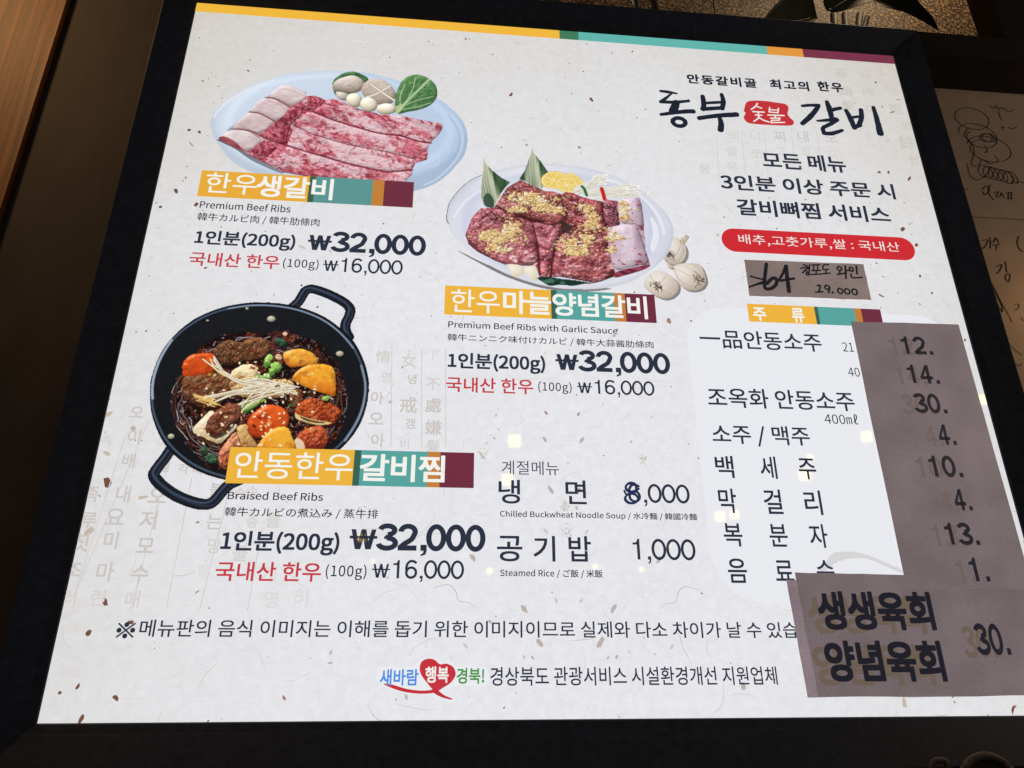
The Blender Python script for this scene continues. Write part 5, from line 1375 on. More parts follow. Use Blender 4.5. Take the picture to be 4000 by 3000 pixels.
pic.stroke([(0.6580, 0.3637), (0.6634, 0.3866), (0.6705, 0.4225)], .0016, (150, 110, 130), .6, .8)


# chopped garlic: crumbly heaps
def crumb(c, sx, sy, sd, cut=0.60):
    c = np.array(c)
    p = [c + 1.5 * np.array([sx * math.cos(a), sy * math.sin(a)]) for a in np.linspace(0, 6.283, 30)]
    w = pic.window(np.array(p))
    U, V = pic.U[w], pic.V[w]
    r2 = ((U - c[0]) / sx) ** 2 + ((V - c[1]) / sy) ** 2
    n = fbm(U * 330, V * 360, sd, 3)
    g = fbm(U * 90, V * 110, sd + 9, 3)
    m = (np.exp(-r2 * .9) + (n - .5) * 1.2 + (g - .5) * 0.9 > cut) & (pic.pid[w] >= 0)
    tone = fbm(U * 520, V * 560, sd + 3, 3)
    col = mixc(mixc((246, 233, 196), (230, 200, 138), sstep(.35, .6, g)), (182, 134, 88), sstep(.50, .66, tone))
    pic.rgb[w] = np.where(m[..., None], col, pic.rgb[w])
    pic.nz += 1
    pic.zone[w][m] = pic.nz
    return pic.nz


zs = [crumb(c, sx, sy, i * 7 + 3) for i, (c, sx, sy) in enumerate((((0.5102, 0.3307), .040, .013), ((0.5004, 0.3278), .026, .012), ((0.5327, 0.3446), .030, .009), ((0.4903, 0.3486), .018, .007), ((0.4622, 0.3963), .032, .014), ((0.4804, 0.3816), .018, .017), ((0.4670, 0.4139), .022, .009), ((0.4497, 0.3948), .016, .011),
      ((0.5875, 0.3387), .020, .010), ((0.5955, 0.3582), .014, .016), ((0.5930, 0.3700), .014, .009), ((0.5671, 0.4036), .026, .013), ((0.5852, 0.3912), .016, .012), ((0.5725, 0.4134), .022, .008), ((0.6220, 0.3821), .009, .016), ((0.6196, 0.4074), .009, .010), ((0.6416, 0.3388), .009, .024), ((0.6287, 0.3863), .020, .005), ((0.6478, 0.3372), .018, .004)))]
pic.relief(zs, lambda U, V: fbm(U * 420, V * 460, 91, 3), 3.2, r=2, pillow=1.8, spec=0.3, power=16, amb=0.6)
for p in ([(0.4723, 0.4390), (0.4802, 0.4374), (0.4915, 0.4385), (0.4968, 0.4452), (0.4967, 0.4528), (0.4895, 0.4569), (0.4848, 0.4584), (0.4802, 0.4505), (0.4764, 0.4431)], [(0.4976, 0.4430), (0.5000, 0.4396), (0.5105, 0.4384), (0.5152, 0.4421), (0.5152, 0.4529), (0.5161, 0.4620), (0.5083, 0.4598), (0.5008, 0.4537), (0.4975, 0.4496)]):
    pic.fill(p, ball((244, 236, 218), (214, 198, 168)), "garlic_slice", new=True, smooth=False, zone=True)
pic.fill([(0.5155, 0.4573), (0.5291, 0.4544), (0.5480, 0.4573), (0.5670, 0.4584), (0.5901, 0.4620), (0.5782, 0.4637), (0.5628, 0.4673), (0.5477, 0.4663), (0.5326, 0.4688), (0.5233, 0.4644)], lambda U, V, s, t: mixc((28, 52, 44), (70, 110, 92), sstep(.55, .7, fbm(U * 120, V * 300, 3, 3))), "leaf_garnish", new=True)
i_root = pic.names.index("white_dish_picture")
perm = [i_root] + [i for i in range(len(pic.names)) if i != i_root]
inv_ = np.argsort(perm)
pic.pid = np.where(pic.pid >= 0, inv_[pic.pid], -1)
pic.names = [pic.names[i] for i in perm]
pic.emit("white_dish_picture", board, -0.0005, "white oval dish of garlic seasoned ribs with lemon, leaves and three garlic bulbs")

# --- 3: braised ribs in a black two-handled pan
rim = [(0.0458, 0.6412), (0.0437, 0.6244), (0.0456, 0.6030), (0.0513, 0.5810), (0.0631, 0.5594), (0.0795, 0.5406), (0.0992, 0.5275), (0.1198, 0.5186), (0.1430, 0.5131), (0.1650, 0.5115), (0.1873, 0.5126), (0.2122, 0.5177), (0.2376, 0.5276), (0.2592, 0.5424), (0.2790, 0.5614), (0.2928, 0.5857), (0.3005, 0.6086), (0.3029, 0.6260), (0.3014, 0.6495), (0.2953, 0.6728), (0.2852, 0.6916), (0.2714, 0.7081), (0.2522, 0.7245), (0.2311, 0.7368), (0.2098, 0.7440), (0.1846, 0.7479), (0.1627, 0.7476), (0.1460, 0.7445), (0.1252, 0.7388), (0.1038, 0.7290), (0.0832, 0.7139), (0.0673, 0.6956), (0.0553, 0.6738), (0.0493, 0.6576)]
inner = [(0.0486, 0.6411), (0.0467, 0.6243), (0.0486, 0.6029), (0.0547, 0.5809), (0.0667, 0.5604), (0.0838, 0.5427), (0.1017, 0.5308), (0.1223, 0.5225), (0.1436, 0.5175), (0.1655, 0.5160), (0.1879, 0.5173), (0.2117, 0.5222), (0.2360, 0.5323), (0.2565, 0.5464), (0.2756, 0.5650), (0.2890, 0.5881), (0.2962, 0.6099), (0.2986, 0.6272), (0.2974, 0.6486), (0.2913, 0.6708), (0.2813, 0.6896), (0.2675, 0.7062), (0.2491, 0.7216), (0.2289, 0.7339), (0.2076, 0.7408), (0.1842, 0.7444), (0.1622, 0.7441), (0.1454, 0.7406), (0.1264, 0.7349), (0.1059, 0.7251), (0.0863, 0.7105), (0.0706, 0.6935), (0.0582, 0.6727), (0.0520, 0.6575)]
allp = list(rim) + [(0.2213, 0.4861), (0.2750, 0.5164), (0.0639, 0.7405), (0.1301, 0.7773)]
pic = Picture(allp)
for p in ([(0.1989, 0.5165), (0.2052, 0.5091), (0.2098, 0.4982), (0.2136, 0.4913), (0.2227, 0.4894), (0.2429, 0.4961), (0.2623, 0.5064), (0.2709, 0.5154), (0.2712, 0.5248), (0.2670, 0.5390), (0.2689, 0.5493), (0.2729, 0.5560)], [(0.0811, 0.7100), (0.0762, 0.7209), (0.0695, 0.7337), (0.0681, 0.7414), (0.0771, 0.7517), (0.0951, 0.7636), (0.1159, 0.7716), (0.1305, 0.7737), (0.1388, 0.7697), (0.1454, 0.7597), (0.1531, 0.7501), (0.1641, 0.7441)]):
    pic.stroke(p, .0132, (24, 28, 36), 1, .12, part="pan_handle", new=True)
    pic.stroke([(u - .0012, v - .0014) for u, v in p], .0026, (92, 110, 142), .6, .8)
    pic.stroke([(u + .003, v + .0022) for u, v in p], .0022, (52, 62, 80), .7, .8)
pic.fill(rim, lambda U, V, s, t: mixc((26, 30, 36), (14, 16, 20), fbm(U * 200, V * 200, 3, 3)), "pan_picture")
pic.stroke(list(inner) + [inner[0]], .0024, (84, 102, 126), .8, .6)
pic.stroke([(0.0502, 0.6473), (0.0475, 0.6348), (0.0469, 0.6158), (0.0505, 0.5931), (0.0590, 0.5696)], .0032, (190, 205, 226), .75, .6)
pic.stroke([(0.1204, 0.5230), (0.1476, 0.5173), (0.1757, 0.5164), (0.2065, 0.5211), (0.2360, 0.5323), (0.2598, 0.5492), (0.2797, 0.5716)], .0022, (170, 188, 210), .6, .6)
pic.stroke([(0.2916, 0.5957), (0.2986, 0.6218), (0.2977, 0.6475), (0.2916, 0.6698), (0.2797, 0.6938)], .0030, (150, 170, 196), .7, .6)
pic.fill(inner, lambda U, V, s, t: mixc((30, 32, 36), (16, 17, 20), sstep(.3, .7, fbm(U * 90, V * 90, 6, 4))), "pan_picture", alpha=lambda U, V, s, t: 0.0 * s)
inn2 = [tuple(np.array((0.1724, 0.6358)) + (np.array(q) - np.array((0.1724, 0.6358))) * .975) for q in inner]
pic.fill(inn2, lambda U, V, s, t: mixc((30, 32, 36), (18, 19, 22), np.clip(.7 * fbm(U * 300, V * 300, 6, 3) + .4 * t, 0, 1)), "pan_picture")
for c, r_ in (((0.1748, 0.5351), 26), ((0.2638, 0.5801), 23), ((0.0793, 0.6942), 19), ((0.1432, 0.5217), 10), ((0.0977, 0.5409), 8)):
    q = np.array(c)
    k = r_ * .63291 * .00031
    pic.fill(ell(q, q + [k, 0], q + [0, k * .8]), ball((216, 208, 184), (96, 92, 76)))
broth_p = [(0.0710, 0.6466), (0.0707, 0.6340), (0.0779, 0.6147), (0.0881, 0.5948), (0.0985, 0.5746), (0.1142, 0.5628), (0.1408, 0.5560), (0.1664, 0.5556), (0.1896, 0.5505), (0.2102, 0.5564), (0.2350, 0.5644), (0.2504, 0.5796), (0.2617, 0.5947), (0.2714, 0.6162), (0.2774, 0.6376), (0.2789, 0.6608), (0.2730, 0.6817), (0.2594, 0.7004), (0.2419, 0.7149), (0.2192, 0.7292), (0.1831, 0.7359), (0.1499, 0.7338), (0.1276, 0.7304), (0.1127, 0.7161), (0.0953, 0.6988), (0.0829, 0.6790), (0.0747, 0.6630)]


def broth(U, V, s, t):
    w = fbm(U * 40, V * 40, 8, 3) - .5
    n = fbm(U * 80 + w * 6, V * 80 + w * 6, 14, 4)
    return mixc((30, 15, 15), (98, 44, 28), sstep(.42, .7, n))


br_id = pic.fill(broth_p, broth, "braised_stew", wob=.001, zone=True)
pic.relief([pic.nz], lambda U, V: fbm(U * 110, V * 130, 41, 4), 12.0, r=6, pillow=0.0, spec=0.75, power=40, amb=0.5, tint=(206, 196, 204))
cen = np.array((0.1739, 0.6474))
# glass noodles: glossy loops round the rim of the stew
for i in range(80):
    r = np.random.RandomState(i + 200)
    a0 = r.rand() * 2 * math.pi
    R_ = np.array([.098, .084]) * (0.80 + .26 * r.rand())
    span = .35 + .6 * r.rand()
    pts = [cen + R_ * np.array([math.cos(a0 + span * k / 6), math.sin(a0 + span * k / 6)]) + r.randn(2) * .0016 for k in range(7)]
    pic.stroke(pts, .0030, (26, 14, 16), .8, .5, only=br_id)
    pic.stroke([p_ - .0005 for p_ in pts], .0011, [(150, 136, 138), (120, 90, 76), (204, 196, 200), (84, 56, 46)][i % 4], .8, .6, only=br_id)


def chunk(pts, light_, dark, name, seed, new=True, edge=True, k=120, rough=2.6, pill=4.0, spec=.5, sauce=.5, ang=False):
    def f(U, V, s, t):
        n = fbm(U * k, V * k, seed, 4)
        m_ = np.clip(0.02 + .75 * np.clip(t, 0, 1) ** 1.5 + (n - .5) * .9, 0, 1)
        return mixc(light_, dark, m_)
    if ang:          # cut faces with slightly rounded corners
        q = np.array(pts, float)
        pts = [tuple(x) for a_, b_, c_ in zip(np.roll(q, 1, 0), q, np.roll(q, -1, 0)) for x in (b_ + (a_ - b_) * .22, b_ * .8 + (a_ + c_) * .1, b_ + (c_ - b_) * .22)]
    pic.fill([(u + .0012, v + .003) for u, v in pts], (22, 10, 10), alpha=.7, smooth=not ang)
    pid = pic.fill(pts, f, name, new=new, wob=.0003, seed=seed, zone=True, smooth=not ang)
    w, m = pic.mask(np.array(pts) if ang else smooth_curve(pts, True, 4))
    U, V = pic.U[w], pic.V[w]
    sp = sstep(.60, .72, fbm(U * 120, V * 120, seed + 50, 4)) * m * sauce
    pic.rgb[w] = pic.rgb[w] * (1 - sp)[..., None] + np.array((104, 34, 14)) * sp[..., None]
    pic.relief([pic.nz], lambda U, V: fbm(U * 200, V * 200, seed + 70, 4), rough, r=5, pillow=pill, spec=spec, power=20, amb=.5, tint=(255, 236, 206))
    return pid


BROWN, DK = (128, 82, 52), (52, 28, 18)
chunk([(0.1107, 0.5852), (0.1158, 0.5739), (0.1265, 0.5668), (0.1425, 0.5694), (0.1534, 0.5622), (0.1692, 0.5627), (0.1782, 0.5713), (0.1758, 0.5848), (0.1650, 0.5918), (0.1498, 0.5946), (0.1372, 0.6016), (0.1215, 0.6001), (0.1139, 0.5938)], BROWN, DK, "beef_chunk", 1, k=160, rough=8)
chunk([(0.0784, 0.6082), (0.0781, 0.5985), (0.0853, 0.5895), (0.0982, 0.5859), (0.1109, 0.5867), (0.1145, 0.5982), (0.1151, 0.6111), (0.1047, 0.6158), (0.0955, 0.6179), (0.0814, 0.6184)], (222, 88, 32), (158, 46, 18), "carrot_piece", 2, sauce=.35, rough=1.5, pill=3)
chunk([(0.0808, 0.6210), (0.0952, 0.6162), (0.1101, 0.6135), (0.1250, 0.6108), (0.1354, 0.6168), (0.1394, 0.6316), (0.1336, 0.6445), (0.1276, 0.6551), (0.1129, 0.6577), (0.0974, 0.6540), (0.0868, 0.6461)], BROWN, DK, "beef_chunk", 3, k=160, rough=8)
chunk([(0.1942, 0.5818), (0.2045, 0.5769), (0.2181, 0.5746), (0.2306, 0.5803), (0.2378, 0.5890), (0.2371, 0.5967), (0.2225, 0.5984), (0.2072, 0.6016), (0.1976, 0.5949)], (240, 178, 66), (204, 104, 30), "potato_piece", 4, sauce=.35, rough=1.5, pill=3, ang=True)
chunk([(0.2101, 0.6109), (0.2171, 0.6030), (0.2282, 0.5960), (0.2439, 0.5949), (0.2564, 0.5975), (0.2608, 0.6079), (0.2629, 0.6230), (0.2638, 0.6376), (0.2515, 0.6352), (0.2354, 0.6300), (0.2192, 0.6235), (0.2100, 0.6184)], (240, 170, 52), (206, 96, 26), "potato_piece", 5, sauce=.25, rough=1.2, pill=3, ang=True)
chunk([(0.1358, 0.6125), (0.1449, 0.6014), (0.1581, 0.5987), (0.1666, 0.6049), (0.1663, 0.6179), (0.1535, 0.6226), (0.1420, 0.6230)], (244, 226, 182), (196, 150, 92), "rib_piece", 6)
chunk([(0.1363, 0.6232), (0.1491, 0.6185), (0.1677, 0.6135), (0.1875, 0.6171), (0.2071, 0.6186), (0.2140, 0.6290), (0.2017, 0.6401), (0.1810, 0.6429), (0.1522, 0.6418), (0.1397, 0.6338)], (232, 200, 140), (150, 100, 58), "rib_piece", 7, rough=8)
chunk([(0.0999, 0.6876), (0.1171, 0.6602), (0.1251, 0.6635), (0.1365, 0.6652), (0.1494, 0.6771), (0.1520, 0.6821), (0.1441, 0.6924), (0.1359, 0.7027), (0.1188, 0.6961)], (242, 230, 202), (216, 186, 136), "rib_piece", 8, sauce=.3, pill=2, ang=True)
chunk([(0.1166, 0.6821), (0.1201, 0.6677), (0.1332, 0.6549), (0.1420, 0.6505), (0.1539, 0.6543), (0.1539, 0.6688), (0.1476, 0.6771), (0.1397, 0.6875), (0.1293, 0.6928), (0.1194, 0.6881)], (138, 80, 54), (70, 34, 26), "beef_chunk", 9, k=170, rough=8)
pic.fill([(0.0999, 0.6876), (0.1188, 0.6961), (0.1360, 0.7029), (0.1377, 0.7056), (0.1177, 0.7012), (0.1015, 0.6916)], (70, 40, 26), alpha=.8)
chunk([(0.2087, 0.6335), (0.2159, 0.6290), (0.2231, 0.6330), (0.2254, 0.6457), (0.2205, 0.6542), (0.2117, 0.6524)], BROWN, DK, "beef_chunk", 15, rough=8)
chunk([(0.2172, 0.6585), (0.2218, 0.6479), (0.2346, 0.6411), (0.2503, 0.6438), (0.2686, 0.6527), (0.2717, 0.6620), (0.2628, 0.6748), (0.2474, 0.6742), (0.2318, 0.6705), (0.2198, 0.6657)], (196, 84, 36), (104, 30, 16), "rib_piece", 10, rough=9)
pic.fill([(0.2178, 0.6606), (0.2234, 0.6635), (0.2392, 0.6682), (0.2567, 0.6708), (0.2616, 0.6727), (0.2475, 0.6752), (0.2320, 0.6722), (0.2201, 0.6678)], (236, 210, 150), alpha=.9)
pic.fill([(0.2235, 0.6646), (0.2393, 0.6693), (0.2548, 0.6715), (0.2473, 0.6732), (0.2318, 0.6705)], (88, 58, 34), alpha=.9)
chunk([(0.1717, 0.6599), (0.1820, 0.6517), (0.1974, 0.6525), (0.2087, 0.6598), (0.2119, 0.6711), (0.2083, 0.6815), (0.2013, 0.6862), (0.1871, 0.6933), (0.1740, 0.6930), (0.1666, 0.6867), (0.1637, 0.6746), (0.1667, 0.6653)], (222, 92, 34), (172, 48, 18), "carrot_piece", 11, sauce=.35, rough=1.5, pill=5)
chunk([(0.2226, 0.6913), (0.2328, 0.6808), (0.2476, 0.6762), (0.2579, 0.6842), (0.2577, 0.7024), (0.2448, 0.7058), (0.2241, 0.7053)], (200, 92, 50), (120, 34, 24), "rib_piece", 12, rough=8)
pic.fill([(0.2218, 0.6933), (0.2296, 0.6951), (0.2334, 0.7051), (0.2222, 0.7054)], (236, 214, 180), alpha=.9)
chunk([(0.1524, 0.6821), (0.1570, 0.6779), (0.1634, 0.6767), (0.1666, 0.6867), (0.1744, 0.6966), (0.1794, 0.7065), (0.1609, 0.7070), (0.1559, 0.6971)], (226, 186, 120), (150, 96, 50), "onion_piece", 13)
chunk([(0.1814, 0.7074), (0.1835, 0.6944), (0.1898, 0.6851), (0.2005, 0.6797), (0.2109, 0.6798), (0.2167, 0.6894), (0.2208, 0.7064)], (244, 186, 62), (226, 140, 34), "potato_piece", 14, sauce=.15, rough=1.2, pill=3)
chunk([(0.1363, 0.7155), (0.1417, 0.7015), (0.1508, 0.6872), (0.1575, 0.6951), (0.1591, 0.7070), (0.1502, 0.7092), (0.1477, 0.7309), (0.1401, 0.7291)], (222, 150, 110), (150, 50, 36), "rib_piece", 16, rough=9)
# scallions, herbs
for p in ([(0.1737, 0.5915), (0.1777, 0.5843), (0.1829, 0.5867), (0.1820, 0.5956), (0.1780, 0.6023), (0.1738, 0.6002)], [(0.1813, 0.5978), (0.1887, 0.5942), (0.1952, 0.5994), (0.1923, 0.6083), (0.1842, 0.6053)], [(0.1735, 0.6133), (0.1808, 0.6098), (0.1853, 0.6150), (0.1800, 0.6195), (0.1722, 0.6187)], [(0.1802, 0.6044), (0.1858, 0.6031), (0.1877, 0.6106), (0.1831, 0.6129)], [(0.1544, 0.6584), (0.1644, 0.6477), (0.1811, 0.6440), (0.1760, 0.6494), (0.1657, 0.6581), (0.1606, 0.6624)], [(0.1658, 0.6136), (0.1694, 0.6113), (0.1721, 0.6177), (0.1685, 0.6199)],
          [(0.2479, 0.6386), (0.2565, 0.6372), (0.2542, 0.6437), (0.2484, 0.6432)]):
    chunk(p, (164, 204, 100), (58, 120, 44), "scallion", 30, new=True, pill=4, sauce=0)
for p in ([(0.1808, 0.5599), (0.1889, 0.5619), (0.1994, 0.5671), (0.1941, 0.5729), (0.1859, 0.5699)], [(0.1151, 0.7082), (0.1201, 0.7051), (0.1230, 0.7119), (0.1180, 0.7150)], [(0.1220, 0.7178), (0.1287, 0.7137), (0.1372, 0.7214), (0.1326, 0.7274), (0.1247, 0.7237)]):
    chunk(p, (66, 104, 76), (22, 44, 34), "scallion", 31, new=True, pill=3, sauce=0, rough=9)
for p in ([(0.1810, 0.5622), (0.1864, 0.5574), (0.1967, 0.5513)], [(0.1801, 0.5712), (0.1837, 0.5767)]):
    pic.stroke(p, .004, (96, 40, 58), .7, .6)
pic.fill(ell((0.1941, 0.5553), (0.1969, 0.5552), (0.1945, 0.5580)), (232, 190, 160))
pic.fill(ell((0.1899, 0.5875), (0.1939, 0.5880), (0.1901, 0.5913)), ball((244, 214, 176), (180, 130, 90)))
# enoki strands across the middle
for i in range(26):
    r = np.random.RandomState(i + 70)
    if i < 13:
        pts = [np.array((0.1101, 0.5940)) + r.randn(2) * .0030, np.array((0.1291, 0.6128)) + r.randn(2) * .002, np.array((0.1535, 0.6226)) + r.randn(2) * .003, np.array((0.1848, 0.6269)) + r.randn(2) * .004, np.array((0.2122, 0.6302)) + r.randn(2) * .004]
    elif i < 21:
        pts = [np.array((0.1148, 0.6451)) + r.randn(2) * .0040, np.array((0.1477, 0.6366)) + r.randn(2) * .003, np.array((0.1795, 0.6313)) + r.randn(2) * .004, np.array((0.2085, 0.6314)) + r.randn(2) * .004]
    else:
        pts = [np.array((0.1539, 0.6543)) + r.randn(2) * .003, np.array((0.1712, 0.6411)) + r.randn(2) * .003, np.array((0.1952, 0.6340)) + r.randn(2) * .004]
    if i < 13 and i % 3:
        pts = pts[2:]
    pic.stroke(pts, .0021, (150, 128, 92), .8, .6, part="enoki_mushrooms")
    pic.stroke([p_ - .0003 for p_ in pts], .0014, (246, 240, 220), .95, .5)
for i in range(7):
    r = np.random.RandomState(i + 90)
    a = np.array((0.0986, 0.6436)) + r.randn(2) * .003
    b = np.array((0.1243, 0.6521)) + r.randn(2) * .002
    pic.stroke([a, (a + b) / 2 + r.randn(2) * .001, b], .0017, (232, 190, 110), .9, .5)
pic.stroke([(0.1091, 0.5940), (0.1167, 0.6068), (0.1294, 0.6149)], .0022, (240, 214, 150), .9, .5)
# sesame seeds
for i in range(95):
    r = np.random.RandomState(i + 300)
    q = cen + np.clip(r.randn(2), -1.6, 1.6) * np.array([.040, .034])
    if i < 18:
        q = np.array((0.1872, 0.6708)) + r.randn(2) * np.array([.014, .012])
    an = r.rand() * 3.14
    e = np.array([math.cos(an), math.sin(an)])
    pic.fill(ell(q, q + e * .0019, q + np.array([-e[1], e[0]]) * .0011, 8), [(248, 232, 188), (236, 208, 150), (250, 240, 210)][i % 3], smooth=False, only=None, alpha=.95) if True else None
# small chopped bits
for i in range(260):                       # glints and threads of sauce between the pieces
    r = np.random.RandomState(i + 1500)
    q = cen + np.clip(r.randn(2), -1.9, 1.9) * np.array([.046, .040])
    an = r.rand() * 6.28
    e = np.array([math.cos(an), math.sin(an)]) * (.002 + .004 * r.rand())
    pic.stroke([q, q + e * .6 + r.randn(2) * .0006, q + e], .0009, [(236, 214, 196), (40, 14, 12), (150, 70, 34), (255, 236, 206), (60, 22, 14)][i % 5], .7, .6, only=br_id)
for i in range(90):
    r = np.random.RandomState(i + 700)
    q = cen + np.clip(r.randn(2), -1.4, 1.4) * np.array([.045, .038])
    pic.fill(ell(q, q + r.randn(2) * .0015, q + r.randn(2) * .0012, 7), [(150, 36, 18), (60, 100, 40), (206, 140, 60), (60, 24, 16), (220, 120, 50)][i % 5], smooth=False, alpha=.8)
i_root = pic.names.index("pan_picture")
perm = [i_root] + [i for i in range(len(pic.names)) if i != i_root]
inv_ = np.argsort(perm)
pic.pid = np.where(pic.pid >= 0, inv_[pic.pid], -1)
pic.names = [pic.names[i] for i in perm]
pic.emit("pan_picture", board, -0.0005, "black two-handled pan of braised ribs with carrot, potato and enoki")


# ------------------------------------------------------------------ name banners, captions and prices
bcol = [ink((232, 172, 60)), ink((62, 96, 74)), ink((92, 150, 146)), ink((194, 128, 58)), ink((112, 48, 66))]
bcol2 = [ink((237, 180, 62)), ink((58, 98, 84)), ink((88, 164, 158)), ink((196, 128, 60)), ink((112, 46, 66))]


def banner(top, bot, mats, name="name_banner"):
    """five coloured fields side by side; top/bot give the upper and lower edge at the field borders"""
    v0 = sum(p[1] for p in top) / len(top)
    v1 = sum(p[1] for p in bot) / len(bot)
    us = [(a[0] + b[0]) / 2 for a, b in zip(top, bot)]
    V = [P(u, v, -0.0008) for u in us for v in (v0, v1)]
    F = [(2 * i, 2 * i + 1, 2 * i + 3, 2 * i + 2) for i in range(5)]
    return build(name, V, F, mats, board, [0, 1, 2, 3, 4])


D_T = -0.0006
D_L = -0.0010
bn = banner([(0.0555, 0.3103), (0.2006, 0.3111), (0.2084, 0.3113), (0.2866, 0.3125), (0.3028, 0.3126), (0.3435, 0.3129)], [(0.0563, 0.3530), (0.2012, 0.3544), (0.2093, 0.3546), (0.2878, 0.3554), (0.3032, 0.3557), (0.3439, 0.3560)], bcol)
text("lettering", "한우", (0.0641, 0.3145), (0.1321, 0.3484), WHITE, bn, D_L, bold=0.004)
text("lettering", "생갈비", (0.1313, 0.3143), (0.2341, 0.3500), WHITE, bn, D_L, bold=0.022, track=-0.02)
text("english_caption", "Premium Beef Ribs", (0.0618, 0.3615), (0.1805, 0.3735), INKD, board, D_T, bold=0.01)
text("chinese_caption", "韓牛カルビ肉 / 韓牛肋條肉", (0.0616, 0.3807), (0.2208, 0.3945), INKD, board, D_T, bold=0.006)
text("portion_text", "1인분(200g)", (0.0633, 0.4079), (0.1923, 0.4341), INK, board, D_T, bold=0.026, track=-0.01)
text("price_text", "₩32,000", (0.2084, 0.3996), (0.3645, 0.4379), INK, board, D_T, "grotesque", 0.14, track=-0.035)
text("origin_text", "국내산 한우", (0.0614, 0.4418), (0.1756, 0.4626), RED, board, D_T, bold=0.014)
text("portion_text", "(100g)", (0.1801, 0.4447), (0.2258, 0.4622), INKD, board, D_T, track=0.04, bold=0.006)
text("price_text", "₩16,000", (0.2313, 0.4400), (0.3353, 0.4666), INK, board, D_T, "grotesque", 0.098, track=-0.02)

bn = banner([(0.3920, 0.4765), (0.5330, 0.4759), (0.5407, 0.4759), (0.6189, 0.4752), (0.6335, 0.4749), (0.6752, 0.4745)], [(0.3923, 0.5195), (0.5332, 0.5188), (0.5406, 0.5187), (0.6188, 0.5186), (0.6339, 0.5184), (0.6745, 0.5184)], bcol2)
text("lettering", "한우", (0.4006, 0.4802), (0.4644, 0.5150), WHITE, bn, D_L, bold=0.004)
text("lettering", "마늘양념갈비", (0.4689, 0.4789), (0.6635, 0.5137), WHITE, bn, D_L, bold=0.022, track=-0.03)
text("english_caption", "Premium Beef Ribs with Garlic Sauce", (0.3979, 0.5275), (0.6206, 0.5373), INKD, board, D_T, bold=0.01)
text("chinese_caption", "韓牛ニンニク味付けカルビ / 韓牛大蒜酱肋條肉", (0.3976, 0.5460), (0.6677, 0.5573), INKD, board, D_T, bold=0.006)
text("portion_text", "1인분(200g)", (0.3989, 0.5726), (0.5232, 0.5988), INK, board, D_T, bold=0.026, track=-0.01)
text("price_text", "₩32,000", (0.5366, 0.5625), (0.6876, 0.5986), INK, board, D_T, "grotesque", 0.14, track=-0.035)
text("origin_text", "국내산 한우", (0.3976, 0.6063), (0.5073, 0.6270), RED, board, D_T, bold=0.014)
text("portion_text", "(100g)", (0.5137, 0.6086), (0.5563, 0.6250), INKD, board, D_T, track=0.04, bold=0.006)
text("price_text", "₩16,000", (0.5634, 0.6034), (0.6639, 0.6274), INK, board, D_T, "grotesque", 0.098, track=-0.02)

bn = banner([(0.1488, 0.7063), (0.2921, 0.7056), (0.2997, 0.7056), (0.3787, 0.7052), (0.3939, 0.7050), (0.4342, 0.7048)], [(0.1480, 0.7498), (0.2922, 0.7491), (0.2999, 0.7491), (0.3786, 0.7486), (0.3934, 0.7487), (0.4341, 0.7485)], bcol2)
text("lettering", "안동한우", (0.1561, 0.7099), (0.2912, 0.7429), WHITE, bn, D_L, bold=0.004)
text("lettering", "갈비찜", (0.2994, 0.7098), (0.3995, 0.7433), WHITE, bn, D_L, bold=0.022, track=-0.03)
text("english_caption", "Braised Beef Ribs", (0.1536, 0.7580), (0.2604, 0.7677), INKD, board, D_T, bold=0.01)
text("chinese_caption", "韓牛カルビの煮込み / 蒸牛排", (0.1528, 0.7765), (0.3247, 0.7882), INKD, board, D_T, bold=0.006)
text("portion_text", "1인분(200g)", (0.1535, 0.8033), (0.2834, 0.8298), INK, board, D_T, bold=0.026, track=-0.01)
text("price_text", "₩32,000", (0.2943, 0.7924), (0.4488, 0.8294), INK, board, D_T, "grotesque", 0.14, track=-0.035)
text("origin_text", "국내산 한우", (0.1522, 0.8375), (0.2662, 0.8585), RED, board, D_T, bold=0.014)
text("portion_text", "(100g)", (0.2712, 0.8393), (0.3158, 0.8563), INKD, board, D_T, track=0.04, bold=0.006)
text("price_text", "₩16,000", (0.3217, 0.8334), (0.4248, 0.8583), INK, board, D_T, "grotesque", 0.098, track=-0.02)

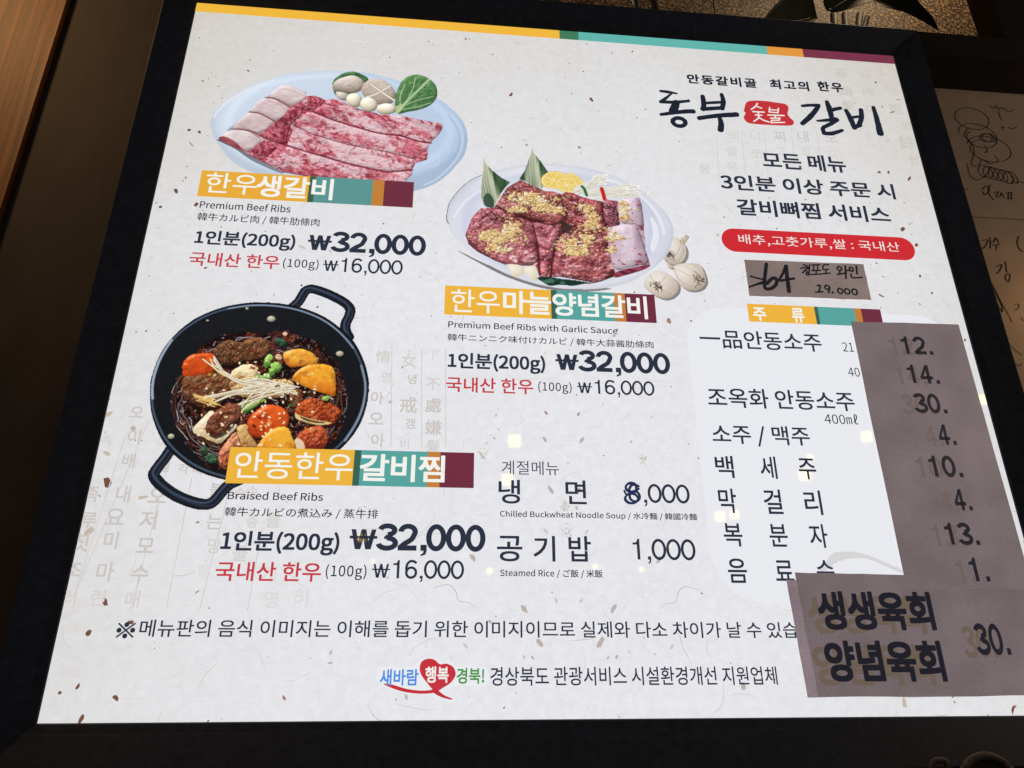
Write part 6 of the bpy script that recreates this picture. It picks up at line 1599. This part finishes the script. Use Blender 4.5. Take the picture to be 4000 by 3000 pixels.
# right column: brush logo, offer, origin pill
BR = ink((30, 36, 50), "brush_ink")
text("tagline", "안동갈비골", (0.7589, 0.0729), (0.8722, 0.0927), BR, board, D_T, bold=0.034, track=0.10)
text("tagline", "최고의", (0.8939, 0.0713), (0.9589, 0.0916), BR, board, D_T, bold=0.034, track=0.10)
text("tagline", "한우", (0.9736, 0.0684), (1.0166, 0.0896), BR, board, D_T, bold=0.034, track=0.10)
k = 0.48232 * 0.00037
strokes = [
    ([(0.7137, 0.1126), (0.7254, 0.1133), (0.7400, 0.1153)], (22, 28, 14)), ([(0.7311, 0.1161), (0.7214, 0.1261), (0.7129, 0.1342)], (14, 24, 30)), ([(0.7123, 0.1343), (0.7334, 0.1332), (0.7578, 0.1286)], (30, 30, 24)), ([(0.7378, 0.1328), (0.7342, 0.1417), (0.7302, 0.1518)], (50, 62, 64)),
    ([(0.7107, 0.1595), (0.7315, 0.1541), (0.7513, 0.1500), (0.7631, 0.1490)], (26, 34, 38, 40)),
    ([(0.7807, 0.1167), (0.7809, 0.1328), (0.7783, 0.1441)], (34, 40, 36)), ([(0.8118, 0.1102), (0.8130, 0.1251), (0.8092, 0.1402)], (28, 38, 36)), ([(0.7827, 0.1307), (0.8099, 0.1266)], (26, 26)), ([(0.7771, 0.1429), (0.8095, 0.1382)], (36, 34)),
    ([(0.7700, 0.1618), (0.7997, 0.1545), (0.8318, 0.1493)], (36, 38, 44)), ([(0.8030, 0.1566), (0.8042, 0.1698), (0.8019, 0.1825)], (26, 44, 46)),
    ([(0.9412, 0.1228), (0.9541, 0.1204), (0.9696, 0.1191)], (26, 28, 30)), ([(0.9684, 0.1204), (0.9602, 0.1324), (0.9489, 0.1457), (0.9351, 0.1591)], (34, 38, 42, 34)), ([(0.9840, 0.1103), (0.9858, 0.1252), (0.9860, 0.1414)], (32, 48, 40)), ([(0.9853, 0.1283), (1.0049, 0.1216)], (34, 30)),
    ([(0.9611, 0.1511), (0.9756, 0.1489), (0.9924, 0.1451)], (18, 28, 38)), ([(0.9944, 0.1456), (0.9825, 0.1552), (0.9708, 0.1623)], (40, 34, 30)), ([(0.9709, 0.1616), (0.9673, 0.1675), (0.9690, 0.1746)], (30, 34, 36)), ([(0.9670, 0.1748), (0.9811, 0.1744), (0.9996, 0.1666)], (34, 36, 26)),
    ([(1.0130, 0.1254), (1.0173, 0.1425), (1.0203, 0.1607)], (34, 44, 40)), ([(1.0386, 0.1220), (1.0360, 0.1385), (1.0289, 0.1539)], (36, 40, 36)), ([(1.0173, 0.1400), (1.0348, 0.1361)], (24, 26)), ([(1.0192, 0.1591), (1.0314, 0.1537)], (38, 36)),
    ([(1.0606, 0.1151), (1.0614, 0.1413), (1.0613, 0.1685)], (30, 44, 54))]
sh = [ribbon(p, [x * k * 1.22 for x in w], 0.12, i, n=7) for i, (p, w) in enumerate(strokes)]
c = (0.7380, 0.1719)
sh.append(ring(c, 50 * k * 1.1, 38 * k * 1.15, 42 * k, 44, 0.15))
flat("brush_word", sh[:11] + sh[-1:], BR, board, D_T)
flat("brush_word", sh[11:-1], BR, board, D_T)
blob = flat("red_seal", [tess([smooth_curve([(0.8452, 0.1372), (0.8499, 0.1244), (0.8596, 0.1193), (0.8798, 0.1180), (0.8997, 0.1196), (0.9145, 0.1218), (0.9179, 0.1297), (0.9145, 0.1412), (0.9174, 0.1483), (0.9223, 0.1553), (0.9191, 0.1629), (0.9048, 0.1652), (0.8829, 0.1658), (0.8592, 0.1658), (0.8467, 0.1639), (0.8420, 0.1546), (0.8461, 0.1457), (0.8438, 0.1410)], True, 5)])], ink((196, 52, 58)), board, D_T)
sw = [([(0.8679, 0.1241), (0.8640, 0.1306), (0.8561, 0.1375)], 12), ([(0.8656, 0.1305), (0.8736, 0.1335)], 12), ([(0.8581, 0.1417), (0.8765, 0.1412)], 13), ([(0.8674, 0.1422), (0.8661, 0.1472)], 11), ([(0.8612, 0.1481), (0.8720, 0.1477)], 11), ([(0.8672, 0.1481), (0.8642, 0.1552), (0.8569, 0.1611)], 12), ([(0.8666, 0.1525), (0.8723, 0.1570), (0.8817, 0.1603)], 13),
      ([(0.8870, 0.1306), (0.8847, 0.1400)], 11), ([(0.9010, 0.1312), (0.8991, 0.1400)], 11), ([(0.8863, 0.1354), (0.8993, 0.1355)], 10), ([(0.8850, 0.1402), (0.8990, 0.1405)], 11), ([(0.8818, 0.1464), (0.9082, 0.1454)], 13), ([(0.8937, 0.1464), (0.8927, 0.1509)], 11),
      ([(0.8849, 0.1523), (0.9006, 0.1512)], 11), ([(0.9002, 0.1512), (0.8988, 0.1553)], 11), ([(0.8992, 0.1552), (0.8863, 0.1565)], 11), ([(0.8863, 0.1565), (0.8848, 0.1613)], 11), ([(0.8848, 0.1613), (0.9068, 0.1590)], 12)]
flat("lettering", [ribbon(p, w * k * 1.1, 0.1, i, n=5) for i, (p, w) in enumerate(sw)], WHITE, blob, D_L)

text("offer_text", "모든 메뉴", (0.8607, 0.2185), (0.9921, 0.2495), INK, board, D_T, bold=0.024)
text("offer_text", "3인분 이상 주문 시", (0.7901, 0.2650), (1.0607, 0.2933), INK, board, D_T, bold=0.024)
text("offer_text", "갈비뼈찜 서비스", (0.8098, 0.3081), (1.0441, 0.3371), INK, board, D_T, bold=0.024)


def rounded(u0, v0, u1, v1, r, n=10):
    pts = []
    for cx, cy, a0 in ((u1 - r, v0 + r, -90), (u1 - r, v1 - r, 0), (u0 + r, v1 - r, 90), (u0 + r, v0 + r, 180)):
        for i in range(n + 1):
            a = math.radians(a0 + 90 * i / n)
            pts.append((cx + r * math.cos(a), cy + r * math.sin(a)))
    return pts


pl, pr, pt, pb = (0.7802, 0.3836) [0], (1.0697, 0.3796) [0], (0.9200, 0.3609) [1], (0.9134, 0.4000) [1]
pill = flat("red_pill", [tess([rounded(pl, pt, pr, pb, (pb - pt) / 2)])], ink((206, 44, 52)), board, D_T)
text("lettering", "배추,고춧가루,쌀 : 국내산", (0.8051, 0.3699), (1.0464, 0.3885), WHITE, pill, D_L)

# drinks list on a paler rounded field
fl, ft, fr_, fbm_ = (0.7147, 0.5728) [0], (0.8373, 0.4893) [1], W - 0.018, (0.7659, 0.8783) [1]
field = flat("pale_field", [tess([rounded(fl, ft, fr_, fbm_, 0.06)])], ink((233, 234, 239)), board, -0.0003)
stain = ribbon([(0.8431, 0.8434), (0.8558, 0.8352), (0.8680, 0.8253), (0.8877, 0.8221), (0.9051, 0.8229), (0.9183, 0.8272), (0.9327, 0.8336), (0.9481, 0.8400)], [x * 0.00018 for x in (12, 40, 62, 44, 30, 26, 24, 30)], 0.25, 5, n=6)
flat("water_stain", [stain], ink((213, 213, 214)), board, -0.00045)
bn = banner([(0.8039, 0.4841), (0.8996, 0.4832), (0.9046, 0.4832), (0.9581, 0.4826), (0.9677, 0.4826), (0.9955, 0.4822)], [(0.8032, 0.5132), (0.8990, 0.5119), (0.9039, 0.5119), (0.9558, 0.5112), (0.9660, 0.5110), (0.9954, 0.5039)], bcol2, "section_banner")
text("lettering", "주", (0.8103, 0.4882), (0.8291, 0.5091), WHITE, bn, D_L, bold=0.024)
text("lettering", "류", (0.8649, 0.4865), (0.8830, 0.5092), WHITE, bn, D_L, bold=0.024)
for body, a, b in [("一品안동소주", (0.7314, 0.5248), (0.9006, 0.5522)), ("조옥화 안동소주", (0.7332, 0.6091), (0.9310, 0.6364)), ("소주 / 맥주", (0.7334, 0.6597), (0.8615, 0.6880)),
                   ("백", (0.7328, 0.7012), (0.7562, 0.7296)), ("세", (0.7902, 0.7006), (0.8115, 0.7296)), ("주", (0.8402, 0.7019), (0.8628, 0.7292)),
                   ("막", (0.7321, 0.7430), (0.7546, 0.7735)), ("걸", (0.7891, 0.7430), (0.8122, 0.7736)), ("리", (0.8407, 0.7431), (0.8628, 0.7739)),
                   ("복", (0.7334, 0.7857), (0.7565, 0.8135)), ("분", (0.7900, 0.7858), (0.8128, 0.8131)), ("자", (0.8403, 0.7850), (0.8630, 0.8138)),
                   ("음", (0.7335, 0.8275), (0.7567, 0.8557)), ("료", (0.7911, 0.8291), (0.8134, 0.8529)), ("수", (0.8420, 0.8282), (0.8642, 0.8529))]:
    text("drink_name", body, a, b, INK, board, D_T, bold=0.011)
for body, a, b in [("21", (0.9297, 0.5364), (0.9449, 0.5500)), ("40", (0.9305, 0.5735), (0.9467, 0.5867))]:
    text("bottle_size", body, a, b, INKD, board, D_T)
text("bottle_size", "400㎖", (0.8858, 0.6403), (0.9309, 0.6546), INKD, board, D_T)

# seasonal dishes
text("section_title", "계절메뉴", (0.4674, 0.7139), (0.5370, 0.7312), ink((70, 76, 92)), board, D_T)
for body, a, b in [("냉", (0.4637, 0.7376), (0.4895, 0.7668)), ("면", (0.5441, 0.7367), (0.5694, 0.7660)), ("공", (0.4621, 0.8047), (0.4915, 0.8340)), ("기", (0.5045, 0.8041), (0.5298, 0.8336)), ("밥", (0.5455, 0.8037), (0.5720, 0.8333))]:
    text("dish_name", body, a, b, INK, board, D_T, bold=0.012)
text("price_text", "6,000", (0.6202, 0.7391), (0.6965, 0.7672), INK, board, D_T, "grotesque", 0.098, track=-0.02)
text("price_text", "1,000", (0.6216, 0.8057), (0.6969, 0.8351), INK, board, D_T, "grotesque", 0.098, track=-0.02)
text("english_caption", "Chilled Buckwheat Noodle Soup / 水冷麵 / 韓國冷麵", (0.4656, 0.7747), (0.7029, 0.7843), INKD, board, D_T, bold=0.01)
text("english_caption", "Steamed Rice / ご飯 / 米飯", (0.4658, 0.8423), (0.5843, 0.8520), INKD, board, D_T, bold=0.01)
k = 0.5425 * 0.0003
c1, c2 = (0.6242, 0.7447), (0.6246, 0.7575)
pen = [ring(c1, 40 * k, 33 * k, 17 * k, 30, 0.3, 1), ring((c1[0] + .001, c1[1] - .0015), 41 * k, 34 * k, 10 * k, 30, 0.3, 2), ring(c2, 48 * k, 36 * k, 15 * k, 30, 0.3, 3), ring((c2[0] - .0012, c2[1] + .001), 50 * k, 37 * k, 9 * k, 30, 0.3, 4),
       ribbon([(0.6158, 0.7483), (0.6189, 0.7534), (0.6276, 0.7506), (0.6340, 0.7453)], 16 * k, n=5)]
flat("pen_correction", pen, ink((38, 48, 86)), board, -0.0009)

(mx0, my0), (mx1, my1) = (0.0613, 0.9032), (0.0777, 0.9168)
mxc, myc = (mx0 + mx1) / 2, (my0 + my1) / 2
sh = [ribbon([(mx0, my0), (mx1, my1)], .0017), ribbon([(mx0, my1), (mx1, my0)], .0017)]
sh += [tess([ell_pts]) for ell_pts in ([(mxc + dx * (mx1 - mx0) * .42 + .0026 * math.cos(a), myc + dy * (my1 - my0) * .42 + .0026 * math.sin(a)) for a in np.linspace(0, 6.1, 14)] for dx, dy in ((0, 1), (0, -1), (1, 0), (-1, 0)))]
flat("notice_mark", sh, INK, board, D_T)
text("notice_text", "메뉴판의 음식 이미지는 이해를 돕기 위한 이미지이므로 실제와 다소 차이가 날 수 있습", (0.0833, 0.8991), (0.8079, 0.9166), INK, board, D_T, bold=0.008)
text("supporter_text", "경상북도 관광서비스 시설환경개선 지원업체", (0.4553, 0.9466), (0.7763, 0.9658), INK, board, D_T, bold=0.008)

# small campaign logo with a heart
halo = flat("heart_logo", [tess([smooth_curve([(0.3342, 0.9512), (0.3406, 0.9462), (0.3677, 0.9470), (0.3783, 0.9411), (0.3890, 0.9359), (0.4015, 0.9403), (0.4125, 0.9411), (0.4209, 0.9470), (0.4498, 0.9471), (0.4513, 0.9642), (0.4199, 0.9654), (0.4066, 0.9716), (0.4176, 0.9791), (0.4123, 0.9816), (0.3932, 0.9748), (0.3582, 0.9714), (0.3376, 0.9626)], True, 5)])], ink((234, 236, 240)), board, -0.00055)
flat("heart", [tess([smooth_curve([(0.3971, 0.9708), (0.3879, 0.9627), (0.3801, 0.9521), (0.3805, 0.9424), (0.3869, 0.9385), (0.3946, 0.9393), (0.4008, 0.9439), (0.4079, 0.9434), (0.4154, 0.9470), (0.4180, 0.9547), (0.4131, 0.9623), (0.4051, 0.9673)], True, 6)])], ink((198, 52, 62)), halo, -0.0007)
flat("swoosh", [tess([smooth_curve([(0.3417, 0.9633), (0.3511, 0.9641), (0.3660, 0.9682), (0.3822, 0.9702), (0.3970, 0.9693), (0.3953, 0.9723), (0.3824, 0.9732), (0.3662, 0.9717), (0.3526, 0.9681)], True, 4)]), tess([smooth_curve([(0.3930, 0.9690), (0.3989, 0.9696), (0.4067, 0.9748), (0.4146, 0.9779), (0.4138, 0.9791), (0.4040, 0.9768), (0.3958, 0.9728)], True, 4)])], ink((196, 48, 58)), halo, -0.00075)
text("lettering", "새바람", (0.3378, 0.9487), (0.3785, 0.9652), ink((74, 138, 224)), halo, -0.0008, bold=0.022)
text("lettering", "경북!", (0.4192, 0.9476), (0.4488, 0.9637), ink((72, 146, 70)), halo, -0.0008, bold=0.02)
text("lettering", "행복", (0.3856, 0.9462), (0.4106, 0.9626), WHITE, halo, -0.0009, bold=0.024)

# ------------------------------------------------------------------ paper taped over the board
def paper_material(rgb, name="backlit_paper"):
    m, nt, b = princ(name)
    N, L = nt.nodes, nt.links
    tc = N.new("ShaderNodeTexCoord")
    n = N.new("ShaderNodeTexNoise")
    n.inputs["Scale"].default_value = 500
    n.inputs["Detail"].default_value = 4
    L.new(tc.outputs["Object"], n.inputs["Vector"])
    n2 = N.new("ShaderNodeTexNoise")
    n2.inputs["Scale"].default_value = 14
    L.new(tc.outputs["Object"], n2.inputs["Vector"])
    add = N.new("ShaderNodeMath")
    add.operation = "ADD"
    L.new(n.outputs["Fac"], add.inputs[0])
    L.new(n2.outputs["Fac"], add.inputs[1])
    r = N.new("ShaderNodeValToRGB")
    e = r.color_ramp.elements
    e[0].position, e[0].color = 0.40, tuple(x * 0.80 for x in lin(rgb)[:3]) + (1,)
    e[1].position, e[1].color = 0.62, tuple(x * 1.2 for x in lin(rgb)[:3]) + (1,)
    ml = N.new("ShaderNodeMath")
    ml.operation = "MULTIPLY"
    ml.inputs[1].default_value = 0.5
    L.new(add.outputs[0], ml.inputs[0])
    L.new(ml.outputs[0], r.inputs[0])
    L.new(r.outputs[0], b.inputs["Emission Color"])
    b.inputs["Emission Strength"].default_value = 1.0
    b.inputs["Base Color"].default_value = (0.40, 0.38, 0.37, 1)
    b.inputs["Roughness"].default_value = 0.55
    b.inputs["Specular IOR Level"].default_value = 0.25
    m.cycles.emission_sampling = "NONE"
    return m


def sheet(name, outline, mat, d, label, thick=0.0003, group=None):
    """A paper sheet from its outline, with thickness, lying a little off the board."""
    v, f = tess([outline])
    n = len(v)
    V = [P(x, y, d) for x, y in v] + [P(x, y, d + thick) for x, y in v]
    F = list(f) + [tuple(i + n for i in q)[::-1] for q in f] + [(i, (i + 1) % n, n + (i + 1) % n, n + i) for i in range(n)]
    o = build(name, V, F, mat)
    return tag(o, label, "paper note", group)


def edge(a, b, n=8, wob=0.0006, seed=0):
    r = np.random.RandomState(seed)
    a, b = np.array(a), np.array(b)
    nn = np.array([-(b - a)[1], (b - a)[0]]) / np.linalg.norm(b - a)
    return [tuple(a + (b - a) * t + nn * (r.randn() * wob if 0 < t < 1 else 0)) for t in np.linspace(0, 1, n)][:-1]


def outline_of(corners, wob=0.0004, seed=0):
    out = []
    for i, c in enumerate(corners):
        out += edge(c, corners[(i + 1) % len(corners)], 9, wob, seed + i)
    return out


PM = paper_material((106, 95, 100))
PM2 = paper_material((128, 114, 122))
PM3 = paper_material((122, 108, 106))
DARK = ink((33, 32, 40), "toner", 0.4)
GHOST = ink((106, 92, 80), "show_through", 0.6)
GHOST2 = ink((107, 95, 92), "show_through", 0.6)
tall = sheet("price_sheet", outline_of([(0.9472, 0.5051), (1.1047, 0.5027), (1.1094, 0.8606), (0.9489, 0.8605)], 0.0002, 3), PM, -0.0032, "tall grey taped paper strip with bold prices from 12. down to 1.", group="papers taped over the board")
low = sheet("price_sheet", outline_of([(0.8029, 0.8518), (0.9481, 0.8517), (1.1093, 0.8475), (1.1256, 0.9779), (0.8078, 0.9791)], 0.0003, 5), PM2, -0.0018, "paler lilac paper sheet peeking out behind the left edge of the raw beef price sheet", group="papers taped over the board")
top = sheet("price_sheet", outline_of([(0.8141, 0.8432), (0.9487, 0.8449), (1.1095, 0.8467), (1.1243, 0.9779), (0.8195, 0.9783)], 0.0003, 7), PM, -0.0025, "grey taped paper sheet lettered 생생육회 and 양념육회 over the bottom right corner", group="papers taped over the board")


def price(body, a, b, par, d, gm, gx=0.018, gy=0.002, style="grotesque", bold=0.0, w=0.135, ghost=True):
    gh = [(body, (a[0] - gx, a[1] + gy), (b[0] - gx, b[1] + gy))]
    if ghost:
        for t_, p, q in gh:
            text("show_through", t_, p, q, gm, par, d + 0.0001, style, w * .95, bold)
    text("lettering", body, a, b, DARK, par, d, style, w, bold)


DT = -0.0035
for body, a, b in [("12.", (1.0128, 0.5244), (1.0565, 0.5514)), ("14.", (1.0125, 0.5672), (1.0559, 0.5943)), ("30.", (1.0111, 0.6087), (1.0561, 0.6369)), ("4.", (1.0353, 0.6520), (1.0580, 0.6798)), ("10.", (1.0129, 0.6944), (1.0563, 0.7231)), ("4.", (1.0357, 0.7382), (1.0576, 0.7654)), ("13.", (1.0134, 0.7809), (1.0561, 0.8086)), ("1.", (1.0343, 0.8235), (1.0576, 0.8516))]:
    price(body, a, b, tall, DT, GHOST2)
DT = -0.0028
price("생생육회", (0.8348, 0.8643), (0.9764, 0.9079), top, DT, GHOST, 0.0125, 0.004, "text", 0.036)
price("양념육회", (0.8343, 0.9191), (0.9762, 0.9632), top, DT, GHOST, 0.0145, 0.004, "text", 0.036)
price("30.", (1.0203, 0.8998), (1.0615, 0.9350), top, DT, GHOST, 0.0165, 0.003)

# handwritten wine note under the red pill
note = sheet("wine_note", outline_of([(0.8083, 0.4135), (0.9846, 0.4112), (0.9846, 0.4694), (0.8949, 0.4695), (0.8083, 0.4714)], 0.0003, 9), PM3, -0.0022, "small grey paper note handwritten 264 and 19.000 in black marker, under the red pill", group="papers taped over the board")
k = 0.5877 * 0.00034
hw = [([(0.8140, 0.4401), (0.8223, 0.4425), (0.8338, 0.4458), (0.8233, 0.4516), (0.8099, 0.4576)], 11), ([(0.8099, 0.4576), (0.8209, 0.4532), (0.8332, 0.4501)], 10), ([(0.8399, 0.4187), (0.8361, 0.4340), (0.8328, 0.4487), (0.8331, 0.4588), (0.8419, 0.4579), (0.8499, 0.4502), (0.8503, 0.4418), (0.8440, 0.4428), (0.8359, 0.4510)], 20), ([(0.8676, 0.4201), (0.8619, 0.4327), (0.8551, 0.4447), (0.8659, 0.4427), (0.8772, 0.4404)], 15), ([(0.8682, 0.4206), (0.8670, 0.4397), (0.8662, 0.4619)], 23),
      ([(0.8941, 0.4172), (0.8997, 0.4183)], 9), ([(0.8894, 0.4233), (0.9006, 0.4208), (0.8908, 0.4306)], 9), ([(0.8950, 0.4255), (0.8984, 0.4288)], 9), ([(0.9035, 0.4166), (0.9005, 0.4294)], 9), ([(0.8974, 0.4239), (0.9020, 0.4232)], 8),
      ([(0.9064, 0.4170), (0.9192, 0.4158)], 9), ([(0.9095, 0.4178), (0.9078, 0.4253)], 8), ([(0.9152, 0.4170), (0.9140, 0.4245)], 8), ([(0.9048, 0.4264), (0.9183, 0.4252)], 9), ([(0.9115, 0.4261), (0.9105, 0.4315)], 8), ([(0.9031, 0.4327), (0.9188, 0.4311)], 9),
      ([(0.9318, 0.4151), (0.9243, 0.4160), (0.9223, 0.4235), (0.9301, 0.4226)], 9), ([(0.9264, 0.4233), (0.9253, 0.4293)], 8), ([(0.9202, 0.4305), (0.9316, 0.4289)], 9),
      ([(0.9462, 0.4247), (0.9457, 0.4297)], 9), ([(0.9418, 0.4304), (0.9560, 0.4272)], 10), ([(0.9563, 0.4157), (0.9535, 0.4366)], 11), ([(0.9557, 0.4237), (0.9627, 0.4223)], 10),
      ([(0.9731, 0.4148), (0.9714, 0.4283)], 11), ([(0.9625, 0.4283), (0.9635, 0.4346), (0.9785, 0.4333)], 10),
      ([(0.9088, 0.4506), (0.9134, 0.4499), (0.9099, 0.4597)], 10), ([(0.9049, 0.4609), (0.9156, 0.4596)], 10), ([(0.9267, 0.4516), (0.9237, 0.4609)], 11), ([(0.9292, 0.4597), (0.9304, 0.4606)], 13)]
sh = [ribbon(p, w * k * 1.3, 0.1, i, n=6) for i, (p, w) in enumerate(hw)]
for c, rx, ry in (((0.8983, 0.4322), 11, 8), ((0.9469, 0.4207), 14, 15), ((0.9643, 0.4210), 13, 15), ((0.9230, 0.4523), 15, 14), ((0.9413, 0.4572), 16, 19), ((0.9514, 0.4574), 17, 19), ((0.9622, 0.4576), 17, 21)):
    sh.append(ring(c, rx * k * 1.1, ry * k * 1.1, 13 * k, 24, 0.1))
flat("handwriting", sh, ink((28, 28, 34), "marker", 0.4), note, -0.0025)

# ------------------------------------------------------------------ odds and ends below the frame, bottom right
metal = plain("dull_metal", (92, 80, 74), 0.5, 0.4, 0.2, 80)
r_ = empty("key_hook", P(*(0.9269, 1.0508), -0.03), "small dim grey metal loop below the board's bottom frame", "hook")
V, F = tube([P(u, v, -0.03) for u, v in smooth_curve([(0.9175, 1.0558), (0.9198, 1.0446), (0.9225, 1.0412), (0.9289, 1.0402), (0.9351, 1.0412), (0.9365, 1.0448), (0.9343, 1.0560)], False, 5)], 0.0032, 8)
build("loop", V, F, metal, r_, smooth=True)
V, F = ubox(*sorted(((0.9150, 1.0575) [0], (0.9360, 1.0578) [0])), (0.9253, 1.0551) [1], (0.9253, 1.0551) [1] + 0.03, -0.036, 0.05)
build("mount", V, F, metal, r_)
r_ = empty("round_dial", P(*(0.9832, 1.0515), -0.03), "round object with a pale brown rim cut by the bottom edge of the picture", "dial")
cu_, cv_ = (0.9802, 1.0661)
ru = 0.5 * ((1.0145, 1.0588) [0] - (0.9503, 1.0580) [0])
V, F = tube([P(cu_ + ru * math.cos(a), cv_ + ru * 0.92 * math.sin(a), -0.03) for a in np.linspace(0, 2 * math.pi, 41)], 0.0042, 8)
build("rim", V, F, metal, r_, smooth=True)
V, F = [], []
for dd in (-0.028, 0.05):
    for a in np.linspace(0, 2 * math.pi, 40, endpoint=False):
        V.append(P(cu_ + (ru - .003) * math.cos(a), cv_ + (ru - .003) * 0.92 * math.sin(a), dd))
F = [tuple(range(40)), tuple(range(79, 39, -1))] + [(i, (i + 1) % 40, 40 + (i + 1) % 40, 40 + i) for i in range(40)]
build("body", V, F, dark_panel, r_)
